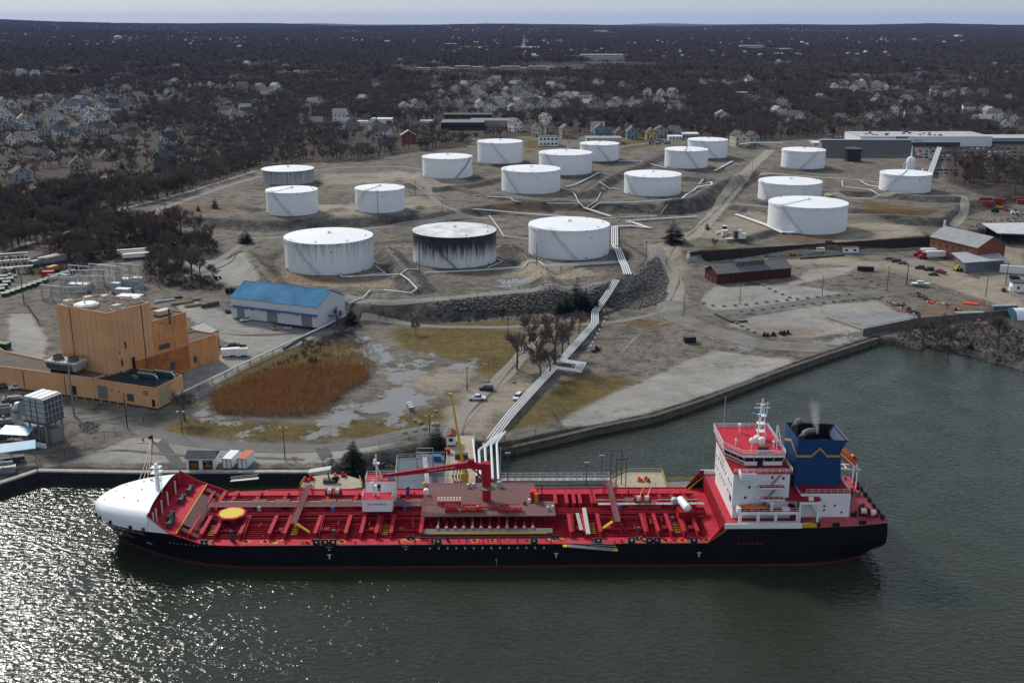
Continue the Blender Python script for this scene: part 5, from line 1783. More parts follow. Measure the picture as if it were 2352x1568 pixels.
pipeline('white pipe along the foot of the black-stained tank',[(975,630),(1100,624),(1204,616),(1212,605),(1239,604),(1250,613),(1340,608),(1422.5,603.5)],1,.34,.7,.85,12)
pipeline('second white pipe in front of the right front tank',[(1250,616),(1340,611),(1425,606)],1,.3,.6)
pipeline('small white feeder pipe at the foot of the black-stained tank',[(1140,596),(1155,603),(1120,618)],1,.22,.7)
pipeline('small white feeder pipe at the foot of the streaked front tank',[(857,610),(885,630),(800,640)],1,.22,.7)
pipeline('white pipe going over the front bank and down past the warehouse',[(921,635),(958,668),(944,678),(882,671),(850.6,671.5),(836.6,686.3),(801.4,702.7)],1,.3,1.0,.85,8)
pipeline('long white pipe on posts along the edge of the warehouse yard',[(796.7,733),(696,782.3),(560,846),(443,902),(385,929),(379,931)],1,.36,1.9,.85,7)
pipeline('thin white pipe down the bank between the two right front tanks',[(1124,498.5),(1157,546),(1214,552)],1,.28,.9)
pipeline('white pipe with a bend left of the right-hand tank',[(1934,418.6),(1936,432),(1996,438.6),(2003,447),(2022.6,448)],1,.34,.8)
pipeline('short white pipe behind the bent one at the right-hand tank',[(1977,419),(1993.6,428),(2022.6,433)],1,.34,.8)
pipeline('short curved white pipe beside the retaining-wall tank',[(1906,470),(1890,490)],1,.34,.8)
pipeline('raised white pipe rack along the car lot fence at the right',[(2157,347),(2135,409)],4,.4,3.0,1.0,10)
pipeline('raised white pipe rack crossing the end of the dirt road',[(1700,344),(1730,340),(1796,341)],3,.4,4.5,1.0,12)
pipeline('thin white pipe in front of the back-row tanks',[(1422,372),(1470,372),(1500,380),(1530,388)],1,.3,.7)
pipeline('thin white pipe left of the middle tank with the worn ring',[(960,447),(1010,450)],1,.3,.7)
pipeline('white pipe to the foot of the middle tank from the left',[(1087,451),(1152,446)],1,.3,.7)
# valve manifold clutter and platform where the pipes meet
for k,(x,y)in enumerate(((1420,508),(1446,515),(1470,515),(1398,520),(1340,520),(1385,437),(1405,436),(1690,380))):
 p=gp(x,y)
 v=thing('valve_station','cluster of valves and hand wheels at the pipe manifold','valve',p,random.uniform(0,3),'valve stations')
 MB().box(-2,2,-.4,.4,.5,.9).box(-1.2,-.8,-.3,.3,0,1.8).box(.8,1.2,-.3,.3,0,1.8).build('valve_body',PIPEW,v)
 MB().tube([(-1,0,1.8),(-1,0,2.1)],.5,10).tube([(1,0,1.8),(1,0,2.1)],.5,10).build('hand_wheel',YEL if k%2 else DGREY,v)
# ==== dark retaining wall in panels
rw=thing('retaining_wall','long dark brown retaining wall of panels below the right-hand tanks','wall')
WALLD=M('dark_creosoted_panels',(.032,.029,.024),.9,var=.35,scale=.25,streak=.3)
for k in range(42):
 t0,t1=k/42,(k+1)/42
 a=at(1576+(2134-1576)*t0,577+(541.5-577)*t0,10)
 b=at(1576+(2134-1576)*t1,577+(541.5-577)*t1,10)
 a,b=Vector((a.x,a.y-4.6,0)),Vector((b.x,b.y-4.6,0))
 zb_=min(float(zt(a.x,a.y-3)),float(zt(b.x,b.y-3)))-.5
 d=(b-a).normalized()
 nrm=Vector((d.y,-d.x,0))*(.25+.04*(k%2))
 g=.02*d
 MB().prism([a+g-nrm,b-g-nrm,b-g+nrm,a+g+nrm],zb_,10.5+.06*(k%3)).build('wall_panel',WALLD,rw)
# ==== rip-rap
def rocks(name,label,sites,smin,smax,mat):
 base=[(-1,0,0),(1,0,0),(0,-1,0),(0,1,0),(0,0,-1),(0,0,1),(.62,.62,.55),(-.62,.62,.55),(.62,-.62,.55),(-.62,-.62,.55)]
 fb=[(5,6,7),(5,7,9),(5,9,8),(5,8,6),(6,1,3),(6,3,7),(7,3,0),(7,0,9),(9,0,2),(9,2,8),(8,2,1),(8,1,6)]
 B=np.array(base)
 n=len(sites)
 P=np.array(sites)
 s=rng.uniform(smin,smax,(n,1,1))*rng.uniform(.6,1.3,(n,1,3))
 a=rng.uniform(0,6.28,n)
 Q=B[None]*(1+rng.uniform(-.25,.25,(n,10,3)))
 x=Q[...,0]*np.cos(a)[:,None]-Q[...,1]*np.sin(a)[:,None]
 y=Q[...,0]*np.sin(a)[:,None]+Q[...,1]*np.cos(a)[:,None]
 V=np.stack([x,y,Q[...,2]],-1)*s+P[:,None,:]
 Fc=np.array(fb)[None]+(np.arange(n)*10)[:,None,None]
 me=bpy.data.meshes.new(name)
 me.from_pydata(V.reshape(-1,3).tolist(),[],Fc.reshape(-1,3).tolist())
 me.materials.append(mat)
 o=put(me,name)
 tag(o,label,None,None,'stuff')
 return o
ROCK=M('armour_stone',(.15,.136,.12),.95,var=.65,scale=.9)
def scatter(poly,step,jitter=.5):
 w=[gp(x,y)for x,y in poly]
 xs,ys=[p.x for p in w],[p.y for p in w]
 gxx,gyy=np.meshgrid(np.arange(min(xs),max(xs),step),np.arange(min(ys),max(ys),step))
 gxx=gxx+rng.uniform(-jitter,jitter,gxx.shape)*step
 gyy=gyy+rng.uniform(-jitter,jitter,gyy.shape)*step
 m=sdf_poly(gxx,gyy,w)>0
 x,y=gxx[m],gyy[m]
 return np.stack([x,y,zt(x,y)],-1)
rocks('rock_armour','dark broken stones covering the front bank below the tank road',scatter([(1000,692),(1200,674),(1380,656),(1460,635),(1495,596),(1510,590),(1535,640),(1530,690),(1460,712),(1400,700),(1200,715),(1000,716)],1.15),.45,.95,ROCK)
rocks('shore_stones','dark rip-rap stones along the shore beside the jetty',scatter([(790,1082),(860,1070),(930,1052),(1000,1036),(1062,1022),(1062,1036),(1000,1052),(930,1066),(860,1083),(800,1093)],1.0),.35,.8,ROCK)
rocks('shore_stones','pale stones along the natural shore at the right',scatter([(2040,770),(2110,782),(2190,798),(2270,822),(2400,860),(2400,880),(2270,838),(2180,810),(2100,795),(2040,785)],1.6),.25,.6,M('pale_shore_stone',(.17,.15,.125),.95,var=.5,scale=.8))
rocks('gravel_heap','low round heap of grey stones in the power plant yard',scatter([(180,975),(205,968),(230,975),(228,990),(205,997),(183,990)],.6),.25,.45,ROCK)
# ==== lamp posts
def lamp_post(label,base,top_py,heads=2,group='lamp posts'):
 b=gp(*base)
 tp=atY(base[0],top_py,b.y)
 h=tp.z-b.z
 T=thing('lamp_post',label,'lamp post',b,0,group)
 MB().cyl((0,0,0),.17,h,8,.1).build('pole',WOODP,T,True)
 MB().bar((-.9,0,h),(.9,0,h),.1).build('cross_arm',DGREY,T)
 for s_ in((-1,1)if heads==2 else(1,)):
  MB().box(s_*.9-.3,s_*.9+.3,-.22,.22,h-.1,h+.12).build('lamp_head',LGREY,T)
 MB().cyl((0,0,-.2),.35,.4,8).build('footing',CONC,T)
 return T
for lb,bs,ty in(('lamp post standing behind the right front tank near the double pipe',(1194,494),449),('lamp post at the pipe manifold beside the dirt road',(1488,513),483),('lamp post halfway up the pale dirt road',(1683,452),418),('lamp post near the top of the pale dirt road',(1727,402),370),('lamp post on the bend of the gravel road right of the front tanks',(1484,594),555),('lamp post in front of the right front tank',(1232.6,610),560),('lamp post in front of the black-stained tank',(964,631),578),('tall lamp post beside the upper terrace tank',(869,503),437),('lamp post in the middle of the left tank group',(955,452),415),('lamp post on the track junction between the tank groups',(1016,492),460),('tall lamp post on the quay lot behind the ship bow',(655,1057),982),('lamp post beside the marsh near the black car',(1073,897),845),('lamp post beside the pipe crossing on the grass',(1380,752),700),('lamp post by the bare tree left of the marsh',(419,998),945),('lamp post left of the parked truck by the jetty entrance',(987,1003),955),('lamp post at the fork of the yard roads right of the rocky bank',(1570,726),680),('lamp post at the near edge of the upper gravel lot',(1699,698),655),('lamp post behind the upper gravel lot',(1888,681),634),('lamp post on the rusty patch right of the gravel lots',(2037,668),612),('utility post beside the small pine at the berth',(1167,770),728)):
 lamp_post(lb,bs,ty)
# ==== vehicles
CARP={k:M('car_paint_'+k,c,.3,.1,var=.03,spec=.5)for k,c in dict(white=(.75,.76,.78),black=(.015,.016,.02),grey=(.13,.14,.15),silver=(.42,.43,.45),red=(.32,.02,.02),blue=(.03,.06,.16),green=(.03,.07,.05),yellow=(.6,.38,.03)).items()}
CARG=M('car_glass',(.02,.025,.03),.1,spec=.7,var=.02)
LAMP=M('lamp_lens',(.6,.6,.55),.2)
_proto={}
def build_vehicle(kind):
 T=thing(kind,'x','x')
 if kind=='car':
  MB().extr([(-2.3,.32),(2.3,.32),(2.32,.7),(1.25,.92),(-1.7,.96),(-2.3,.85)],(0,-.9,0),(1,0,0),(0,0,1),(0,1,0),1.8).build('body',CARP['grey'],T)
  c0,c1,zr,ln=(-1.7,1.2),(-1.1,.45),1.45,2.3
 elif kind=='suv':
  MB().extr([(-2.4,.4),(2.4,.4),(2.42,.85),(1.4,1.08),(-2.4,1.1)],(0,-.95,0),(1,0,0),(0,0,1),(0,1,0),1.9).build('body',CARP['white'],T)
  c0,c1,zr,ln=(-2.38,1.35),(-2.2,.65),1.78,2.4
 elif kind=='pickup_truck':
  b=MB().extr([(-2.9,.5),(2.9,.5),(2.92,.95),(1.75,1.15),(-.6,1.15),(-.6,.8),(-2.9,.8)],(0,-1,0),(1,0,0),(0,0,1),(0,1,0),2.0)
  b.box(-2.9,-.6,-1,-.9,.8,1.25).box(-2.9,-.6,.9,1,.8,1.25).box(-2.9,-2.8,-.9,.9,.8,1.25)
  b.build('body',CARP['white'],T)
  c0,c1,zr,ln=(-.6,1.6),(-.45,.95),1.9,2.9
 else:
  MB().extr([(-2.8,.4),(2.7,.4),(2.75,.95),(1.9,1.15),(1.2,2.2),(-2.75,2.25),(-2.8,1.9)],(0,-1,0),(1,0,0),(0,0,1),(0,1,0),2.0).build('body',CARP['white'],T)
  MB().add([(1.95,-.85,1.2),(1.95,.85,1.2),(1.28,.85,2.1),(1.28,-.85,2.1)],[(0,1,2,3)]).build('windscreen',CARG,T)
  for s_ in(-1,1):
   MB().box(-2.4,1.3,s_*1.01-.01,s_*1.01+.01,1.35,1.95).build('side_window',CARG,T)
  c0=None
  ln=2.7
 if c0:
  w=.85
  zb={'car':.95,'suv':1.09,'pickup_truck':1.15}[kind]
  MB().prism([(c0[0],-w),(c0[1],-w),(c0[1],w),(c0[0],w)],zb,zb+.001)
  cb_=MB()
  cb_.add([(c0[0],-w,zb),(c0[1],-w,zb),(c0[1],w,zb),(c0[0],w,zb),(c1[0],-w*.82,zr-.08),(c1[1],-w*.82,zr-.08),(c1[1],w*.82,zr-.08),(c1[0],w*.82,zr-.08)],[(0,1,5,4),(1,2,6,5),(2,3,7,6),(3,0,4,7)])
  cb_.build('cabin_glass',CARG,T)
  MB().box(c1[0]-.03,c1[1]+.03,-w*.84,w*.84,zr-.08,zr).build('roof_panel',CARP['white'],T)
 for x in(-ln*.62,ln*.62):
  for s_ in(-1,1):
   y=s_*(.82 if kind=='car' else .9)
   MB().tube([(x,y-.12,.36),(x,y+.12,.36)],.36,12).build('wheel',RUBBER,T)
 for s_ in(-1,1):
  MB().box(ln-.02,ln+.04,s_*.65-.15,s_*.65+.15,.65,.82).build('headlight',LAMP,T)
 return T
def vehicle(kind,label,px,py,deg,col,group='parked vehicles',pos=None,cat=None):
 p=pos or gp(px,py)
 if kind not in _proto:
  T=_proto[kind]=build_vehicle(kind)
 else:
  T=copy_tree(_proto[kind],p)
 T.location=p
 T.rotation_euler=(0,0,R(deg))
 T['label']=label
 T['category']=cat or{'car':'car','suv':'car','pickup_truck':'pickup','van':'van'}[kind]
 T['group']=group
 for ch in T.children:
  if ch.name.startswith(('body','roof_panel')):
   ch.material_slots[0].link='OBJECT'
   ch.material_slots[0].material=CARP[col]
 return T
for a in(('pickup_truck','white pickup parked on the pale lot below the black car near the jetty',1095,918,0,'white'),('suv','black car parked on the pale lot near the jetty',1117,896,170,'black'),('suv','white car parked beside the four-pipe rack',1189,915,250,'white'),('pickup_truck','white pickup in front of the blue-roofed warehouse',568,737,220,'white'),('suv','grey car behind the white box trailers in the warehouse yard',530,798,200,'black'),('pickup_truck','black pickup beside the grey car in the warehouse yard',548,800,175,'black'),('pickup_truck','white pickup parked by the low orange wall of the power plant',42,893,200,'white'),('suv','dark car left of the white pickup by the power plant',12,890,30,'grey'),('pickup_truck','white pickup beside the green bins near the substation',24,637,190,'white'),('van','white van on the dirt road in front of the dark retaining wall',1880,581,180,'white'),('suv','black car under the dark retaining wall beside the white van',1905,574,5,'black'),('car','leftmost of three dark cars by the fence right of the brick shed',2042,596,160,'grey'),('suv','middle of three dark cars by the fence right of the brick shed',2058,602,165,'black'),('car','rightmost of three dark cars by the fence right of the brick shed',2073,606,160,'grey'),('suv','dark green car near the red pickup by the fence',2112,617,165,'black'),('suv','black car between the dark green car and the red pickup',2133,621,170,'black'),('pickup_truck','red pickup near the fence right of the brick shed',2160,627,120,'red'),('car','dark green car in front of the red pickup',2143,632,170,'green'),('car','black car at the right edge of the truck yard',2305,668,70,'black'),('suv','black car behind the white hut at the right edge',2330,640,10,'black'),('car','white car on the street left of the first house with a lawn',57,413,190,'white'),('suv','dark car on the street behind the middle tanks',1313,345,80,'blue'),('van','left white truck beside the two-storey office',1241,336,260,'white'),('van','right white truck beside the two-storey office',1254,336,260,'white'),):
 vehicle(*a)
# small red tractor
p=gp(500,641)
tq=thing('tractor','small red tractor standing alone on the dirt track left of the front tanks','tractor',p,.4)
MB().box(-1.2,1.6,-.4,.4,.7,1.3).build('bonnet',CARP['red'],tq)
MB().box(-1.3,-.2,-.6,.6,1.3,1.5).box(-1.3,-1.2,-.6,.6,1.5,2.3).build('seat_and_rollbar',DGREY,tq)
for x,r_ in((-.9,.75),(1.2,.45)):
 for s_ in(-1,1):
  MB().tube([(x,s_*.8-.15,r_),(x,s_*.8+.15,r_)],r_,12).build('wheel',RUBBER,tq)
# ==== power plant
ORB=M('orange_plant_cladding',(.66,.355,.175),.75,var=.12,scale=.12,streak=.28,dirt=(.30,.10,.03))
ORB2=M('rusty_orange_cladding',(.60,.27,.105),.75,var=.25,scale=.15,streak=.85,dirt=(.20,.05,.012))
ROOFB=M('brown_gravel_roof',(.115,.09,.075),.95,var=.3,scale=.2)
TAN=M('tan_cladding',(.36,.31,.17),.8,var=.08)
def facade(T,name,poly,z0,z1,wall_m,roof_m,parapet=.6):
 w=MB()
 n=len(poly)
 w.prism(poly,z0,z1-parapet)
 wo_=w.build(name,wall_m,T)
 pp=MB()
 for i in range(n):
  a,b=Vector((*poly[i][:2],0)),Vector((*poly[(i+1)%n][:2],0))
  d=(b-a).normalized()
  s_=Vector((-d.y,d.x,0))*.15
  pp.prism([a,b,b+s_*2,a+s_*2],z1-parapet,z1)
 pp.build('parapet',wall_m,T)
 MB().prism(poly,z1-parapet,z1-parapet+.05).build('roof',roof_m,T)
 return wo_
plant=thing('power_plant_building','large orange windowless power plant building with stepped blocks and low front wing','building')
zg=4.3
N=at(264,902,zg)
ztop=atY(255,719,N.y).z
Lc,Rc=at(109.7,703.3,ztop),at(343.3,693.9,ztop)
Nt=Vector((N.x,N.y))
Lv,Rv=Vector((Lc.x,Lc.y))-Nt,Vector((Rc.x,Rc.y))-Nt
Lv=Lv-Rv*(Lv.dot(Rv)/Rv.dot(Rv))*.6
P0,PL,PR,PF=Nt,Nt+Lv,Nt+Rv,Nt+Lv+Rv
facade(plant,'tall_block',[tuple(P0),tuple(PR),tuple(PF),tuple(PL)],zg-.5,ztop,ORB,ROOFB)
rd=Rv.normalized()
ld=Lv.normalized()
e1=PR+rd*14.5
z2=atY(417,684,e1.y).z
z2=ztop-6.6
facade(plant,'middle_block',[tuple(PR+rd*.02),tuple(e1),tuple(e1+ld*15),tuple(PR+rd*.02+ld*15)],zg-.5,z2,ORB2,ROOFB)
e2=e1+rd*13
facade(plant,'low_block',[tuple(e1+rd*.02),tuple(e2),tuple(e2+ld*11),tuple(e1+rd*.02+ld*11)],zg-.5,zg+9.5,ORB2,ROOFB)
# low front wing going out of frame to the left
zf=10.9
A1=at(212.5,867.6,zf)
A0=at(-160,820,zf)
A1,A0=Vector((A1.x,A1.y)),Vector((A0.x,A0.y))
bk=PL+ld*2
facade(plant,'front_wing',[tuple(A0),tuple(A1),tuple(P0+ld*.05-rd*.05 if False else P0-rd*.1),tuple(PL-rd*.1),tuple(PL-rd*.1+ld*30),tuple(A0+Vector((-6,40)))],zg-.5,zf,ORB,ROOFB,.5)
# dark-roofed plant room
zm=10.6
q0,q1,q2=[Vector(at(x,y,zm)[:2])for x,y in((214,869.4),(357.8,891.3),(419.6,860.3))]
facade(plant,'plant_room',[tuple(q0+Vector((.1,0))),tuple(q1),tuple(q2),tuple(q2+(q0-q1))],zg-.5,zm,ORB,M('dark_blue_grey_deck',(.03,.04,.05),.7),.4)
mv=(q2-q1).normalized()
tanw=MB()
a,b=q1+mv*1.2,q1+mv*((q2-q1).length*.55)
tanw.prism([tuple(a),tuple(b),tuple(b+Vector((mv.y,-mv.x))*.06),tuple(a+Vector((mv.y,-mv.x))*.06)],zg,zm-.3)
tanw.build('tan_panel',TAN,plant)
fd=(q1-q0).normalized()
nv=Vector((fd.y,-fd.x))
def on_wall(o0,d,nrm,s0,s1,z0,z1,mat,name,parent,t=.12):
 a,b=o0+d*s0,o0+d*s1
 return MB().prism([tuple(a),tuple(b),tuple(b+nrm*t),tuple(a+nrm*t)],z0,z1).build(name,mat,parent)
Lq=(q1-q0).length
on_wall(q0,fd,nv,Lq*.055,Lq*.21,zg,zg+4.3,M('roller_door_grey',(.17,.17,.18),.6),'roller_door',plant)
on_wall(q0,fd,nv,Lq*.53,Lq*.63,zg+.6,zg+3,DGREY,'louvre_door',plant)
on_wall(q0,fd,nv,Lq*.79,Lq*.87,zg+3.4,zg+5,M('vent_tan',(.3,.2,.12)),'wall_vent',plant)
on_wall(q0,fd,nv,Lq*.92,Lq*.965,zg,zg+2.3,BLACK,'door',plant)
for s0 in(.28,.40):
 on_wall(q0,fd,nv,Lq*s0,Lq*(s0+.015),zg+3,zg+3.5,DGREY,'wall_lamp',plant)
for s0 in(.22,.58,.83):
 on_wall(A0,(A1-A0).normalized(),Vector(((A1-A0).normalized().y,-(A1-A0).normalized().x)),(A1-A0).length*s0,(A1-A0).length*s0+.25,zg,zf-.6,M('downpipe_brown',(.12,.06,.03)),'downpipe',plant)
on_wall(A0,(A1-A0).normalized(),Vector(((A1-A0).normalized().y,-(A1-A0).normalized().x)),(A1-A0).length*.86,(A1-A0).length*.895,zg,zg+3,BLACK,'door',plant)
# facade of the tall block: downpipes, small vents
nr_=Vector((rd.y,-rd.x))
for s0 in(.78,):
 on_wall(P0,rd,nr_,Rv.length*s0,Rv.length*s0+.3,zg,ztop-.3,M('downpipe_brown',(.12,.06,.03)),'downpipe',plant)
nl_=Vector((-ld.y,ld.x))
on_wall(PL-ld*6,-ld,nl_,0,.3,zg,ztop-.3,M('downpipe_brown',(.12,.06,.03)),'downpipe',plant)
for s_,z_,w_,h_ in((3.0,17,.6,.5),(5.5,18,.7,2.4),(3.5,12.5,.8,2.2),(Rv.length+3,23,1.0,.4),(Rv.length+7,22,.8,5.5),(Rv.length+2,14,4.5,1.8),(Rv.length+6,6,1.8,2.6),(Rv.length+16,6,1.4,2.2)):
 on_wall(P0,rd,nr_,s_,s_+w_,z_,z_+h_,DGREY if w_<4 else M('louvre_brown',(.10,.07,.04)),'wall_louvre',plant)
RUSTW=M('rust_stained_cladding',(.40,.145,.045),.8,var=.55,scale=.16,streak=.9,dirt=(.16,.04,.012))
on_wall(P0,rd,nr_,Rv.length*.5,Rv.length+14.4,zg,zg+8.5,RUSTW,'rust_stained_cladding',plant,.03)
for k in range(1,9):
 on_wall(P0,rd,nr_,Rv.length*k/9,Rv.length*k/9+.07,zg+8.6,ztop-.7,M('seam_brown',(.42,.20,.085)),'wall_seam',plant,.04)
for k in range(1,9):
 on_wall(PL,-ld,nl_,Lv.length*k/9,Lv.length*k/9+.07,zf,ztop-.7,M('seam_brown',(.42,.20,.085)),'wall_seam',plant,.04)
# equipment on the tall roof
zr=ztop-.55
ctr=(P0+PF)/2
oct_=thing('roof_skylight','white octagonal skylight on the roof of the orange power plant','skylight',(*(P0+Lv*.62+Rv*.25),zr))
MB().cyl((0,0,0),4.2,.9,8).build('curb',M('cream_roofing',(.55,.5,.42)),oct_)
MB().cyl((0,0,.9),3.7,.35,8,3.3).build('cap',WHITE,oct_)
for k,(a,b,h_)in enumerate(((.2,.6,3),(.45,.3,3.2),(.55,.12,2.4),(.62,.5,3.2),(.7,.3,2.2),(.75,.55,3),(.8,.62,3),(.35,.75,2.6),(.2,.92,3.2),(.86,.25,2.6))):
 p=P0+Rv*a+Lv*b
 T=thing('roof_vent_pipe','thin pale vent pipe rising from the orange power plant roof','vent pipe',(*p,zr),0,'vent pipes on the plant roof')
 MB().cyl((0,0,0),.22,h_,8).build('stack',M('cream_paint2',(.52,.46,.37)),T)
 MB().cyl((0,0,0),.5,.3,8).build('flashing',M('cream_paint2',(.52,.46,.37)),T)
for k,(a,b,lb)in enumerate(((.15,.9,'boxy pale roof fan at the left corner of the orange plant roof'),(.55,.85,'boxy pale roof fan at the back of the orange plant roof'),(.93,.2,'boxy pale roof fan at the right corner of the orange plant roof'),(.35,.1,'boxy pale roof fan near the front corner of the orange plant roof'),(.78,.7,'twin pale duct hood behind the vent pipes of the orange plant roof'))):
 p=P0+Rv*a+Lv*b
 T=thing('roof_fan',lb,'roof fan',(*p,zr),math.atan2(rd.y,rd.x),'roof fans of the plant')
 MB().box(-1.3,1.3,-1,1,.5,1.8).build('fan_housing',M('cream_paint2',(.52,.46,.37)),T)
 MB().box(-1.7,1.7,-1.3,1.3,0,.5).build('curb',M('cream_roofing',(.55,.5,.42)),T)
# roof box on the middle block
p=PR+rd*9+ld*5
T=thing('roof_unit','cream boxy roof unit on the lower step of the orange plant','roof unit',(*p,z2-.5),math.atan2(rd.y,rd.x))
MB().box(-2.6,2.6,-1.4,1.4,.4,1.9).build('unit_casing',M('cream_paint2',(.52,.46,.37)),T)
MB().box(-2.8,2.8,-1.6,1.6,0,.4).build('unit_base',DGREY,T)
# cooling tower on the front wing
ct=Vector(at(152,850,zf+.3)[:2])
wa=math.atan2((A1-A0).y,(A1-A0).x)
T=thing('cooling_tower','weathered white cooling tower with two round fans on the low orange wing','cooling tower',(*ct,zf-.45),wa)
b=MB()
b.add([(-5.2,-1.6,1.2),(5.2,-1.6,1.2),(5.2,2.6,1.2),(-5.2,2.6,1.2),(-6.4,-2.6,4.2),(6.4,-2.6,4.2),(6.4,3.4,4.2),(-6.4,3.4,4.2)],[(0,1,5,4),(1,2,6,5),(2,3,7,6),(3,0,4,7),(4,5,6,7),(3,2,1,0)])
b.build('tower_casing',M('weathered_white_wood',(.5,.48,.44),.8,streak=.6,var=.2),T)
MB().add([(-5.6,-2.05,1.5),(4.2,-2.05,1.5),(4.6,-2.62,3.5),(-5.9,-2.62,3.5)],[(0,1,2,3)]).build('louvre_face',M('dark_slats',(.09,.085,.075),.9,streak=.5),T)
for s_ in(-3,3):
 MB().lathe((s_,.4,4.2),[(1.9,0),(1.6,.6),(1.8,1.3),(1.6,1.3),(1.45,.3)],18).build('fan_stack',M('dark_fibreglass',(.10,.095,.09)),T,True)
rl=MB()
for k in range(9):
 rl.bar((-6.2+k*1.55,-2.5,4.2),(-6.2+k*1.55,-2.5,5.2),.08)
 rl.bar((-6.2+k*1.55,3.3,4.2),(-6.2+k*1.55,3.3,5.2),.08)
rl.bar((-6.2,-2.5,5.2),(6.2,-2.5,5.2),.08).bar((-6.2,3.3,5.2),(6.2,3.3,5.2),.08)
rl.build('tower_rail',M('rusty_rail',(.12,.05,.03)),T)
for k in range(4):
 MB().box(-5+k*3.3,-4.8+k*3.3,-1.6,2.6,0,1.2).build('support',M('rusty_rail',(.12,.05,.03)),T)
# chillers and stacks on the plant room
for k,(s0,t0,lb)in enumerate(((.62,.55,'front bank of green fan chillers on the dark roof'),(.78,.82,'rear bank of green fan chillers on the dark roof'))):
 p=q0+(q1-q0)*s0+(q2-q1)*t0
 T=thing('chiller_bank',lb,'chiller',(*p,zm-.3),math.atan2(fd.y,fd.x),'chillers')
 MB().box(-3.6,3.6,-1,1,.2,1.5).build('casing',GREENP,T)
 for j in range(5):
  MB().cyl((-2.9+j*1.45,0,1.5),.55,.25,12).build('fan',LGREY,T)
 MB().tube([(3.8,-.6,1.4),(4.6,-.6,1.2),(4.8,-.6,-.8)],.25,8).build('pipe',PIPEW,T)
for k,(s0,t0)in enumerate(((.12,.75),(.24,.95))):
 p=q0+(q1-q0)*s0+(q2-q1)*t0
 T=thing('exhaust_stack',['left','right'][k]+' of two black exhaust stacks on the dark plant-room roof','stack',(*p,zm-.3))
 MB().cyl((0,0,0),.45,4.2,12).build('stack_pipe',BLACK,T,True)
 MB().cyl((0,0,0),.7,.4,12).build('stack_base',DGREY,T)
for k in range(7):
 p0=q0+(q1-q0)*.06+(q2-q1)*(.12+k*.12)
 p1=q0+(q1-q0)*.9+(q2-q1)*(.12+k*.12)
 MB().bar((*p0,zm+.1),(*p1,zm+.1),.35,.3).build('roof_beam',M('dark_blue_grey_deck',(.03,.04,.05)),plant)
for k in range(6):
 p=q0+(q1-q0)*random.uniform(.1,.6)+(q2-q1)*random.uniform(.3,.8)
 MB().obox((*p,zm-.3),random.uniform(1,2.5),1,random.uniform(.6,1.4),math.atan2(fd.y,fd.x)).build('roof_duct',random.choice([GREENP,DGREY,LGREY]),plant)
# things in front of the plant room
for x,y,s_,m_,lb,nm in((238,915,(2.6,1.8,2.0),GREENP,'dark green transformer box in front of the plant room','transformer'),(196,905,(2.6,2,3.4),LGREY,'grey switch cabinet with conduit arm by the orange wall','switch_cabinet'),(305,925,(2.2,1.4,1.2),M('olive_cabinet',(.12,.12,.08)),'low olive cabinet by the plant room door','cabinet'),(159,893,(6.5,2.2,2.0),YEL,'yellow open skip against the low orange wall','skip')):
 T=thing(nm,lb,nm.replace('_',' '),gp(x,y),wa)
 sx,sy,sz=s_
 MB().box(-sx/2,sx/2,-sy/2,sy/2,.2,sz).build('casing',m_,T)
 MB().box(-sx/2-.1,sx/2+.1,-sy/2-.1,sy/2+.1,0,.2).build('plinth',CONC if nm!='skip' else YEL,T)
 MB().box(-sx/2+.15,sx/2-.15,-sy/2+.15,sy/2-.15,sz,sz+.1).build('lid',m_ if nm!='skip' else DGREY,T)
T=thing('fan_blower','round dark green blower housing by the plant room wall','blower',gp(263,917),wa)
MB().tube([(0,-.5,1.3),(0,.5,1.3)],1.3,16).build('housing',GREENP,T)
MB().box(-1,1,-.6,.6,0,.5).build('base',DGREY,T)
for k in range(7):
 p=gp(176+k*19,918+k*2.6)
 T=thing('bollard','short yellow bollard in the row before the plant room','bollard',p,0,'yellow bollards by the plant room')
 MB().cyl((0,0,0),.14,1.1,8).build('post',YEL,T)
 MB().sphere((0,0,1.1),.14,n=8,m=4).build('dome_cap',YEL,T)
# ---- gas-turbine filter house on legs
fz=4.2
fb=gp(112,1012)
T=thing('filter_house','raised grey intake filter house with louvred face on steel legs','filter house',fb,R(-24))
MB().box(-3.8,3.2,-3.4,3.6,7.0,14.2).build('casing',M('filter_grey',(.40,.41,.42),.55,.1,var=.1),T)
for k in range(3):
 MB().box(-3.82+k*2.3,-2.0+k*2.3,-3.3,3.5,14.2,14.5).build('roof_section',WHITE,T)
for z in(8.6,10.2,11.8,13.0):
 MB().bar((-3.9,-3.5,z),(3.2,-3.5,z),.12).build('wall_rib',DGREY,T)
for x in(-1.6,.6):
 MB().bar((x,-3.5,7),(x,-3.5,14.2),.16).build('wall_ladder',DGREY,T)
MB().box(3.2,3.35,-3.3,3.5,7.1,14.1).build('louvre_back',M('filter_dark',(.075,.075,.08),.8),T)
for k in range(6):
 y=-3.3+k*1.36
 MB().box(3.3,3.5,y-.06,y+.06,7.1,14.1).build('louvre_frame',LGREY,T)
for k in range(5):
 z=7.1+k*1.75
 MB().box(3.3,3.52,-3.3,3.5,z-.06,z+.06).build('louvre_frame',LGREY,T)
MB().add([(-3.8,-3,7.4),(-3.8,3,7.4),(-8.5,2,8.0),(-8.5,-2,8.0),(-3.8,-3,13.6),(-3.8,3,13.6),(-8.5,2,11.0),(-8.5,-2,11.0)],[(0,3,7,4),(3,2,6,7),(2,1,5,6),(4,7,6,5),(0,1,2,3)]).build('intake_duct',M('pale_green_grey',(.20,.225,.20)),T)
MB().tube([(-8.4,0,9.4),(-10.5,0,9.2),(-11.8,0,7.6),(-12,0,5)],1.5,12).build('duct_elbow',LGREY,T,True)
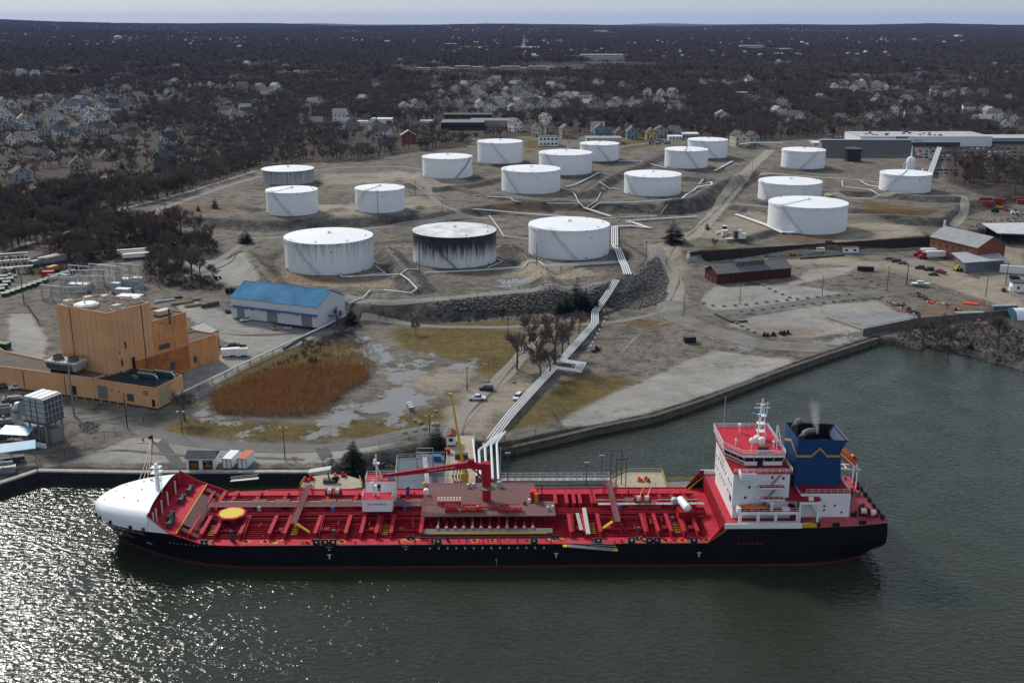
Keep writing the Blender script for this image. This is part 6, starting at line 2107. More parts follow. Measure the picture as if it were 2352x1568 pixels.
for x in(-3.4,0,2.8):
 for y in(-3,3.2):
  MB().bar((x,y,0),(x,y,7),.35).build('leg',GREY,T)
for y in(-3,3.2):
 for x0,x1 in((-3.4,0),(0,2.8)):
  MB().bar((x0,y,.3),(x1,y,6.5),.16).bar((x1,y,.3),(x0,y,6.5),.16).build('cross_brace',GREY,T)
MB().box(-4.6,4.2,-4.3,4.2,6.8,6.95).build('walkway',DGREY,T)
rl=MB()
for z in(7.5,8.0):
 rl.bar((4.2,-4.3,z),(4.2,4.2,z),.07).bar((-4.6,-4.3,z),(4.2,-4.3,z),.07)
rl.build('walkway_rail',GREY,T)
MB().box(-9,3,-1.5,2.5,0,4.2).build('turbine_enclosure',M('enclosure_grey',(.2,.2,.21)),T)
MB().box(-4,3.6,-4.8,-4.2,0,1.2).build('low_wall',WHITE,T)
for cxx,cyy,rz_,sx,sy,lb in((42,1022,R(-8),9.5,4.6,'upper of two light blue canopy roofs at the left edge'),(28,1062,R(22),13,4.2,'lower of two light blue canopy roofs at the left edge')):
 p=gp(cxx,cyy)
 T=thing('canopy',lb,'canopy',p,rz_)
 MB().add([(-sx/2,-sy/2,4.0),(sx/2,-sy/2,4.0),(sx/2,sy/2,5.0),(-sx/2,sy/2,5.0),(-sx/2,-sy/2,4.15),(sx/2,-sy/2,4.15),(sx/2,sy/2,5.15),(-sx/2,sy/2,5.15)],[(0,3,2,1),(4,5,6,7),(0,1,5,4),(1,2,6,5),(2,3,7,6),(3,0,4,7)]).build('roof_sheet',M('light_blue_sheet',(.22,.42,.58),.45,var=.06),T)
 for x in(-sx/2+.4,0,sx/2-.4):
  for y,z in((-sy/2+.3,4.05),(sy/2-.3,4.95)):
   MB().bar((x,y,0),(x,y,z),.2).build('post',GREY,T)
 MB().box(-sx*.3,sx*.25,-1,1,0,1.8).build('pump_skid',M('dark_machine',(.05,.05,.055)),T)
for x,y,lb in((8,985,'grey machine cabinet beside the canopies at the left edge'),(15,1005,'dark generator skid beside the upper canopy'),(10,1085,'round grey tank under the lower canopy edge'),(30,930,'long white cylindrical duct above the left edge'),(5,950,'grey silencer box at the left edge')):
 T=thing('plant_machine',lb,'machine',gp(x,y),R(20))
 MB().box(-3,3,-1.4,1.4,.3,2.4 if y<1000 else 1.6).build('casing',random.choice([GREY,LGREY,DGREY]),T)
 MB().tube([(-2.5,0,2.6),(2.5,0,2.6)],.6,10).build('drum',GREY if y!=930 else LGREY,T)
 for j in range(5):
  MB().obox((random.uniform(-2.4,2.4),random.uniform(-1.2,1.2),2.2),.6,.5,random.uniform(.5,1.8)).build('vent_box',random.choice([DGREY,GREY,BLACK]),T)
 MB().box(-3.2,3.2,-1.6,1.6,0,.3).build('skid',DGREY,T)
def tall_pole(label,base,top_py,mat,r=.35,arms=0):
 b=gp(*base)
 h=atY(base[0],top_py,b.y).z-b.z
 T=thing('utility_pole',label,'pole',b,0,'poles around the plant')
 MB().cyl((0,0,0),r,h,10,r*.6).build('shaft',mat,T,True)
 for k in range(arms):
  MB().bar((-1.8,0,h-1-k*1.4),(1.8,0,h-1-k*1.4),.16).build('cross_arm',mat,T)
 MB().cyl((0,0,0),r*1.6,.35,10).build('base_plate',CONC,T)
 return T
tall_pole('tall grey steel pole in front of the low orange wing',(170.8,955),832,GREY,.42)
tall_pole('thin wooden pole rising behind the substation',(207,640),592,WOODP,.25)
tall_pole('steel pole with cross arm right of the substation',(365,660),612,GREY,.4,1)
tall_pole('wooden pole with cross arm beside the steel pole right of the substation',(347,648),610,WOODP,.25,1)
tall_pole('wooden pole by the green bins left of the substation',(56,700),632,WOODP,.25,1)
tall_pole('wooden pole beside the fence in front of the plant room',(293,985),900,WOODP,.2)
tall_pole('slanting power pole in the fence of the truck yard',(2082,656),606,WOODP,.28,1)
tall_pole('thin light pole right of the gravel yard fence',(2264,682),636,WOODP,.2)
tall_pole('thin pole in front of the grey truck shed',(2310,653),600,WOODP,.2)
# ---- substation
sub=[]
def gantry(x,y,w,h_,rz,lb):
 T=thing('switchyard_gantry',lb,'gantry',gp(x,y),rz,'gantries of the substation')
 for s_ in(-w/2,0,w/2):
  MB().bar((s_,-.4,0),(s_,-.15,h_),.3).bar((s_,.4,0),(s_,.15,h_),.3).build('column',LGREY,T)
 MB().bar((-w/2-.6,0,h_),(w/2+.6,0,h_),.35).bar((-w/2,0,h_-2.2),(w/2,0,h_-2.2),.2).build('beam',LGREY,T)
 for k in range(5):
  MB().cyl((-w/2+(k+.5)*w/5,0,h_-2.0),.12,1.6,6).build('insulator',M('porcelain',(.35,.32,.3)),T)
for i,(x,y,w,h_)in enumerate(((205,660,13,8),(240,655,14,9.5),(270,650,13,9),(300,652,12,9),(150,672,10,7),(120,690,10,6.5),(175,690,9,6),(300,668,10,7),(225,672,12,7.5),(255,663,12,10.5),(140,662,9,6.5),(185,652,11,8.5))):
 gantry(x,y,w,h_,R(-18 if i%2 else 8),['tall','long','rear','right-hand','left','low left','low front','front right','middle','tallest','far left','rear left'][i]+' grey steel gantry with insulators in the substation')
for i,(x,y,sx,sy,sz)in enumerate(((268,672,4,2.5,4.5),(292,664,4,2.5,5),(318,660,4,2.5,4.6),(285,684,6,3,4.2),(185,668,9,4,3.4),(150,645,3.5,2.5,3),(300,697,10,5,3.6))):
 T=thing('transformer',['pale green','second pale green','rightmost pale green','large grey finned','long flat-roofed white','small white','low white box-like'][i]+' transformer or switch house in the substation','transformer',gp(x,y),R(-12),'substation boxes')
 MB().box(-sx/2,sx/2,-sy/2,sy/2,.3,sz).build('tank',M('pale_transformer',(.42,.47,.46))if i!=3 else LGREY,T)
 MB().box(-sx/2-.1,sx/2+.1,-sy/2-.1,sy/2+.1,sz,sz+.15).build('lid',WHITE,T)
 for k in range(4):
  MB().box(-sx/2+.2+k*sx/4,-sx/2+.4+k*sx/4,-sy/2-.25,-sy/2,.6,sz-.4).build('radiator_fin',LGREY,T)
for k in range(60):
 x,y=random.uniform(95,330),random.uniform(655,700)
 if y>690 and x>120:
  y-=22
 T=thing('disconnect_switch','small grey switchgear post among the substation gantries','switchgear',gp(x,y),random.uniform(0,3),'switchgear posts of the substation')
 h_=random.uniform(2,4)
 MB().bar((-.8,0,0),(-.8,0,h_),.14).bar((.8,0,0),(.8,0,h_),.14).bar((-1.3,0,h_),(1.3,0,h_),.16).build('frame',LGREY,T)
 MB().cyl((-.8,0,h_),.12,.9,6).cyl((.8,0,h_),.12,.9,6).bar((-.8,0,h_+.9),(.8,0,h_+1.1),.08).build('insulators',M('porcelain',(.35,.32,.3)),T)
# green bins, containers, sheds left
for k in range(13):
 t=k/12
 x,y=22+150*t,688-52*t
 T=thing('rubbish_bin','dark green bin in the slanting row beside the substation','bin',gp(x-10,y-8),R(30),'green bins beside the substation')
 MB().add([(-1.5,-1,0),(1.5,-1,0),(1.5,1,0),(-1.5,1,0),(-1.7,-1.15,1.5),(1.7,-1.15,1.5),(1.7,1.15,1.8),(-1.7,1.15,1.8)],[(0,1,5,4),(1,2,6,5),(2,3,7,6),(3,0,4,7),(3,2,1,0)]).build('bin_body',GREENP,T)
 MB().add([(-1.75,-1.2,1.52),(1.75,-1.2,1.52),(1.75,1.2,1.84),(-1.75,1.2,1.84)],[(0,1,2,3)]).build('bin_lid',M('bin_lid_green',(.03,.09,.06),.5),T)
for k in range(8):
 x,y=2+(k%4)*7,648+(k//4)*22-(k%4)*8
 T=thing('rubbish_bin','dark green bin in the cluster at the left edge','bin',gp(x,y),R(30),'green bins at the left edge')
 MB().add([(-1.5,-1,0),(1.5,-1,0),(1.5,1,0),(-1.5,1,0),(-1.7,-1.15,1.5),(1.7,-1.15,1.5),(1.7,1.15,1.8),(-1.7,1.15,1.8)],[(0,1,5,4),(1,2,6,5),(2,3,7,6),(3,0,4,7),(3,2,1,0)]).build('bin_body',GREENP,T)
 MB().add([(-1.75,-1.2,1.52),(1.75,-1.2,1.52),(1.75,1.2,1.84),(-1.75,1.2,1.84)],[(0,1,2,3)]).build('bin_lid',M('bin_lid_green',(.03,.09,.06),.5),T)
def container(label,px,py,L_,W_,Hh,deg,mat,roof=None,name='shipping_container',pos=None,cat='container'):
 T=thing(name,label,cat,pos or gp(px,py),R(deg))
 n=int(L_/.6)
 b=MB().box(-L_/2,L_/2,-W_/2,W_/2,.15,Hh)
 b.build('box_body',mat,T)
 for k in range(n):
  x=-L_/2+(k+.5)*L_/n
  for s_ in(-1,1):
   MB().box(x-.12,x+.12,s_*W_/2-.04,s_*W_/2+.04,.3,Hh-.15).build('corrugation',mat,T)
 MB().box(-L_/2-.03,L_/2+.03,-W_/2-.03,W_/2+.03,Hh,Hh+.06).build('roof',roof or mat,T)
 for s_ in(-1,1):
  MB().box(-L_/2-.07,-L_/2,s_*W_/4-W_/4+.06,s_*W_/4+W_/4-.06,.25,Hh-.1).build('door',mat,T)
 return T
CGREY=M('container_grey',(.30,.32,.33),.6,var=.1)
RUSTR=M('rusty_roof',(.30,.17,.11),.8,var=.5,scale=.5)
container('left of two grey containers at the wood edge',113,602,12,2.5,3.2,62,CGREY,M('pale_roof',(.45,.45,.43),.7))
container('right of two grey containers at the wood edge, its roof rusty',128,602,12,2.5,3.2,62,CGREY,RUSTR)
container('small grey shed container left of the pair at the wood edge',80,610,4,3,2.6,60,CGREY)
container('red skip with a yellow base near the containers',112,635,5,2.8,2.6,5,CARP['red'],M('pink_tarp',(.5,.08,.1)))
container('orange container behind the red skip',121,622,5,2.8,2.4,65,M('faded_orange',(.5,.27,.1)))
for k,(x,y,m_)in enumerate(((305,585,LGREY),(312,590,M('pinkish_tank',(.35,.16,.15))),(318,594,WHITE))):
 T=thing('stored_trailer',['grey','reddish','white'][k]+' long trailer stored in the trees left of the front tanks','trailer',gp(x,y),R(22),'stored trailers')
 MB().box(-7.5,7.5,-1.3,1.3,1.0,3.0).build('trailer_bed',m_,T)
 for xx in(-6,-4.8,5):
  for s_ in(-1,1):
   MB().tube([(xx,s_*1.1-.15,.5),(xx,s_*1.1+.15,.5)],.5,10).build('wheel',RUBBER,T)
for k in range(3):
 T=thing('equipment_rack',['upper','middle','lower'][k]+' long steel rack of stored switch cabinets at the left edge','rack',gp(12+k*4,602+k*14),R(22))
 MB().bar((-11,0,4.2-k*.4),(11,0,4.2-k*.4),2.0,.2).build('rack_roof',GREY,T)
 for j in range(12):
  MB().box(-10.6+j*1.8,-9.4+j*1.8,-.6,.6,0,2.8).build('cabinet',random.choice([LGREY,GREY,DGREY]),T)
T=thing('dumpster','dark green box at the left edge beside the plant lawn','container',gp(6,800),R(-20))
MB().box(-3,3,-1.4,1.4,.2,2.2).build('box_body',GREENP,T)
MB().box(-3.1,3.1,-1.5,1.5,2.2,2.35).build('lid',GREENP,T)
# timber stacks, ladders of pipe and drums
for k,(x,y,m_,n)in enumerate(((378,692,LGREY,4),(395,686,DGREY,4),(418,697,M('yellowed_timber',(.22,.17,.09)),6),(450,702,M('yellowed_timber',(.22,.17,.09)),6),(437,692,WOOD,5))):
 T=thing('timber_stack',['pale pipe','dark pipe','front left timber','front right timber','brown timber'][k]+' stack lying in the yard beside the orange plant','timber stack',gp(x,y),R(32))
 for j in range(n):
  MB().tube([(-4.5+random.uniform(-.5,.5),(j-n/2)*.5,.3),(4.5,(j-n/2)*.5,.3)],.24,6).build('log',m_,T)
 for j in range(n-1):
  MB().tube([(-4.2,(j-n/2+.5)*.5,.72),(4.2,(j-n/2+.5)*.5,.72)],.24,6).build('log',m_,T)
for k,(x,y)in enumerate(((476,705),(489,701))):
 container(['left','right'][k]+' dark open skip at the end of the timber stacks',x,y,5,2.2,1.6,35,DGREY,BLACK,'skip',None,'skip')
for k,x in enumerate((528,540)):
 T=thing('cable_drum',['left','right'][k]+' of two big black cable drums behind the timber stacks','drum',gp(x-4,672),0)
 MB().tube([(-.8,0,1.2),(.8,0,1.2)],1.2,16).build('drum',BLACK,T)
 for s_ in(-.85,.85):
  MB().tube([(s_-.06,0,1.2),(s_+.06,0,1.2)],1.4,16).build('flange',DGREY,T)
# ==== blue-roofed warehouse
zw=4.8
Nw,Lw,Fw=at(731,753,zw),at(533,728.4,zw),at(787,723.7,zw)
wv,dvv=Vector((Lw.x-Nw.x,Lw.y-Nw.y)),Vector((Fw.x-Nw.x,Fw.y-Nw.y))
LW=wv.length
ux=-wv.normalized()
vy=Vector((-ux.y,ux.x))
DW=abs(dvv.dot(vy))
wr=math.atan2(ux.y,ux.x)
eave=atY(731,705.5,Nw.y).z-zw
T=thing('warehouse','white metal warehouse with a ribbed blue roof and three grey roller doors','warehouse',(Lw.x,Lw.y,zw),wr)
ridge=eave+DW*.22
WALLW=M('white_sheet_wall',(.60,.62,.66),.6,var=.05,streak=.15)
BROOF=M('blue_roof_sheet',(.075,.235,.40),.75,var=.3,scale=.12,spec=.1)
wbm=MB()
wbm.extr([(0,0),(DW,0),(DW,eave),(DW*.5,ridge),(0,eave)],(0,0,0),(0,1,0),(0,0,1),(1,0,0),LW)
wbm.build('wall',WALLW,T)
for s_ in(0,1):
 y0,z0,y1,z1=(-.5,eave-.5*.44+.1,DW/2,ridge+.1)if s_==0 else(DW+.5,eave-.5*.44+.1,DW/2,ridge+.1)
 rf=MB().add([(-.4,y0,z0),(LW+.4,y0,z0),(LW+.4,y1,z1),(-.4,y1,z1),(-.4,y0,z0+.12),(LW+.4,y0,z0+.12),(LW+.4,y1,z1+.12),(-.4,y1,z1+.12)],[(0,1,2,3),(4,5,6,7),(0,1,5,4),(1,2,6,5),(2,3,7,6),(3,0,4,7)]).build('roof_slope',BROOF,T)
 for k in range(46):
  x=-.2+(LW+.4)*k/45
  MB().bar((x,y0,z0+.18),(x,y1,z1+.18),.14,.16).build('roof_rib',BROOF,rf)
MB().bar((-.4,DW/2,ridge+.25),(LW+.4,DW/2,ridge+.25),.5,.15).build('ridge_cap',BROOF,T)
MB().box(-.6,LW+.1,-1.3,-.02,eave*.58,eave*.58+.35).build('door_canopy',M('canopy_blue',(.02,.10,.28),.5),T)
for a,b in((.065,.154),(.42,.54),(.816,.935)):
 dr=MB().box(LW*a,LW*b,-.1,-.01,.1,eave*.56).build('roller_door',M('roller_grey',(.20,.21,.24),.6),T)
 for k in range(6):
  MB().box(LW*a,LW*b,-.13,-.1,.3+k*eave*.09,.36+k*eave*.09).build('door_slat',M('roller_grey2',(.16,.17,.19)),dr)
for a in(.04,.18,.25,.37,.57,.77,.97):
 MB().box(LW*a-.25,LW*a+.25,-.3,-.01,eave*.48,eave*.53).build('wall_lamp',DGREY,T)
# green annexe beside the plant
z_=4.6
A_,B_,C_=at(471,804,z_),at(505,790,z_),at(437,783,z_)
A_,B_,C_=Vector(A_[:2]),Vector(B_[:2]),Vector(C_[:2])
T=thing('annexe','small olive-green annexe with a grey flat roof behind the orange plant','building')
facade(T,'wall',[tuple(A_),tuple(B_),tuple(B_+(C_-A_)),tuple(C_)],z_-.5,z_+5.6,M('olive_wall',(.26,.235,.10),.8),M('pale_grey_roof',(.30,.31,.32),.8),.25)
dd=(B_-A_).normalized()
on_wall(A_,dd,Vector((dd.y,-dd.x)),.8,1.9,z_,z_+2.3,CARP['red'],'door',T)
on_wall(A_,dd,Vector((dd.y,-dd.x)),(B_-A_).length*.82,(B_-A_).length*.95,z_+3.2,z_+4.6,WHITE,'window',T)
# box trailers by the cars
for k,(x,y,L_,m2)in enumerate(((530,818,6.5,WHITE),(556,818,4.6,M('yellowed_white',(.55,.48,.38))))):
 T=thing('box_trailer',['longer white box trailer beside the cars in the warehouse yard','shorter white box trailer with a yellowed roof in the warehouse yard'][k],'trailer',gp(x,y),R(14))
 MB().box(-L_/2,L_/2,-1.15,1.15,.5,3.0).build('box_body',WHITE,T)
 MB().box(-L_/2-.03,L_/2+.03,-1.2,1.2,3.0,3.08).build('roof',m2,T)
 for xx in(-.5,.5):
  for s_ in(-1,1):
   MB().tube([(xx+.6,s_*1.2-.1,.38),(xx+.6,s_*1.2+.1,.38)],.38,10).build('wheel',RUBBER,T)
 MB().bar((L_/2,0,.6),(L_/2+1.4,0,.5),.12).build('tow_bar',DGREY,T)
for x,y,L_,m_,lb in((648,745,5,WOOD,'open trailer of junk by the middle warehouse door'),(668,745,4,GREY,'grey scrap cage right of the middle warehouse door'),(632,757,2.4,M('tan_pallet',(.4,.28,.15)),'tan pallet in front of the warehouse'),(661,757,3,LGREY,'grey flat skid in front of the warehouse'),(524,718,2.4,GREENP,'dark green bin at the left end of the warehouse')):
 T=thing('yard_clutter',lb,'yard clutter',gp(x,y),R(15))
 MB().box(-L_/2,L_/2,-.9,.9,.3,1.0).build('tray',m_,T)
 for j in range(4):
  MB().obox((random.uniform(-L_/3,L_/3),random.uniform(-.5,.5),1.0),.7,.6,random.uniform(.2,.7),random.uniform(0,3)).build('load',random.choice([DGREY,WOOD,GREY]),T)
# barrier of tyre-like blocks along the yard
for k in range(26):
 t=k/25
 T=thing('concrete_barrier','short dark barrier block in the row along the warehouse yard edge','barrier',gp(662+(760-662)*t-8+8*t,802-62*t+(0)),R(38),'barrier blocks along the yard')
 MB().extr([(-.35,0),(.35,0),(.15,.8),(-.15,.8)],(-.55,0,0),(0,1,0),(0,0,1),(1,0,0),1.1).build('block',DGREY,T)
 MB().box(-.1,.1,-.1,.1,.8,.9).build('lifting_eye',GREY,T)
# ==== quay walls
PILE=M('black_sheet_pile',(.018,.019,.024),.7,var=.4,scale=.5,streak=.4)
def quay(name,label,pts,z1,mat,cap,panel=3.0,z0=-2.0,out=.35):
 T=thing(name,label,'quay wall')
 w=[at(x,y,2.0)for x,y in pts]
 for a,b in zip(w[:-1],w[1:]):
  d=Vector((b.x-a.x,b.y-a.y,0))
  n=max(1,int(d.length/panel))
  s_=Vector((d.y,-d.x,0)).normalized()
  for k in range(n):
   p,q=a+d*(k/n),a+d*((k+.98)/n)
   o1=s_*(out+.18*(k%2))
   MB().prism([p[:2],q[:2],(q+o1)[:2],(p+o1)[:2]],z0,z1-.45).build('pile_panel',mat,T)
  p,q=a-s_*1.0,b-s_*1.0
  o1=s_*(1.0+out+.35)
  MB().prism([p[:2],q[:2],(q+o1)[:2],(p+o1)[:2]],z1-.45,z1).build('coping',cap,T)
 return T
quay('sheet_pile_quay','black sheet-pile quay wall behind the bow of the ship',[(-420,1240),(0,1118),(87,1089),(327,1093),(480,1092),(700,1092),(760,1091)],3.35,PILE,CONC)
quay('concrete_bulkhead','long weathered concrete bulkhead along the right basin',[(1150,1034),(1280,1005),(1370,983),(1500,957),(1600,925),(1700,888),(1800,850),(1900,815),(2015,778)],2.4,CONCD,M('dark_coping',(.085,.073,.06),.9,var=.4,scale=.4),4.0)
a=at(1980,775,3.2)
T=thing('corner_wall','dark concrete corner wall at the head of the basin','wall')
for k,(p,q)in enumerate((((1982,772),(2110,745)),((2110,745),(2352,722)))):
 a,b=gp(*p),gp(*q)
 MB().prism([a[:2],b[:2],(b.x,b.y+.6),(a.x,a.y+.6)],1.0,5.2).build('wall_length',CONCD,T)
# ==== jetty and dolphins
DECKT=M('tan_concrete_deck',(.37,.32,.25),.9,var=.16,scale=.5,bump=.1)
SLATE=M('slate_blue_steel_deck',(.085,.105,.135),.7,var=.2,scale=.3)
PIL=M('dark_piling',(.03,.026,.022),.9)
def platform(name,label,corners,z,mat,thick=.6,cat='platform',piles=True,rail=None):
 T=thing(name,label,cat)
 w=[at(x,y,z)for x,y in corners]
 MB().prism([p[:2]for p in w],z-thick,z).build('deck',mat,T)
 if piles:
  xs,ys=[p.x for p in w],[p.y for p in w]
  for x in np.arange(min(xs)+.8,max(xs),4.5):
   for y in(min(ys)+.8,(min(ys)+max(ys))/2,max(ys)-.8):
    if sdf_poly(np.array([x]),np.array([y]),w)[0]>0:
     MB().cyl((x,y,-2),.35,z-thick+2,8).build('pile',PIL,T)
 if rail:
  for i in range(len(w)):
   a,b=w[i],w[(i+1)%len(w)]
   if i in rail:
    r_=MB()
    for h_ in(.55,1.1):
     r_.bar(a+Vector((0,0,h_)),b+Vector((0,0,h_)),.08)
    n=max(2,int((b-a).length/2))
    for k in range(n+1):
     p=a.lerp(b,k/n)
     r_.bar(p,p+Vector((0,0,1.1)),.08)
    r_.build('railing',YEL if rail[i]else LGREY,T)
 return T
platform('jetty','tan concrete jetty deck leading to the ship berth',[(1020,1128),(1092,1128),(1090,1000),(1030,1000)],3.7,DECKT,.6,'jetty',True,{1:0,3:0})
platform('berth_platform','slate-blue steel berth platform left of the jetty',[(905,1128),(1020,1128),(1021,1045),(912,1052)],3.75,SLATE,.5,'platform',True,{2:0,3:0})
platform('pipe_trestle','dark open trestle under the white berth pipes',[(1094,1128),(1150,1128),(1150,1034),(1094,1024)],3.0,M('black_timber',(.02,.02,.022),.9),.5,'trestle',True,{1:0})
platform('mooring_dolphin','round tan mooring dolphin with yellow rails beside the quay end',[(690,1118),(700,1102),(722,1092),(760,1088),(800,1092),(826,1100),(832,1118),(760,1128)],3.9,DECKT,1.0,'dolphin',True,{0:1,5:1})
platform('mooring_dolphin','tan mooring dolphin with yellow rails behind the aft half of the ship',[(1395,1122),(1405,1100),(1440,1084),(1520,1084),(1532,1122)],3.9,DECKT,1.0,'dolphin',True,{0:1,1:1,2:1,3:1})
platform('fender_pier','narrow weathered pier behind the stern half of the ship',[(1532,1122),(1650,1122),(1650,1103),(1532,1106)],3.6,M('weathered_pier',(.20,.185,.16),.9,var=.3),.6,'pier',True,{2:1})
platform('berth_apron','grey berth apron between the jetty and the aft dolphin',[(1150,1132),(1395,1132),(1395,1112),(1150,1108)],3.4,M('apron_grey',(.15,.145,.13),.9,var=.3),.5,'platform',True,None)
# catwalk truss to the aft dolphin
T=thing('catwalk_truss','pale steel truss catwalk linking the jetty to the aft dolphin','catwalk')
a,b=at(1150,1101,4.6),at(1402,1100,4.6)
for s_ in(-.8,.8):
 o1=Vector((0,s_,0))
 ch=MB().bar(a+o1,b+o1,.14).bar(a+o1+Vector((0,0,1.5)),b+o1+Vector((0,0,1.5)),.14)
 for k in range(16):
  p,q=a.lerp(b,k/16),a.lerp(b,(k+1)/16)
  ch.bar(p+o1,q+o1+Vector((0,0,1.5)),.09).bar(p+o1,p+o1+Vector((0,0,1.5)),.09)
 ch.build('side_truss',LGREY,T)
MB().bar(a,b,1.5,.08).build('walkway',STAIN,T)
T=thing('shore_gangway','aluminium gangway sloping from the quay to the water behind the bow','gangway')
a,b=at(560,1100,3.0),at(585+35,1095,3.4)
a,b=at(530,1104,2.2),at(594,1098,3.4)
for s_ in(-.5,.5):
 MB().bar(a+Vector((0,s_,0)),b+Vector((0,s_,0)),.12,.3).bar(a+Vector((0,s_,1)),b+Vector((0,s_,1)),.07).build('side_truss',STAIN,T)
MB().bar(a,b,1.0,.06).build('tread_deck',STAIN,T)
# ship-to-shore gangway rising to the deck
T=thing('boarding_gangway','long aluminium boarding gangway from a steel tower down to the ship deck','gangway')
a,b=at(975,1050,7.5),wl((-21.3,13.5,6.4))
for s_ in(-.5,.5):
 g=MB().bar(a+Vector((s_,0,0)),b+Vector((s_,0,0)),.12,.3).bar(a+Vector((s_,0,1.1)),b+Vector((s_,0,1.1)),.09)
 for k in range(12):
  p=a.lerp(b,k/11)
  g.bar(p+Vector((s_,0,0)),p+Vector((s_,0,1.1)),.07)
 g.build('side_truss',LGREY,T)
MB().bar(a,b,.95,.08).build('tread_deck',LGREY,T)
tw=MB()
for dx in(-2.2,2.2):
 for dy in(-1.5,1.5):
  tw.bar((a.x+dx,a.y+dy+1,3.7),(a.x+dx,a.y+dy+1,9.2),.16)
tw.bar((a.x-2.2,a.y+2.5,9.2),(a.x+2.2,a.y+2.5,9.2),.14).bar((a.x-2.2,a.y-.5,9.2),(a.x+2.2,a.y-.5,9.2),.14)
tw.build('tower_frame',LGREY,T)
MB().box(a.x-2.2,a.x+2.2,a.y-.5,a.y+2.5,7.3,7.45).build('tower_deck',SLATE,T)
# yellow crane with long boom
cb_=at(1068,1110,3.75)
tipc=atY(1037,908,cb_.y+3)
T=thing('loading_crane','yellow dockside crane with a long raised boom beside the jetty','crane',cb_)
MB().cyl((0,0,0),1.0,1.6,12,.8).build('pedestal',YEL,T)
MB().box(-1.1,1.0,-.9,.9,1.6,3.2).build('slewing_house',YEL,T)
tl=tipc-cb_
base=Vector((0,0,2.2))
bm=MB()
o_=0
for p,w in((base,.85),(tl,.42)):
 bm.v+=[(p.x-w/2,p.y-w/2,p.z),(p.x+w/2,p.y-w/2,p.z),(p.x+w/2,p.y+w/2,p.z),(p.x-w/2,p.y+w/2,p.z)]
bm.f+=[(0,1,5,4),(1,2,6,5),(2,3,7,6),(3,0,4,7),(0,3,2,1),(4,5,6,7)]
bm.build('boom',YEL,T)
MB().box(tl.x-.7,tl.x+.3,tl.y-.3,tl.y+.3,tl.z-.2,tl.z+.6).build('boom_head',YEL,T)
MB().bar((.9,0,1.9),base.lerp(tl,.3)+Vector((.3,0,-.4)),.3).build('luffing_ram',DGREY,T)
for k in range(3):
 a=at(1045+k*7,1108,4.0)
 T=thing('cargo_hose',['left','middle','right'][k]+' of three black cargo hoses curving up beside the yellow crane','hose')
 MB().tube([a,a+Vector((-.6,.5,1.6)),a+Vector((-.2,1.2,3.2)),a+Vector((.8,2,4.4)),a+Vector((1.2,2.6,4.6))],.24,8).build('hose_body',RUBBER,T,True)
 MB().cyl((a.x,a.y,3.7),.4,.5,8).build('flange',DGREY,T)
# guard hut
T=thing('guard_hut','small white hut with a brown-red roof beside the yellow boom','hut',at(1037,1019,3.7))
MB().box(-1.3,1.3,-2.2,2.2,.5,3.2).build('wall',WHITE,T)
MB().extr([(-1.5,3.2),(1.5,3.2),(0,3.9)],(0,-2.4,0),(1,0,0),(0,0,1),(0,1,0),4.8).build('roof',M('brown_red_roof',(.13,.03,.03),.7),T)
MB().box(-.6,.6,-2.26,-2.2,1.6,2.6).build('window',GLASS,T)
MB().box(-1.3,1.3,-2.2,2.2,0,.5).build('skid',DGREY,T)
for x,y,L_,m_,lb,nm in((1060,1052,3.6,M('dark_olive_tarp',(.05,.05,.04)),'dark tarpaulin-covered box on the jetty deck','covered_box'),(1028,1040,1.4,REDP,'small red hydrant box on the jetty deck','hydrant_box'),(1003,1056,2.4,BLUEP,'blue tub on the berth platform','tub')):
 T=thing(nm,lb,nm.replace('_',' '),at(x,y,3.75))
 MB().box(-L_/2,L_/2,-.8,.8,0,1.3).build('box_body',m_,T)
 MB().box(-L_/2-.05,L_/2+.05,-.85,.85,1.3,1.42).build('lid',m_,T)
# gallows frames and light pole behind the aft dolphin
for k,(x0,x1,y0,y1)in enumerate(((1402,1427,1112,1034),(1415,1437,1114,1053))):
 a,b=at(x0,y0,3.9),at(x1,y0,3.9)
 h_=atY(x0,y1,a.y).z
 T=thing('hose_gallows',['taller','shorter'][k]+' dark steel hose gallows on the aft dolphin','gallows')
 for p in(a,b):
  MB().bar(p,Vector((p.x,p.y,h_)),.22).build('upright',DGREY,T)
 MB().bar(Vector((a.x-.2,a.y,h_)),Vector((b.x+.2,b.y,h_)),.28).build('top_beam',DGREY,T)
for x,y,t_,lb in((1381,1106,1046,'floodlight pole at the aft dolphin'),(1347,1112,1062,'thin mast beside the floodlight pole'),(1166,1112,1040,'black light pole at the berth beside the pipes')):
 p=at(x,y,3.6)
 T=thing('light_pole',lb,'light pole',p)
 h_=atY(x,t_,p.y).z-p.z
 MB().cyl((0,0,0),.14,h_,8,.08).build('pole',DGREY,T)
 MB().box(-.7,.7,-.15,.15,h_-.1,h_+.15).build('lamp_bar',LGREY,T)
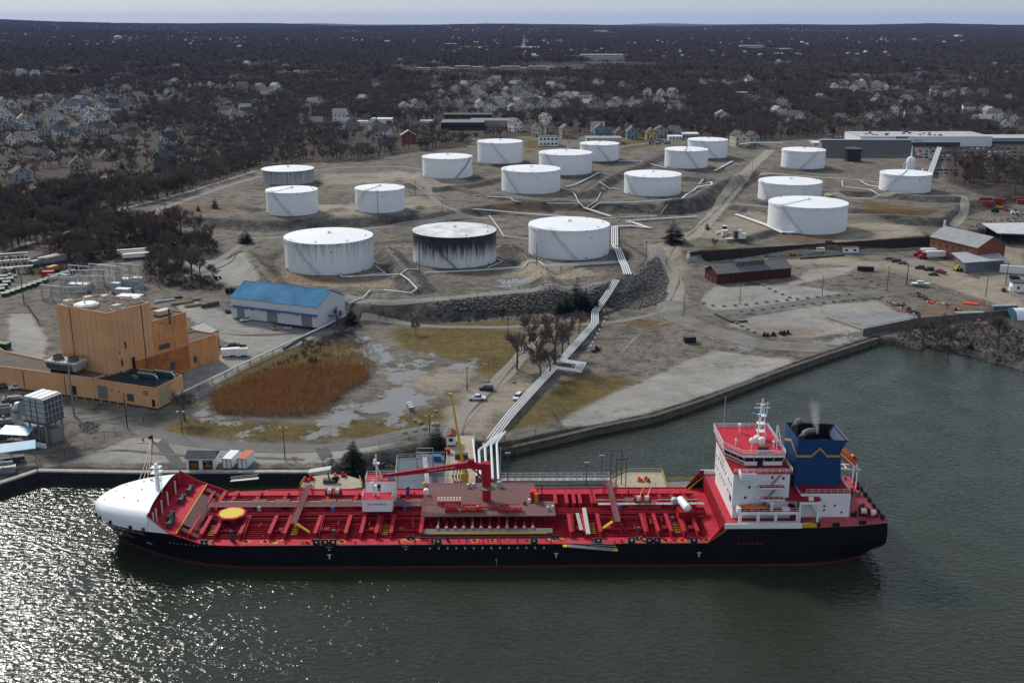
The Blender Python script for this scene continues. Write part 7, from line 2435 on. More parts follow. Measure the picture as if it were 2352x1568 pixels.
# bollards and clutter on the dolphins
for k,(x,y,m_)in enumerate(((705,1105,REDP),(716,1101,REDP),(772,1096,ORANGE),(790,1094,REDP),(1470,1104,ORANGE),(1486,1104,REDP))):
 T=thing('mooring_hook',['left red','second red','orange','right red','orange aft','red aft'][k]+' mooring hook unit on the tan dolphin deck','mooring hook',at(x,y,3.9),0,'mooring hooks')
 MB().box(-.7,.7,-.5,.5,0,.6).build('base',m_,T)
 MB().cyl((-.3,0,.6),.3,.7,8).bar((0,-.3,.9),(.6,-.9,.9),.25).build('hook',m_,T)
T=thing('fire_monitor','dark machinery and hose reel on the quay-end dolphin','machine',at(757,1108,3.9))
MB().box(-1.6,1.6,-.8,.8,0,1.1).build('frame',DGREY,T)
MB().tube([(1.6,-.3,1.0),(1.6,.3,1.0)],.9,12).build('reel',BLACK,T)
MB().bar((0,0,1.1),(-.4,.2,2.8),.3).build('barrel',BLACK,T)
T=thing('ramp_wedge','pale concrete ramp at the dolphin end of the quay road','ramp',at(735,1085,3.4))
MB().extr([(-3,0),(3,0),(3,1.5),(-3,.5)],(0,-1.3,0),(1,0,0),(0,0,1),(0,1,0),2.6).build('slab',M('pale_slab',(.45,.45,.40)),T)
# pad with bollard and the bow lines
bp=gp(344,1013)
T=thing('bollard_pad','square tan pad with a black mooring hook beside the plant road','bollard pad',bp)
MB().box(-3,3,-1.5,1.5,-.1,.15).build('pad',DECKT,T)
MB().cyl((.4,0,.15),.6,1.2,10).sphere((.4,0,1.5),.75,.75,.5,10,6).build('hook',BLACK,T)
MB().cyl((-2.1,.3,.15),.35,.8,8).build('red_marker',M('marker_red',(.5,.08,.03)),T)
ROPE=M('pale_rope',(.52,.45,.34),.9)
for k,(u,v)in enumerate(((-94.5,8.2),(-93.2,9.4),(-92.0,10.0))):
 T=thing('mooring_line',['left','middle','right'][k]+' of the pale mooring lines from the bow to the black hook','rope')
 b_=wl((u,v,8.9))
 a_=bp+Vector((.3+k*.15,-.2,1.0))
 pts=[a_.lerp(b_,t)-Vector((0,0,2.2*math.sin(math.pi*t)))for t in np.linspace(0,1,9)]
 MB().tube(pts,.09,6).build('rope_strand',ROPE,T)
 MB().sphere(a_,.18,n=8,m=4).build('eye',ROPE,T)
for k,(a_,b_)in enumerate((((36.5,7.5,8.9),(1486,1100)),((40.0,7.5,8.9),(1500,1101)))):
 T=thing('mooring_line',['left','right'][k]+' of two mooring lines from the aft deck winch to the dolphin','rope')
 e=at(*b_,4.6)
 w_=wl((w2.x+(-1 if k==0 else 1),w2.y,8.8))
 MB().tube([w_,w_.lerp(e,.5)-Vector((0,0,.3)),e],.1,6).build('rope_strand',YEL if k==0 else ROPE,T)
 MB().sphere(e,.2,n=8,m=4).build('eye',ROPE,T)
# ==== quay lot: open shed and two box bodies
sp_=gp(462,1079)
T=thing('boom_shed','white shed with a dark roof and two open bays of orange boom on the quay','shed',sp_)
Wd,Dp,Hh=7.8,4.6,3.6
MB().box(-Wd/2,Wd/2,Dp-.15,Dp,0,Hh).box(-Wd/2,-Wd/2+.15,0,Dp-.16,0,Hh).box(Wd/2-.15,Wd/2,0,Dp-.16,0,Hh).box(-Wd/2+.16,-Wd/2+.6,0,.15,0,Hh-.7).box(Wd/2-.6,Wd/2-.16,0,.15,0,Hh-.7).box(-.5,.5,0,.15,0,Hh-.7).box(-Wd/2+.16,Wd/2-.16,0,.15,Hh-.7,Hh).build('wall',WHITE,T)
MB().extr([(-.4,Hh),(Dp+.3,Hh),(Dp*.55,Hh+1.2),(-.4,Hh+.1)],(-Wd/2-.3,0,0),(0,1,0),(0,0,1),(1,0,0),Wd+.6).build('roof',M('dark_shingles',(.05,.055,.06),.85,var=.2),T)
for s_ in(-1,1):
 b=MB()
 for k in range(14):
  b.tube([(s_*2.0-1.2+random.uniform(0,2.2),random.uniform(.5,1.2),random.uniform(.2,1.5)),(s_*2.0-1.2+random.uniform(0,2.4),random.uniform(1.5,4),random.uniform(.2,1.2))],.22,6)
 b.build('stored_boom',M('boom_orange',(.50,.20,.03),.7,var=.3),T)
for k,(x,m_,lb)in enumerate(((522,WHITE,'white box trailer body with a streaked white roof beside the boom shed'),(557,M('orange_rust_roof',(.50,.13,.04),.7,var=.35,scale=1.5),'white box trailer body with an orange-rust roof on the quay'))):
 p=gp(x,1079)
 T=thing('box_trailer',lb,'trailer',p,R(-8))
 MB().box(-1.25,1.25,0,6.2,.5,3.3).build('box_body',WHITE,T)
 MB().box(-1.3,1.3,-.05,6.25,3.3,3.38).build('roof',m_,T)
 fr=MB()
 for a_,b_ in(((-1.25,.5),(1.25,.5)),((1.25,.5),(1.25,3.3)),((1.25,3.3),(-1.25,3.3)),((-1.25,3.3),(-1.25,.5)),((0,.5),(0,3.3))):
  fr.bar((a_[0],-.06,a_[1]),(b_[0],-.06,b_[1]),.14)
 fr.build('door_frame',DGREY,T)
 for xx in(-1.1,1.1):
  for yy in(1.2,4.8):
   MB().tube([(xx-.12,yy,.4),(xx+.12,yy,.4)],.4,10).build('wheel',RUBBER,T)
p=gp(677,1058)
T=thing('red_stand','small red T-shaped stand on the quay lot','stand',p)
MB().bar((0,0,0),(0,0,1.1),.2).build('post',REDP,T)
MB().bar((-1,0,1.1),(1,0,1.1),.3,.15).build('bar',REDP,T)
# boulders, posts and litter near the jetty lot
for k,(x,y,s_)in enumerate(((957,967,.9),(965,972,1.0),(1000,976,1.1),(975,985,1.0),(930,995,.8),(953,990,.8),(1120,877,.8),(1180,878,.7),(830,838,.8),(1002,945,.6),(1036,985,.7))):
 T=thing('boulder','rounded pale boulder at the edge of the jetty lot','boulder',gp(x,y),random.uniform(0,3),'boulders by the jetty lot')
 b=MB().sphere((0,0,s_*.35),s_*random.uniform(.9,1.4),s_,s_*.65,9,6)
 b.v=[(v[0]*(1+random.uniform(-.12,.12)),v[1]*(1+random.uniform(-.12,.12)),v[2]*(1+random.uniform(-.1,.1)))for v in b.v]
 b.build('stone',M('boulder_stone',(.28,.25,.22),.95,var=.3,scale=1),T)
for k in range(3):
 T=thing('water_cube',['back','middle','front'][k]+' of three grey cubes on the grass left of the jetty lot','tank',gp(948-k*2.5-3,948-k*5-5),R(20),'grey cubes by the jetty lot')
 MB().box(-.8,.8,-.6,.6,0,1.3).build('body',GREY,T)
 MB().box(-.85,.85,-.65,.65,1.3,1.4).build('lid',LGREY,T)
# ==== fences
FENCE=M('fence_steel',(.19,.19,.19),.6,.3)
def fence(label,pts,h_=2.2,step=3.5,mat=FENCE):
 T=thing('chain_link_fence',label,'fence')
 w=[gp(x,y)for x,y in pts]
 for a,b in zip(w[:-1],w[1:]):
  n=max(1,int((b-a).length/step))
  prev=None
  for k in range(n+1):
   p=a.lerp(b,k/n)
   p=on(p.x,p.y)
   MB().bar(p-Vector((0,0,.2)),p+Vector((0,0,h_)),.09).build('post',mat,T)
   if prev is not None:
    r_=MB().bar(prev+Vector((0,0,h_)),p+Vector((0,0,h_)),.06).bar(prev+Vector((0,0,.15)),p+Vector((0,0,.15)),.05)
    m_=7
    for j in range(m_):
     r_.bar(prev.lerp(p,j/m_)+Vector((0,0,.15)),prev.lerp(p,(j+1)/m_)+Vector((0,0,h_)),.025)
     r_.bar(prev.lerp(p,(j+1)/m_)+Vector((0,0,.15)),prev.lerp(p,j/m_)+Vector((0,0,h_)),.025)
    r_.build('mesh_panel',mat,T)
   prev=p
 return T
fence('wire fence between the plant yard and the quay lot',[(55,1112),(150,1055),(240,1005),(330,968),(400,942),(480,908)])
fence('wire fence along the foot of the warehouse yard pipe',[(480,908),(600,850),(700,800),(790,745)])
fence('wire fence above the rocky shore by the jetty',[(870,1030),(940,1012),(1010,995),(1030,992)])
fence('wire fence at the berth side of the right bulkhead',[(1160,1024),(1230,1003),(1290,985),(1268,950)])
fence('wire fence along the top of the long gravel bulkhead',[(1640,800),(1720,800),(1850,826)],2.0)
fence('wire fence between the gravel lots and the truck yard',[(2020,618),(2080,640),(2160,668),(2260,700),(2360,735)])
fence('wire fence round the left side of the substation',[(62,705),(90,745),(125,750)],2.4)
fence('wire fence along the wooded track left of the tanks',[(-20,592),(100,555),(230,508),(330,474),(460,436),(590,398)],2.0,5)
fence('wire fence on the corner wall of the basin',[(1990,760),(2050,748),(2100,738)],2.0)
# ==== right-hand yard
BRICK=M('dark_red_brick',(.085,.022,.018),.9,var=.25,scale=.5,streak=.3)
BRICK2=M('orange_red_brick',(.20,.07,.045),.9,var=.2,scale=.5,streak=.3)
SLATE_R=M('grey_slate_roof',(.13,.135,.14),.8,var=.25,scale=.4)
def gable_hall(name,label,N_px,W_px,F_px,eave_px,wall,roofm,pitch=.45,zg=None,over=.5,cat='building'):
 """N: near corner, W: other end of the near long side, F: far corner of the gable end seen"""
 zg=float(gp(*N_px).z)if zg is None else zg
 N,W_,Fp=at(*N_px,zg),at(*W_px,zg),at(*F_px,zg)
 u=Vector((W_.x-N.x,W_.y-N.y))
 L_=u.length
 u.normalize()
 v=Vector((-u.y,u.x))
 f=Vector((Fp.x-N.x,Fp.y-N.y))
 D=f.dot(v)
 if D<0:
  v,D=-v,-D
 e=atY(N_px[0],eave_px,N.y).z-zg
 T=thing(name,label,cat,(N.x,N.y,zg),0)
 r=e+D*.5*pitch
 o=Vector((0,0,0))
 U,V,K=Vector((*u,0)),Vector((*v,0)),Vector((0,0,1))
 MB().extr([(0,-.5),(D,-.5),(D,e),(D/2,r),(0,e)],o,V,K,U,L_).build('wall',wall,T)
 for s_ in(0,1):
  y0,y1=((-over,D/2)if s_==0 else(D+over,D/2))
  z0=e-over*pitch+.08
  q=[U*-over+V*y0+K*z0,U*(L_+over)+V*y0+K*z0,U*(L_+over)+V*y1+K*(r+.1),U*-over+V*y1+K*(r+.1)]
  MB().add(q+[p+K*.18 for p in q],[(0,1,2,3),(4,5,6,7),(0,1,5,4),(1,2,6,5),(2,3,7,6),(3,0,4,7)]).build('roof_slope',roofm,T)
 return T,U,V,L_,D,e,r
K_=Vector((0,0,1))
T,U,V,L_,D,e,r=gable_hall('brick_shed','long dark red brick shed with a grey roof and raised ridge monitor',(1646.7,653),(1816,638),(1615,641),629,BRICK,SLATE_R)
a,b=U*(L_*.30),U*(L_*.68)
q=[(D*.5-2.2),(D*.5+2.2)]
MB().extr([(q[0],r-.6),(q[1],r-.6),(q[1],r+1.4),(D/2,r+2.2),(q[0],r+1.4)],a,V,K_,U,L_*.38).build('ridge_monitor',M('monitor_grey',(.09,.095,.10),.8),T)
for k in range(14):
 p=U*(L_*(k+.5)/14)
 MB().extr([(-.12,.6),(0,.6),(0,e-.7),(-.12,e-.7)],p-U*.9,V,K_,U,1.8).build('wall_bay',M('brick_recess',(.05,.014,.012),.9),T)
for k in range(3):
 p=V*(D*(.2+k*.3))
 MB().extr([(-.1,0),(0,0),(0,2.6),(-.1,2.6)],p-V*.8,U,K_,V,1.6).build('door',M('faded_door',(.16,.07,.05)),T)
T,U,V,L_,D,e,r=gable_hall('brick_workshop','two-storey orange-red brick workshop with a grey gabled roof at the right',(2240,614),(2133,586),(2301,606),569,BRICK2,M('pale_grey_roof2',(.27,.275,.28),.8,var=.15),.5)
for row in(0,1):
 for k in range(7):
  p=U*(L_*(k+.5)/7)
  MB().extr([(-.08,.9+row*e*.48),(0.02,.9+row*e*.48),(0.02,2.8+row*e*.48),(-.08,2.8+row*e*.48)],p-U*.6,V,K_,U,1.2).build('window',M('dusty_glass',(.05,.045,.04),.4),T)
  MB().extr([(-.16,.75+row*e*.48),(0,.75+row*e*.48),(0,.9+row*e*.48),(-.16,.9+row*e*.48)],p-U*.75,V,K_,U,1.5).build('window_sill',CONC,T)
for k in range(3):
 p=V*(D*(.25+k*.25))
 MB().extr([(-.08,2),(0.02,2),(0.02,4),(-.08,4)],p-V*.6,U,K_,V,1.2).build('window',M('dusty_glass',(.05,.045,.04),.4),T)
# white chimney mast at the workshop corner
T=thing('white_stack','slim white stack behind the left end of the brick workshop','stack',gp(2167,540))
MB().cyl((0,0,0),.6,7,12).build('stack_pipe',WHITE,T,True)
MB().box(-2,2,-1.5,1.5,0,2.2).build('base_box',WHITE,T)
# grey truck shed
z_=gp(2216,627).z
A_,B_,C_=[Vector(at(x,y,z_)[:2])for x,y in((2215.6,627.3),(2303.3,620.5),(2190,612))]
T=thing('truck_shed','low grey metal shed with open left end beside the brick workshop','shed')
P=[A_,B_,B_+(C_-A_),C_]
MB().prism([tuple(P[0]),tuple(P[1]),tuple(P[1]+(P[2]-P[1])*.98),tuple(P[0]+(P[3]-P[0])*.02+(P[2]-P[1])*.9)],z_-.3,z_+5.4).build('wall',M('blue_grey_sheet',(.13,.145,.165),.6),T)
c_=(P[0]+P[2])/2
MB().prism([tuple(c_+(p-c_)*1.15)for p in P],[z_+5.2,z_+5.2,z_+6.6,z_+6.6],[z_+5.4,z_+5.4,z_+6.8,z_+6.8]).build('roof',M('pale_shed_roof',(.36,.38,.40),.6),T)
dd=(B_-A_).normalized()
on_wall(A_,dd,Vector((dd.y,-dd.x)),(B_-A_).length*.5,(B_-A_).length*.96,z_+1.6,z_+4.0,M('shed_panel',(.10,.11,.13)),'sliding_door',T)
T=thing('yellow_loader','yellow machine parked at the open end of the grey truck shed','loader',gp(2200,622),R(20))
MB().box(-2,2,-1,1,.8,1.8).box(-1,.4,-.8,.8,1.8,3.0).build('body',YEL,T)
for x in(-1.2,1.2):
 for s_ in(-1,1):
  MB().tube([(x,s_*1.1-.2,.7),(x,s_*1.1+.2,.7)],.7,10).build('wheel',RUBBER,T)
MB().bar((1.8,0,1.2),(3.6,0,1.8),.3).box(3.4,3.9,-1.2,1.2,.5,1.6).build('bucket',YEL,T)
# white canopy with dark underside at the right edge
p0=gp(2330,560)
T=thing('open_canopy','wide pale canopy roof with a black open underside at the right edge','canopy',p0)
MB().add([(-12,-5,6.5),(28,-5,5.0),(28,16,8.5),(-12,16,8.0),(-12,-5,6.9),(28,-5,5.4),(28,16,8.9),(-12,16,8.4)],[(0,3,2,1),(4,5,6,7),(0,1,5,4),(1,2,6,5),(2,3,7,6),(3,0,4,7)]).build('roof',M('pale_canopy',(.5,.52,.53),.6),T)
for x in(-10,2,14,26):
 for y in(-4,15):
  MB().bar((x,y,0),(x,y,6.0),.3).build('column',DGREY,T)
MB().box(-10,26,14,15,0,7.5).build('back_wall',BLACK,T)
# semi trucks
for k,(x,y)in enumerate(((2130,588),(2141,594))):
 T=thing('semi_truck',['rear','front'][k]+' of two red trucks with white trailers beside the brick workshop','truck',gp(x,y),R(184))
 MB().box(-4.5,7,-1.25,1.25,1.2,4.0).build('trailer_box',WHITE,T).location=(-3.5,0,0)
 MB().box(3.8,5.4,-1.2,1.2,.9,3.4).extr([(5.4,.8),(7.2,.8),(7.1,1.9),(5.4,2.2)],(0,-1.1,0),(1,0,0),(0,0,1),(0,1,0),2.2).build('tractor_cab',CARP['red'],T)
 MB().box(5.38,5.45,-1,1,2.3,3.2).build('windscreen',CARG,T)
 for xx in(-7,-5.8,3.2,4.2,6.4):
  for s_ in(-1,1):
   MB().tube([(xx,s_*1.1-.15,.5),(xx,s_*1.1+.15,.5)],.5,10).build('wheel',RUBBER,T)
 MB().tube([(3.7,1.3,1),(3.7,1.3,4)],.1,6).build('exhaust',LGREY,T)
container('long pale box van body right of the grey truck shed',2332,628,14,2.6,3.6,-24,WHITE,M('pale_roof',(.45,.45,.43)))
container('dark grey container behind the tangle of shore bushes',2225,731,12,2.5,2.7,6,M('slate_container',(.10,.125,.14)),M('pale_blue_roof',(.25,.29,.31)))
container('dark grey container beside the white arched shelter',2305,716,11,2.5,2.9,8,M('slate_container',(.10,.125,.14)),M('pale_blue_roof',(.25,.29,.31)))
T=thing('arched_shelter','white arched fabric shelter with a blue end at the right edge','shelter',gp(2342,730),R(6))
ar=[(math.cos(R(180-15*k))*4,math.sin(R(15*k))*4.2)for k in range(13)]
MB().extr(ar,(-4,0,0),(0,1,0),(0,0,1),(1,0,0),18).build('fabric_arch',M('white_fabric',(.72,.74,.76),.6),T,True)
MB().extr(ar,(-4.1,0,0),(0,1.02,0),(0,0,1.02),(1,0,0),.5).build('end_hoop',M('teal_end',(.04,.12,.16)),T)
T=thing('yard_hut','white two-part hut with a dark roof at the right edge of the truck yard','hut',gp(2342,668),R(-8))
MB().box(-4,5,-2.5,2.5,0,4.0).build('wall',WHITE,T)
MB().box(-4.3,5.3,-2.8,2.8,4.0,4.5).build('roof',DGREY,T)
MB().box(-4.6,-4,-1.5,1,0,2.4).build('porch',WHITE,T)
MB().box(-2,-1,-2.56,-2.5,1.4,2.6).box(1,2,-2.56,-2.5,1.4,2.6).build('windows',GLASS,T)
# white site hut with red roof stripe, on the wall road
T=thing('site_hut','white site hut on the road in front of the dark retaining wall','hut',gp(1952,578),R(4))
MB().box(-4,4,-1.5,1.5,.5,3.2).build('wall',WHITE,T)
MB().box(-4.1,4.1,-1.6,1.6,3.2,3.4).build('roof',M('dull_red_roof',(.2,.06,.05)),T)
for x in(-2.5,2):
 MB().box(x-.8,x+.8,-1.56,-1.5,1.5,2.5).build('window',GLASS,T)
MB().box(-3.8,3.8,-1.3,1.3,0,.5).build('skid',DGREY,T)
T=thing('sign_board','small white sign box at the corner of the dark retaining wall','sign',gp(1581,594))
MB().box(-.7,.7,-.6,.6,0,2.2).build('cabinet',WHITE,T)
MB().box(-.6,.6,-.65,-.6,3.0,4.0).build('sign_plate',WHITE,T)
MB().bar((0,0,2.2),(0,0,4),.1).build('post',GREY,T)
# pump house, generator and plant behind the wall
for x,y,s_,m_,lb,nm in((1664,541,(3,2.6,2.8),M('cream_paint',(.6,.55,.45)),'small cream pump hut behind the dark retaining wall','pump_hut'),(1690,549,(2.4,2.4,4.0),M('brown_box',(.07,.055,.045)),'dark brown cabinet behind the dark retaining wall','brown_cabinet'),(1703,548,(4.0,2,2.6),WHITE,'white foam trailer with a tank beside the brown cabinet','foam_trailer'),(1678,555,(5,1.8,1.6),M('grey_green_tank',(.18,.21,.20)),'low grey-green tank behind the dark retaining wall','low_tank'),(1664,528,(2,2,2.2),GREENP,'small dark cabinet beside the dirt road top','dark_cabinet'),(1650,537,(2.2,1.4,1.2),WHITE,'small white tank beside the cream pump hut','white_tank')):
 T=thing(nm,lb,nm.replace('_',' '),gp(x,y),R(12))
 sx,sy,sz=s_
 MB().box(-sx/2,sx/2,-sy/2,sy/2,.2,sz).build('body',m_,T)
 MB().box(-sx/2-.15,sx/2+.15,-sy/2-.15,sy/2+.15,sz,sz+.2).build('top',WHITE if nm!='brown_cabinet' else m_,T)
 MB().box(-sx/2-.2,sx/2+.2,-sy/2-.2,sy/2+.2,0,.2).build('base',CONC,T)
 if nm=='foam_trailer':
  MB().cyl((-.8,0,sz),1.0,2.2,12).build('foam_tank',WHITE,T,True)
# boat on trailer
T=thing('white_boat','small white motor boat on the ground beside the truck yard fence','boat',gp(2114,658),R(-18))
bm=MB()
for i,(x,w,z0)in enumerate(((-4,1.2,.5),(-2,1.5,.45),(1,1.4,.5),(3.2,.9,.8),(4.6,.05,1.3))):
 bm.v+=[(x,-w,1.5+.12*i),(x,0,z0),(x,w,1.5+.12*i)]
for i in range(4):
 a=i*3
 bm.f+=[(a,a+1,a+4,a+3),(a+1,a+2,a+5,a+4),(a+2,a,a+3,a+5)]
bm.f+=[(0,2,1)]
bm.build('hull',WHITE,T)
MB().box(-1.6,1.0,-.9,.9,1.7,2.7).build('cabin',WHITE,T)
MB().box(-1.2,1.02,-.92,.92,2.0,2.5).build('cabin_window',CARG,T)
MB().bar((-4,0,.3),(4,0,.3),.3).build('trailer_beam',M('teal_steel',(.03,.10,.10)),T)
# dark skips, machines on the lots
container('black open skip right of the brick shed',1988,622,7.5,2.4,2.2,-12,BLACK,DGREY,'skip',None,'skip')
container('black steel basket container alone on the broken asphalt',1584,786,4.2,3.0,2.4,8,BLACK,DGREY,'steel_basket',None,'container')
for k,(x,y)in enumerate(((1759,772),(1776,771),(1796,769),(1806,767))):
 T=thing('scrap_mooring_gear',['left','second','third','right'][k]+' rusty black lump of scrap gear on the near edge of the gravel lot','scrap',gp(x,y),k)
 MB().box(-1.4,1.4,-.7,.7,0,.7).cyl((-.6,0,.7),.45,1.0,8).cyl((.7,.1,.7),.4,.7,8).build('scrap_body',BLACK,T)
 MB().box(-1.8,1.8,-.9,.9,0,.15).build('scrap_base',M('rust',(.18,.07,.03),.9),T)
T=thing('excavator','small yellow digger in front of the brick shed roof end','excavator',gp(1752,606),R(10))
MB().box(-1.4,1.4,-1,1,.2,.8).build('tracks',DGREY,T)
MB().box(-1.2,.8,-.9,.9,.8,2.0).build('house',YEL,T)
MB().bar((.8,0,1.6),(2.8,0,2.8),.3).bar((2.8,0,2.8),(3.8,0,1.2),.25).build('arm',YEL,T)
T=thing('loader','small orange loader on the wall road left of the white van','loader',gp(1820,588),R(0))
MB().box(-1.4,1.4,-.8,.8,.5,1.6).build('body',M('loader_orange',(.45,.2,.05)),T)
for x in(-.9,.9):
 for s_ in(-1,1):
  MB().tube([(x,s_*.9-.15,.5),(x,s_*.9+.15,.5)],.5,10).build('wheel',RUBBER,T)
T=thing('utility_box_van','white service truck parked at the foot of the retaining-wall tank','truck',gp(1820,538),R(-5))
MB().box(-6,2,-1,1,.8,1.4).box(2.2,4,-1,1,.6,2.6).build('body',WHITE,T)
for x in(-5,-3.8,3):
 for s_ in(-1,1):
  MB().tube([(x,s_*1-.15,.45),(x,s_*1+.15,.45)],.45,10).build('wheel',RUBBER,T)
# concrete blocks marking the lots
cbm=MB().box(-.75,.75,-.4,.4,0,.75).mesh('block',M('block_concrete',(.25,.235,.21),.9,var=.3,scale=1))
cbt=MB().box(-.15,.15,-.1,.1,.75,.82).mesh('lifting_loop',GREY)
def C4(x,y):
 return((1680+x/2.6727)/1.0884,(550+y/2.6727)/1.0884)
BL=[[(210,558),(297,580),(400,575),(525,565),(650,548),(765,538),(915,522),(1025,512),(1180,500)],[(460,612),(595,600),(735,583),(865,568),(975,556),(1090,547),(1210,535),(1350,525)],[(608,440),(685,478),(785,520)],[(430,692),(490,725),(550,752)],[(1190,370),(1305,400),(1370,435)],[(1380,525),(1440,548),(1500,565),(1560,588),(1620,610)]]
nm_=['upper row of concrete blocks along the lot road','lower row of concrete blocks along the lot road','slanting row of concrete blocks dividing the upper lot','slanting row of concrete blocks at the near lot corner','row of rough concrete blocks right of the upper lot','row of mixed blocks beside the flooded lot']
for bi,ln in enumerate(BL):
 w=[gp(*C4(*p))for p in ln]
 n=max(3,int(sum((b-a).length for a,b in zip(w[:-1],w[1:]))/5.0))
 tot=[0]
 for a,b in zip(w[:-1],w[1:]):
  tot.append(tot[-1]+(b-a).length)
 for k in range(n+1):
  s_=tot[-1]*k/n
  j=max(0,min(len(w)-2,int(np.searchsorted(tot,s_))-1))
  p=w[j].lerp(w[j+1],(s_-tot[j])/max(.1,tot[j+1]-tot[j]))
  T=thing('concrete_block','grey block in the '+nm_[bi],'concrete block',on(p.x,p.y),random.uniform(-.3,.3),nm_[bi])
  put(cbm,'block',T)
  put(cbt,'lifting_loop',T)
# low timber kerbs on the lots
for k,(pa,pb)in enumerate((((285,632),(395,685)),((395,685),(505,680)),((1035,655),(1265,735)),((855,262),(1150,240)))):
 a,b=gp(*C4(*pa)),gp(*C4(*pb))
 T=thing('timber_kerb',['dark timber kerb at the left corner of the near gravel lot','dark timber kerb along the near gravel lot edge','tan timber kerb beside the flooded lot','black timber kerb behind the brick shed'][k],'kerb')
 n=max(2,int((b-a).length/5))
 for j in range(n):
  MB().bar(a.lerp(b,j/n)+K_*.35,a.lerp(b,(j+.97)/n)+K_*.35,.6,.7).build('kerb_beam',WOODP if k!=2 else M('tan_kerb',(.33,.26,.16)),T)
# litter of the right shore yard: orange booms, floats, crates
for k in range(64):
 t=random.random()
 x,y=(2098+150*t,675+60*t)if k%2 else(2020+130*t,683+60*t)
 c=random.choice([ORANGE,WHITE,WOOD,WOOD,LGREY,GREENP,GREY,DGREY,WHITE,CONC,CONC,BLACK,M('pink_float',(.55,.12,.10))])
 T=thing('yard_debris','small mixed item in the line of gear beside the flooded lot','debris',gp(x+random.uniform(-6,6),y+random.uniform(-4,4)),random.uniform(0,3),'gear strewn beside the flooded lot')
 s_=random.uniform(.4,1.1)
 MB().obox((0,0,0),s_*2,s_,s_*.7).build('crate',c,T)
 MB().obox((s_*.6,.2,s_*.7),s_*.6,s_*.5,s_*.4,.4).build('loose_piece',random.choice([c,DGREY]),T)
T=thing('orange_boom','flat heap of orange boom right of the flooded lot','boom',gp(2230,698),R(-25))
for j in range(6):
 MB().tube([(-3,j*.5-1.2,.3),(3,j*.5-1.4,.3)],.3,6).build('boom_section',M('boom_bright',(.75,.12,.04),.6),T)
# red trucks and machines far right
for k in range(7):
 x,y=[(2262,463),(2272,466),(2285,464),(2295,467),(2268,472),(2340,462),(2348,468)][k]
 container(['rear left','rear middle','rear right','front right','front left','far right','lone right'][k]+' red skip in the row at the right edge yard',x,y,7,2.5,2.6,-6,M('skip_red',(.30,.03,.03),.6),DGREY,'skip',None,'skip')
for k,(x,y,m_)in enumerate(((2210,420,BLUEP),(2235,412,M('light_blue_bin',(.08,.25,.42))),(2195,418,BLUEP))):
 container(['dark blue','light blue','left blue'][k]+' skip in the lot right of the car fence',x+40,y-10,6,2.6,2.2,-20,m_,None,'skip',None,'skip')
for k,(x,y,m_)in enumerate(((2296,480,YEL),(2310,484,M('pink_mixer',(.45,.1,.1))),(2285,488,BLACK),(2330,492,WHITE))):
 T=thing('site_machine',['yellow','pink','black','white'][k]+' machine in the yard beside the red skips','machine',gp(x,y),k)
 MB().box(-2,2,-1,1,.4,2.0).build('body',m_,T)
 MB().box(-1,.5,-.8,.8,2.0,3.0).build('cab',CARG,T)
 for xx in(-1.3,1.3):
  MB().tube([(xx,-1.1,.5),(xx,1.1,.5)],.5,10).build('axle_wheels',RUBBER,T)
T=thing('black_box_tank','small black box behind the pipe loop on the broken lot','box',gp(1370,806),R(55))
MB().box(-2.4,2.4,-.5,.5,.2,.9).build('beam',BLACK,T)
MB().box(-.3,.4,-.4,.4,.9,2.0).build('stub',BLACK,T)
for k in range(9):
 T=thing('white_marker','small white marker block beside the pipes on the broken lot','marker',gp(1352+k*5,806-k*9.5),0,'white markers beside the pipes')
 MB().box(-.35,.35,-.35,.35,0,.5).build('block',WHITE,T)
 MB().box(-.2,.2,-.2,.2,.5,.6).build('cap',WHITE,T)
# ==== larger buildings behind the tank farm
def block(label,x0,x1,yb,yt,depth,wall,roof,rows=1,ncol=8,name='building',cat='building',win=GLASS,band=None,yroof=None,skew=0.0):
 b=gp((x0+x1)/2,yb)
 Y=b.y
 w=(x1-x0)*depth_of(Y,b.z)/F
 h_=atY((x0+x1)/2,yt,Y).z-b.z
 T=thing(name,label,cat,b,skew)
 MB().box(-w/2,w/2,0,depth,-1.5,h_).build('wall',wall,T)
 MB().box(-w/2-.2,w/2+.2,-.2,depth+.2,h_,h_+.35).build('roof',roof,T)
 if band:
  MB().box(-w/2,w/2,-.06,-.01,.3,h_*.42).build('shop_front',band,T)
 for r_ in range(rows):
  for k in range(ncol):
   x=-w/2+w*(k+.5)/ncol
   z0=h_*(r_+.3)/rows
   MB().box(x-w/ncol*.28,x+w/ncol*.28,-.06,.0,z0,z0+h_/rows*.42).build('window',win,T)
 return T,w,h_
MEMB=M('pale_membrane_roof',(.40,.42,.44),.7,var=.12,scale=.05)
T,w,h_=block('long white car dealership with glass front behind the right-hand tanks',1975,2277,337,315,46,WHITE,MEMB,0,0,band=None)
MB().box(-w*.48,w*.26,-.12,-.02,.2,h_*.45).build('glass_front',M('showroom_glass',(.06,.075,.09),.15),T)
MB().box(-w*.23,-w*.14,-.5,-.02,.2,h_+.6).build('entrance_portal',GREY,T)
for s_,x in(('SUBARU',-w*.10),('PARTS',-w*.42)):
 o=put(text_mesh(s_,2.0 if s_=='SUBARU' else 1.2,M('dealer_blue',(.03,.06,.2))),'sign_lettering',T)
 o.location=(x+w*.04,-.15,h_*.62)
 o.rotation_euler=(R(90),0,0)
for k in range(16):
 MB().obox((random.uniform(-w*.42,w*.2),random.uniform(8,38),h_+.35),random.uniform(1.5,3),2,random.uniform(.8,1.6)).build('roof_unit',random.choice([GREY,DGREY,LGREY]),T)
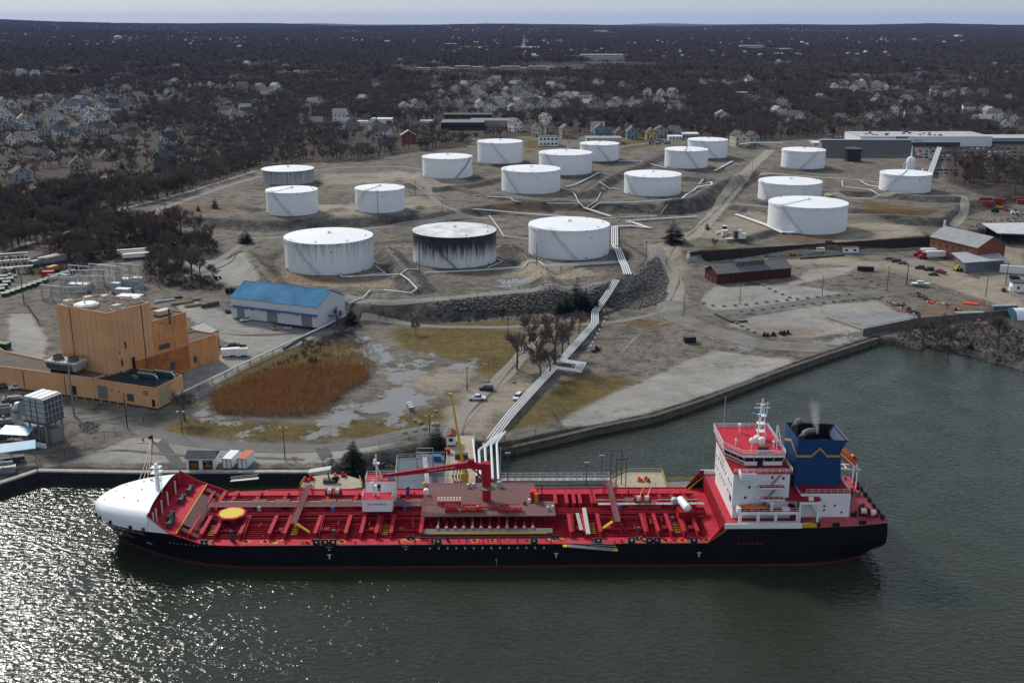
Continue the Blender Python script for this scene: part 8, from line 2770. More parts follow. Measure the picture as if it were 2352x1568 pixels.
block('white flat showroom extension at the right end of the dealership',2277,2400,331,318,30,M('grey_wall',(.3,.31,.33)),MEMB,0,1,band=M('dark_front',(.03,.03,.035)))
p=gp(1997,362)
T=thing('dark_roof_hall','long hall with a dark grey sloping roof behind the small black tank','building',p)
w=(2103-1893)*depth_of(p.y,p.z)/F
MB().extr([(0,0),(26,0),(26,3.6),(15,12.5),(13,12.5),(0,3.6)],(-w/2,0,0),(0,1,0),(0,0,1),(1,0,0),w).build('wall',M('hall_wall',(.2,.2,.2)),T)
for k in range(18):
 x=-w/2+w*k/18
 MB().add([(x,-.3,3.5),(x+w/18-.08,-.3,3.5),(x+w/18-.08,13,12.7),(x,13,12.7)],[(0,1,2,3)]).build('roof_panel',M('charcoal_roof',(.055,.058,.062),.6),T)
MB().box(-w/2-.3,w/2+.3,12.9,15.3,12.5,12.9).build('white_ridge',WHITE,T)
block('white flat canopy roof left of the dark-roofed hall',1870,1925,334,329,16,M('grey_wall',(.3,.31,.33)),WHITE,0,1)
block('white two-storey office with rows of windows behind the middle tanks',1238,1282,336,314.5,12,WHITE,DGREY,2,5)
block('long pale flat-roofed shed behind the back-row tank',1347,1428,331,318,18,M('pale_shed_wall',(.42,.42,.41)),M('weathered_flat_roof',(.30,.29,.27)),0,1)
block('low white shop with flat roof right of the row of gabled houses',1536,1567,322,314,12,WHITE,WHITE,1,4)
block('pale stepped shop block behind the rearmost tank',1568,1605,320,308,14,M('pale_shed_wall',(.42,.42,.41)),WHITE,1,5)
block('long dark-fronted garage with brick end behind the back-row tank',1013,1112,299,282,30,M('dark_front2',(.035,.037,.045),.5),M('garage_roof',(.17,.17,.175)),1,14,win=M('shop_glass',(.02,.025,.035),.15))
block('pale brick rear wing of the dark-fronted garage',1080,1178,292,278,30,M('pale_brick',(.30,.27,.25)),M('garage_roof',(.17,.17,.175)),0,1)
block('dark long roofed building far behind the garage',1020,1130,272,264,20,M('dark_wall',(.06,.055,.055)),M('dark_roof',(.06,.06,.065)),1,9)
block('white metal shed left of the dark-fronted garage',852,900,285,274,16,WHITE,WHITE,0,1)
block('small pale canopy right of the white metal shed',965,995,283,278,8,WHITE,WHITE,0,1)
block('small pale canopy left of the white metal shed',820,845,284,279,8,WHITE,WHITE,0,1)
TANB=M('tan_render',(.43,.38,.31),.8)
for k,(x0,x1,yb,yt)in enumerate(((957,988,164,157),(1005,1030,167,156),(1030,1048,166,158),(1045,1080,165,152),(1083,1110,163,154),(1125,1150,163,156),(1150,1195,166,153),(1185,1210,163,157),(1215,1255,163,153),(1257,1271,160,155),(1308,1340,163,159))):
 block(['first','second','third','fourth','fifth','sixth','seventh','eighth','ninth','tenth','last'][k]+' tan flat-roofed apartment block counted from the left in the distant row',x0,x1,yb,yt,18,TANB,M('tan_roof',(.33,.31,.28)),2,6,cat='apartment block',win=M('far_glass',(.06,.06,.07),.3))
block('large pale institutional block with window rows on the far hillside',1335,1432,139,126,40,M('pale_institution',(.55,.53,.51)),M('pale_inst_roof',(.42,.42,.43)),3,16,win=M('far_glass',(.06,.06,.07),.3))
block('low pale wing left of the large institutional block',1300,1330,134,129,25,M('pale_institution',(.55,.53,.51)),WHITE,1,6)
block('pale school building with a tower far away at the right',1702,1755,114,105,40,M('pale_institution',(.55,.53,.51)),M('pale_inst_roof',(.42,.42,.43)),2,10)
block('small pale block left of the far school',1612,1640,122,116,25,TANB,MEMB,1,5)
block('long low pale building right of the far school',1772,1815,116,112,25,M('pale_institution',(.55,.53,.51)),WHITE,1,8)
for k,(x0,x1,y)in enumerate(((2155,2180,86),(2125,2150,100),(2180,2220,134),(2200,2212,85),(1365,1395,74),(985,1010,88),(1020,1050,105),(1060,1120,112),(1180,1240,113),(1340,1350,118),(1400,1425,88))):
 block(['bright','faint','long pale','tiny','distant','left distant','low','long low','wide low','small','flat'][k]+' warehouse roof showing among the far woods',x0,x1,y,y-3,60,M('pale_institution',(.55,.53,.51)),WHITE,0,1,group=None)if False else block(['bright','faint','long pale','tiny','distant','left distant','low','long low','wide low','small','flat'][k]+' warehouse roof showing among the far woods',x0,x1,y,y-4,60,M('pale_institution',(.55,.53,.51)),WHITE,0,1)
block('yellow-walled flats on the wooded slope at the right',1693,1718,226,213,16,M('yellow_wall',(.42,.30,.12)),M('grey_wall',(.3,.31,.33)),3,4)
block('long tan house row under the trees at the right',1935,1955,283,277,10,M('tan_row',(.42,.28,.12)),M('brown_roof',(.12,.09,.07)),1,4)
# church steeple, water towers
p=gp(1203,110)
T=thing('church','far white church with a tall pointed steeple above the trees','church',p)
k_=depth_of(p.y,p.z)/F
MB().box(-12,12,0,30,0,16).build('nave',WHITE,T)
MB().extr([(-13,16),(13,16),(0,27)],(0,-.5,0),(1,0,0),(0,0,1),(0,1,0),31).build('roof',GREY,T)
MB().box(-4,4,-4,4,0,34).build('tower',WHITE,T)
MB().lathe((0,0,34),[(3.8,0),(2.2,14),(.1,42)],8).build('spire',WHITE,T)
T.scale=(.62,.62,.62)
for x,yb,yt,w_,lb in((272.5,99,82,19,'pale green water tower standing above the woods at the left'),(2100,100,88,9,'pale water tower far away at the right')):
 p=gp(x,yb)
 k_=depth_of(p.y,p.z)/F
 h_=atY(x,yt,p.y).z-p.z
 r_=w_*k_/2
 T=thing('water_tower',lb,'water tower',p)
 MB().lathe((0,0,0),[(r_*.9,h_*.3),(r_,h_*.42),(r_,h_*.8),(r_*.8,h_*.93),(.1,h_)],20).build('tank',M('pale_green_tank',(.34,.42,.38),.6),T,True)
 for k in range(8):
  MB().bar((r_*.85*math.cos(R(45*k)),r_*.85*math.sin(R(45*k)),0),(r_*.85*math.cos(R(45*k)),r_*.85*math.sin(R(45*k)),h_*.35),r_*.1).build('leg',LGREY,T)
for x,yb,yt in((1632,73,64),(1099,70,63),(375,73,67),(1203+2,0,0)):
 if yb:
  p=gp(x,yb)
  T=thing('radio_mast','thin pale mast above the distant tree line near column %s of the skyline'%{1632:'right',1099:'centre',375:'left'}[x],'mast',p)
  h_=atY(x,yt,p.y).z-p.z
  MB().cyl((0,0,0),3,h_,6,1.5).build('mast_shaft',LGREY,T)
  MB().cyl((0,0,h_*.8),5,h_*.08,6).build('mast_head',LGREY,T)
# parked cars of the lots
cm=MB().extr([(-2.3,.32),(2.3,.32),(2.32,.75),(1.25,.95),(-2.3,.95)],(0,-.9,0),(1,0,0),(0,0,1),(0,1,0),1.8).mesh('body',CARP['grey'])
cg=MB().add([(-1.7,-.85,.95),(1.2,-.85,.95),(1.2,.85,.95),(-1.7,.85,.95),(-1.1,-.7,1.5),(.45,-.7,1.5),(.45,.7,1.5),(-1.1,.7,1.5)],[(0,1,5,4),(1,2,6,5),(2,3,7,6),(3,0,4,7),(4,5,6,7)]).mesh('cabin',CARG)
def lot_car(p,rz,col,label,group):
 T=thing('lot_car',label,'car',p,rz,group)
 for me,nm in((cm,'body'),(cg,'cabin')):
  o=put(me,nm,T)
  if nm=='body':
   o.material_slots[0].link='OBJECT'
   o.material_slots[0].material=CARP[col]
cols_=['white','white','silver','silver','grey','black','black','blue','red']
def lot(x0,x1,y0,y1,nx,ny,label,group,rz=1.4,slant=0):
 for j in range(ny):
  for i in range(nx):
   if random.random()<.12:
    continue
   px=x0+(x1-x0)*(i+.5)/nx+slant*j+random.uniform(-.5,.5)
   py=y0+(y1-y0)*(j+.5)/ny
   lot_car(gp(px,py),rz+random.uniform(-.06,.06),random.choice(cols_),label,group)
lot(2130,2350,338,372,16,4,'car in the rows of the dealership lot at the right','cars in the right dealership lot')
lot(2105,2150,345,366,3,3,'car behind the dark-roofed hall beside the pipe rack','cars behind the dark hall')
lot(1080,1165,288,300,13,3,'car on the forecourt of the dark-fronted garage','cars on the garage forecourt')
lot(1900,1965,308,322,7,3,'car beside the left end of the white dealership','cars left of the dealership')
lot(870,960,286,293,10,2,'car beside the white metal shed','cars beside the white shed')
lot(2145,2200,388,402,5,2,'car in the small lot right of the pipe rack','cars right of the pipe rack')
lot(1490,1540,326,333,7,2,'car parked behind the rear tanks near the shop','cars near the shop')
# ==== houses
HW={k:M('house_'+k,c,.75,var=.06,scale=.3)for k,c in dict(white=(.68,.68,.69),cream=(.52,.47,.38),grey=(.30,.31,.33),blue=(.20,.26,.32),tan=(.33,.27,.21),teal=(.05,.09,.11),green=(.25,.30,.25),red=(.20,.07,.06),yellow=(.5,.4,.18)).items()}
HR={k:M('shingle_'+k,c,.85,var=.15,scale=.4)for k,c in dict(grey=(.12,.12,.125),dark=(.055,.055,.06),brown=(.11,.075,.06),pale=(.25,.245,.24)).items()}
HGL=M('house_window',(.05,.055,.065),.2)
TRIM=M('white_trim',(.68,.68,.67),.7)
HPROTO=[]
def house_proto(W_,D_,e,pitch,wing,low):
 T=thing('house','x','house')
 r=e+W_*.5*pitch
 MB().extr([(-W_/2,-1.5),(W_/2,-1.5),(W_/2,e),(0,r),(-W_/2,e)],(0,0,0),(1,0,0),(0,0,1),(0,1,0),D_).build('wall',HW['white'],T)
 for s_ in(-1,1):
  q=[(s_*(W_/2+.5),-.5,e-.5*pitch+.1),(s_*(W_/2+.5),D_+.5,e-.5*pitch+.1),(0,D_+.5,r+.1),(0,-.5,r+.1)]
  MB().add(q+[(a,b,c+.2)for a,b,c in q],[(0,1,2,3),(4,5,6,7),(0,1,5,4),(1,2,6,5),(2,3,7,6),(3,0,4,7)]).build('roof',HR['grey'],T)
 if wing:
  MB().extr([(D_*.3,-1.5),(D_*.75,-1.5),(D_*.75,e*.8),(D_*.525,e*.8+2.2),(D_*.3,e*.8)],(W_/2,0,0),(0,1,0),(0,0,1),(1,0,0),wing).build('wing_wall',HW['white'],T)
  for s_ in(0,1):
   y0,y1=(D_*.3-.4,D_*.525)if s_==0 else(D_*.75+.4,D_*.525)
   q=[(W_/2-1,y0,e*.8-.3),(W_/2+wing+.4,y0,e*.8-.3),(W_/2+wing+.4,y1,e*.8+2.4),(W_/2-1,y1,e*.8+2.4)]
   MB().add(q,[(0,1,2,3)]).build('roof',HR['grey'],T)
 MB().box(W_*.12,W_*.12+.9,D_*.5,D_*.5+.9,e,r+1.2).build('chimney',M('chimney_brick',(.16,.07,.05),.9),T)
 rows_=[1.0]if low else[1.0,e*.55]
 for z in rows_:
  for x in(-W_*.3,W_*.3)if z>1.5 or low else(-W_*.32,W_*.32):
   MB().box(x-.55,x+.55,-.06,.0,z+.2,z+1.7).build('window',HGL,T)
  for y in(D_*.22,D_*.5,D_*.78):
   for s_ in(-1,1):
    MB().box(s_*W_/2-.05,s_*W_/2+.05,y-.5,y+.5,z+.2,z+1.7).build('window',HGL,T)
 MB().box(-.5,.5,-.4,.3,e+.4,e+1.7).build('window',HGL,T)
 MB().box(-.6,.6,-.08,.0,-.2,2.1).build('door',HR['dark'],T)
 return T
HSPEC=[(8.5,11,5.6,.9,0,False),(9.5,12,5.8,.8,5,False),(9,11,3.2,.95,4,True),(11,9,5.6,.6,0,False),(8,12,7.8,.75,0,False)]
HUSED=[False]*len(HSPEC)
for s_ in HSPEC:
 HPROTO.append(house_proto(*s_))
def hA(x,y):
 return(x/2.6133/1.0884,(40+y/2.6133)/1.0884)
def hB(x,y):
 return((850+x/2.6133)/1.0884,(40+y/2.6133)/1.0884)
def hC(x,y):
 return((1660+x/2.6133)/1.0884,(40+y/2.6133)/1.0884)
HOUSES=[]
NEARH=[(hA(60,990),2,'cream','brown',60,'low cream house with a brown roof on the lawn at the left edge'),(hA(340,938),2,'white','dark',70,'white house with a dark roof behind the first lawn'),(hA(255,930),2,'white','dark',60,'small white garage beside the white house behind the first lawn'),(hA(150,1085),3,'grey','dark',40,'pale house with a dark roof in the bushes below the first lawn'),(hA(505,1005),2,'tan','grey',20,'tan house beside the lawn left of the dark blue house'),(hA(700,945),2,'tan','brown',25,'tan gabled house in the trees behind the tan house by the lawn'),(hA(1035,1000),4,'teal','dark',-35,'tall dark blue house with white trim above the wooded track'),(hA(1065,900),3,'grey','grey',-35,'grey house directly behind the tall dark blue house'),(hA(1055,835),0,'white','dark',-50,'white gabled house with a dark roof behind the grey house'),(hA(1095,790),2,'white','grey',10,'small white house left of the tan gabled pair'),(hA(1215,775),0,'tan','brown',-20,'tan double-gabled house among trees left of the bare wood'),(hA(830,835),1,'cream','brown',-40,'cream house with a brown roof and long side wing'),(hA(900,818),2,'cream','brown',10,'low cream house right of the cream house with the wing'),(hA(545,840),0,'white','brown',-15,'white house with a steep gable in the middle of the left cluster'),(hA(610,780),0,'cream','brown',-30,'cream house behind the steep white gable of the left cluster'),(hA(725,765),0,'green','grey',15,'pale green house in the left cluster'),(hA(465,765),1,'white','dark',-40,'white house with a dark roof and dormers in the left cluster'),(hA(350,795),0,'white','grey',-50,'white house left of the white one with dormers'),(hA(235,835),2,'white','dark',45,'low white house near the left edge of the cluster'),(hA(90,850),0,'white','brown',30,'white house with a brown roof at the left edge of the cluster'),(hB(1162,755),4,'white','grey',25,'tall grey and white house right of the dark-fronted garage'),(hB(1285,790),4,'cream','brown',0,'narrow cream gabled house right of the tall grey and white one'),(hB(1375,778),4,'tan','dark',5,'tan three-storey house behind the white office'),(hB(1480,800),4,'tan','grey',8,'tan gabled house with a pale roof right of the white office'),(hB(1700,782),1,'blue','grey',0,'blue-grey house with a wide gable behind the long pale shed'),(hB(1830,790),2,'tan','brown',0,'low tan house between the blue houses behind the rear tanks'),(hB(1910,805),0,'blue','grey',0,'pale blue narrow gabled house behind the rear tanks'),(hB(2035,812),0,'yellow','brown',0,'yellow gabled house with a brown roof behind the rear tanks'),(hB(2098,795),3,'grey','grey',0,'grey flat-fronted house right of the yellow gable'),(hB(2215,795),0,'grey','dark',40,'dark gabled house behind the low white shop'),(hC(500,855),4,'cream','dark',10,'dark-roofed cream house right of the rearmost tank'),(hC(590,850),4,'grey','dark',10,'grey house at the foot of the wooded slope right of the rearmost tank'),(hC(2225,752),0,'white','pale',-25,'white barn-shaped house right of the dealership'),(hC(750,655),1,'white','pale',10,'large pale house alone on the wooded slope right of the middle'),(hC(1390,592),0,'green','grey',5,'green gabled house on the slope behind the dealership'),(hB(450,830),3,'red','pale',10,'dull red house among trees left of the back-row tank'),]
for(px,w_,rf,*rest)in[]:
 pass
SMALL=[('A',[(30,745),(80,745),(160,715),(235,725),(300,765),(400,695),(130,595),(250,595),(300,575),(350,565),(430,615),(520,625),(560,590),(660,555),(730,590),(700,605),(860,565),(860,615),(650,615),(120,635),(690,495),(740,445),(210,405),(300,405),(110,385),(480,365),(545,362),(235,335),(920,340),(1090,525),(1130,560),(970,445),(1130,355),(1180,357),(1510,645),(1580,675),(1650,590),(1500,485),(1620,495),(1660,495),(1720,495),(1770,525),(1820,500),(1630,330),(1700,340),(1790,322),(1890,355),(1960,395),(1500,285),(1560,310),(2100,565),(2080,595),(2290,745),(2270,690),(2110,715),(1380,475),(1310,475),(1160,455),(660,120+120),(850,500),(1640,640),(1480,580),(170,380),(30,600),(60,690)]),('B',[(60,750),(240,765),(330,795),(1725,760),(690,585),(800,570),(850,570),(890,495),(920,600),(1000,610),(950,550),(1010,550),(1080,600),(1140,630),(1180,585),(1250,585),(1330,600),(1430,540),(1430,605),(1170,505),(1100,515),(1160,470),(980,440),(1050,438),(1140,438),(1400,475),(1660,615),(1640,605),(1780,560),(1760,605),(1820,595),(1910,575),(1900,605),(2000,530),(2100,532),(2190,535),(2060,565),(2220,625),(1670,455),(1640,560),(250,465),(400,340),(380,310),(660,530),(170,555),(500,585),(700,610),(760,600),(1360,715),(1080,545),(1210,545),(1290,520),(1500,550),(1560,540),(940,480),(620,320),(830,460),(1850,475),(560,620),(430,620)]),('C',[(100,625),(60,545),(30,535),(680,535),(240,455),(390,455),(380,685),(740,590),(800,605),(1150,470),(1300,410),(1340,420),(1300,460),(1120,495),(1260,510),(1320,495),(1390,550),(1400,485),(1520,495),(1500,650),(1600,570),(1870,525),(1960,515),(2110,525),(1850,370),(1880,410),(2050,415),(2160,385),(2250,400),(2070,665),(2140,660),(2090,700),(2140,715),(2290,710),(1180,705),(1650,645),(1740,615),(1700,410),(780,280),(720,300),(760,320),(830,325),(1030,215),(2000,640),(1440,570),(1200,470),(560,440),(890,690),(1040,560),(2200,690),(2250,560),(1560,330),(1280,320),(930,300),(540,270),(640,210),(1440,240),(1730,225),(2170,330)])]
SLAB={('white','L'):'white gabled house among bare trees on the left hillside',('cream','L'):'cream gabled house among bare trees on the left hillside',('grey','L'):'grey gabled house among bare trees on the left hillside',('white','M'):'white gabled house in the trees beyond the middle of the tank farm',('cream','M'):'cream gabled house in the trees beyond the middle of the tank farm',('grey','M'):'grey gabled house in the trees beyond the middle of the tank farm',('white','R'):'white gabled house in the trees beyond the right-hand tanks',('cream','R'):'cream gabled house in the trees beyond the right-hand tanks',('grey','R'):'grey gabled house in the trees beyond the right-hand tanks'}
for fn_,(xa,xb,ya,yb_,n_h)in((0,(20,950,540,800,24)),(1,(640,1500,430,640,20)),(2,(1100,2300,380,690,18))):
 for _ in range(n_h):
  SMALL[fn_][1].append((random.uniform(xa,xb),random.uniform(ya,yb_)))
def put_house(p,kind,wall,roof,rz,label,group):
 if not HUSED[kind]:
  HUSED[kind]=True
  T=HPROTO[kind]
 else:
  T=copy_tree(HPROTO[kind],p)
 T.location=p
 T.rotation_euler=(0,0,rz)
 s_=random.uniform(1.02,1.22)
 T.scale=(s_,s_,s_)
 T['label']=label
 T['category']='house'
 T['group']=group
 for ch in T.children:
  if ch.data and ch.name.startswith(('wall','wing_wall')):
   ch.material_slots[0].link='OBJECT'
   ch.material_slots[0].material=HW[wall]
  elif ch.name.startswith('roof'):
   ch.material_slots[0].link='OBJECT'
   ch.material_slots[0].material=HR[roof]
 HOUSES.append((p.x,p.y))
for(px,kind,wall,roof,turn,label)in NEARH:
 put_house(gp(*px),kind,wall,roof,R(turn),label,'houses nearest the tank farm')
for side,lst in SMALL:
 fn={'A':hA,'B':hB,'C':hC}[side]
 for(x,y)in lst:
  wall=random.choice(['white','white','white','white','cream','grey'])
  put_house(gp(*fn(x,y)),random.choice([0,1,2,3,0,4]),wall,random.choice(['grey','dark','brown','pale']),R(random.choice([0,25,-25,50,-50,80])+random.uniform(-8,8)),SLAB[(wall,{'A':'L','B':'M','C':'R'}[side])],wall+' houses '+{'A':'on the left hillside','B':'beyond the middle tanks','C':'beyond the right-hand tanks'}[side])
# ==== trees
def seg(mb,a,b,ra,rb,n=3):
 d=(b-a).normalized()
 up=Vector((0,0,1))if abs(d.z)<.9 else Vector((1,0,0))
 s_=d.cross(up).normalized()
 t=s_.cross(d)
 o=len(mb.v)
 for p,r in((a,ra),(b,rb)):
  for k in range(n):
   an=2*math.pi*k/n
   mb.v.append(tuple(p+(s_*math.cos(an)+t*math.sin(an))*r))
 for k in range(n):
  k2=(k+1)%n
  mb.f.append((o+k,o+k2,o+n+k2,o+n+k))
def rdir(r,base,spread):
 v=Vector((r.gauss(0,1),r.gauss(0,1),r.gauss(0,1))).normalized()
 return(base+v*spread).normalized()
def bare_tree(seed,h,levels=(7,5,5,4),lean=.0,w=1.0):
 r=random.Random(seed)
 trunk,crown=MB(),MB()
 base=Vector((0,0,-.3))
 th=h*r.uniform(.22,.32)
 top=Vector((r.uniform(-.3,.3),r.uniform(-.3,.3),th))
 tr=h*.022
 seg(trunk,base,top,tr*1.25,tr,6)
 lead=Vector((r.uniform(-.6,.6),r.uniform(-.6,.6),h*.62))
 seg(trunk,top,lead,tr,tr*.45,5)
 tips=[]
 for i in range(levels[0]):
  t=r.uniform(0,.9)
  a=top.lerp(lead,t)
  ang=2*math.pi*i/levels[0]+r.uniform(-.4,.4)
  d=Vector((math.cos(ang),math.sin(ang),r.uniform(.55,1.5))).normalized()
  b=a+d*h*r.uniform(.26,.4)*(1-.35*t)
  seg(trunk,a,b,tr*.5,tr*.25,4)
  for j in range(levels[1]):
   a2=a.lerp(b,r.uniform(.35,1))
   d2=rdir(r,d+Vector((0,0,.25)),.75)
   b2=a2+d2*h*r.uniform(.12,.2)
   seg(crown,a2,b2,tr*.2*w,tr*.1*w)
   for k in range(levels[2]):
    a3=a2.lerp(b2,r.uniform(.3,1))
    d3=rdir(r,d2+Vector((0,0,.2)),.8)
    b3=a3+d3*h*r.uniform(.06,.12)
    seg(crown,a3,b3,.045*w,.02*w)
    for q in range(levels[3]):
     a4=a3.lerp(b3,r.uniform(.2,1))
     d4=rdir(r,d3,.9)
     b4=a4+d4*h*r.uniform(.04,.075)
     s_=d4.cross(Vector((r.uniform(-1,1),r.uniform(-1,1),r.uniform(-1,1)))).normalized()*.035*w
     crown.add([a4-s_,a4+s_,b4],[(0,1,2)])
 return trunk,crown
def conifer(seed,h,w,tiers=15,per=22):
 r=random.Random(seed)
 trunk,crown=MB(),MB()
 seg(trunk,Vector((0,0,-.3)),Vector((0,0,h*.93)),h*.022,.05,6)
 for i in range(tiers):
  t=i/(tiers-1)
  z=h*(.1+.86*t)
  rad=w*(1-t)**.8*r.uniform(.8,1.15)+.25
  for k in range(max(5,int(per*(1-t*.6)))):
   an=r.uniform(0,6.28)
   L_=rad*r.uniform(.7,1.12)
   d=Vector((math.cos(an),math.sin(an),r.uniform(-.25,.15)))
   a=Vector((0,0,z+r.uniform(-.3,.3)))
   b=a+d*L_
   s_=Vector((-d.y,d.x,0))
   for q in range(6):
    u=.25+.75*(q+r.random())/6
    c=a.lerp(b,u)
    ww=L_*.2*(1.15-u*.6)
    dr=Vector((r.uniform(-.3,.3),r.uniform(-.3,.3),r.uniform(-.55,.1)))
    for sg in(-1,1):
     e=c+(s_*sg+d*.6+dr)*ww*r.uniform(1.0,1.8)
     x=d*ww*.45
     crown.add([c-x,c+x,e],[(0,1,2)])
 return trunk,crown
TREEP=[]
for i,(h,lv)in enumerate(((13,(9,6,6,6)),(11,(8,6,6,6)),(15,(9,6,6,5)),(9,(8,6,6,5)))):
 t_,c_=bare_tree(40+i,h,lv,0,1.5)
 TREEP.append((t_.mesh('trunk',BARK),c_.mesh('crown',TWIG if i%2==0 else TWIG2)))
CONP=[]
for i,(h,w_)in enumerate(((11,3.4),(8,3.2),(14,4.2))):
 t_,c_=conifer(70+i,h,w_)
 CONP.append((t_.mesh('trunk',BARK),c_.mesh('crown',NEEDLE)))
def tree(p,proto,scale,label,name='bare_tree',group=None,rz=None):
 T=thing(name,label,'tree',p,random.uniform(0,6.28)if rz is None else rz,group)
 T.scale=(scale,scale,scale*random.uniform(.92,1.08))
 put(proto[0],'trunk',T)
 put(proto[1],'crown',T)
 return T
H0=[13,11,15,9]
for k,(x,yb,yt,lb)in enumerate(((425,965,880,'big leafless tree at the left end of the marsh'),(1187,848,765,'leafless tree on the grass left of the service road'),(1275,835,738,'large leafless tree between the service road and the pipes'),(1215,790,728,'leafless tree behind the service road'),(1240,875,800,'dense leafless tree leaning over the pipes'),(1305,790,735,'leafless tree close to the pipes on the slope'),(1255,770,725,'small leafless tree at the back of the tree group'),(1232,830,765,'leafless tree beside the upper service road'),(1262,862,800,'leafless tree just below the square pipe loop'),(1292,815,752,'leafless tree squeezed against the upper pipes'),(1205,760,722,'small leafless tree at the head of the service road'),(1330,765,718,'leafless tree between the path and the upper pipes'),(955,768,735,'small leafless tree on the lawn below the rocky bank'),(705,818,772,'thin leafless tree at the warehouse yard fence'),(736,808,772,'second thin leafless tree at the warehouse yard fence'),(775,750,705,'leafless tree at the warehouse corner'),(720,848,815,'round twiggy bush at the edge of the reeds'),(1640,578,545,'leafless tree behind the dark retaining wall'),(2120,790,715,'leafless tree in the shore thicket at the right'),(2150,795,730,'twiggy tree in the middle of the right shore thicket'),(2180,800,745,'twiggy tree at the right end of the shore thicket'),(2290,800,720,'leafless tree on the right shore bank'),(2090,775,735,'low twiggy tree at the left end of the shore thicket'),(2165,770,715,'leafless tree behind the shore thicket'),(2215,420,350,'tall leafless tree beside the pipe rack at the right'),(2330,440,370,'tall leafless tree at the right edge beyond the red skips'),(2240,410,340,'leafless tree in the car lot edge'),(2290,415,345,'leafless tree left of the right edge lot'))):
 p=gp(x,yb)
 h=atY(x,yt,p.y).z-p.z
 i=k%4
 tree(p,TREEP[i],h/H0[i]*(1.22 if 1100<x<1340 else 1.0),lb,'bare_tree','leafless trees around the terminal')
CH=[11,8,14]
for k,(x,yb,yt,i,lb)in enumerate(((812,1072,1010,1,'dark pine at the quay end of the road'),(1002,1040,980,1,'dark pine left of the guard hut'),(1325,712,650,0,'tallest dark spruce on the rocky front bank'),(1298,716,676,0,'left dark spruce on the rocky front bank'),(1345,716,672,0,'right dark spruce on the rocky front bank'),(1283,720,690,1,'low dark spruce at the left of the bank group'),(1367,716,684,1,'low dark spruce at the right of the bank group'),(1547,558,505,1,'big solitary pine beside the pale dirt road'),(564,558,527,1,'round dark evergreen on the bank left of the front tanks'),(494,478,452,1,'small evergreen in the hollow left of the upper terrace'),(455,485,468,1,'smaller evergreen left of the one in the hollow'),(808,745,700,1,'slim evergreen at the white pipe bend'),(2230,800,778,1,'small green bush on the right shore'),(1624,527,507,0,'slim dark post-like shrub on the dirt road island'))):
 p=gp(x,yb)
 h=atY(x,yt,p.y).z-p.z
 T=tree(p,CONP[i],h/CH[i],lb,'evergreen_tree','evergreens around the terminal')
 if k<9:
  q={7:1.5,8:1.7}.get(k,1.3)
  T.scale=(h/CH[i]*q,h/CH[i]*q,h/CH[i]*(1.4 if k in(2,3,4,5,6)else 1.05))
# ---- woods: the nearest trees are objects, the mass behind is stuff
FORW=[[gp(x,y)for x,y in poly]for poly in FOREST[1:]]
HX=np.array(HOUSES)
BOX=[]
def wood_points(y0,y1,density_m,seed):
 r=np.random.default_rng(seed)
 area=.5*(y0+y1)*1.16*(y1-y0)
 n=int(area/density_m)
 y=np.sqrt(r.uniform(y0**2,y1**2,n))
 x=r.uniform(-.58,.58,n)*(y+60)
 return x,y
def bilerp_zone(x,y,name):
 ri=np.searchsorted(rows,y)-1
 ri=np.clip(ri,0,len(rows)-2)
 s_=x/(rows[ri]+90)
 ci=np.clip(((s_+.62)/1.24*519).astype(int),0,519)
 return Zones[name][ri,ci]
clear_boxes=[]
for o in list(C.objects):
 if o.parent is None and o.get('category')in('building','apartment block','church','warehouse')and o.location.y>650:
  xs=[v[0]for ch in o.children if ch.type=='MESH' and ch.name.startswith(('wall','nave'))for v in ch.bound_box]
  ys=[v[1]for ch in o.children if ch.type=='MESH' and ch.name.startswith(('wall','nave'))for v in ch.bound_box]
  if xs:
   m=18+o.location.y*.06
   clear_boxes.append((o.location.x+min(xs)-3,o.location.x+max(xs)+3,o.location.y-m,o.location.y+max(ys)+2))
LOTS=[[(2100,335),(2400,330),(2400,378),(2140,378)],[(1070,284),(1215,284),(1240,306),(1080,304)],[(1080,329),(1560,326),(1720,331),(1930,328),(1930,345),(1080,345)],[(1890,305),(1980,305),(1980,325),(1890,328)],[(860,283),(1000,282),(1000,296),(860,296)],[(-60,460),(160,432),(330,398),(330,385),(-60,440)],[(85,390),(235,378),(245,425),(90,432)],[(2140,385),(2220,385),(2230,412),(2140,412)],[(2190,440),(2400,440),(2400,520),(2230,520)],[(0,600),(160,590),(180,640),(0,660)],[(280,575),(360,570),(360,602),(280,605)]]
LOTW=[[gp(x,y)for x,y in poly]for poly in LOTS]
def keep(x,y,hr=9.5,front=15.0,thin=True):
 m=bilerp_zone(x,y,'forest')>1.0
 m&=~((y>660)&(y<1500)&False)
 for b in clear_boxes:
  m&=~((x>b[0])&(x<b[1])&(y>b[2])&(y<b[3]))
 for w in LOTW:
  m&=sdf_poly(x,y,w)<0
 if len(HX):
  idx=np.where(m)[0]
  for i0 in range(0,len(idx),4000):
   sl=idx[i0:i0+4000]
   dx=x[sl][:,None]-HX[None,:,0]
   dy=y[sl][:,None]-HX[None,:,1]
   bad=((np.abs(dx)<hr)&(dy>-15)&(dy<14)).any(1)|(((np.abs(dx)<hr+1)&(dy>-.05*y[sl][:,None])&(dy<0)).any(1)&(rng.random(len(sl))<.92))|(((dx**2+dy**2)<34**2).any(1)&(rng.random(len(sl))<.45))
   m[sl[bad]]=False
# gaps: streets and yards
 g=wnoise(x,y,1/38.,91)+.8*wnoise(x,y,1/90.,92)
 m&=(g>-.62)|(bilerp_zone(x,y,'forest')<30)
 return m
x,y=wood_points(430,1750,52,5)
m=keep(x,y)
x,y=x[m],y[m]
zz=zt(x,y)
order=np.argsort(y)
x,y,zz=x[order],y[order],zz[order]
inview=np.abs(x)<(y*CPT+30)*.49
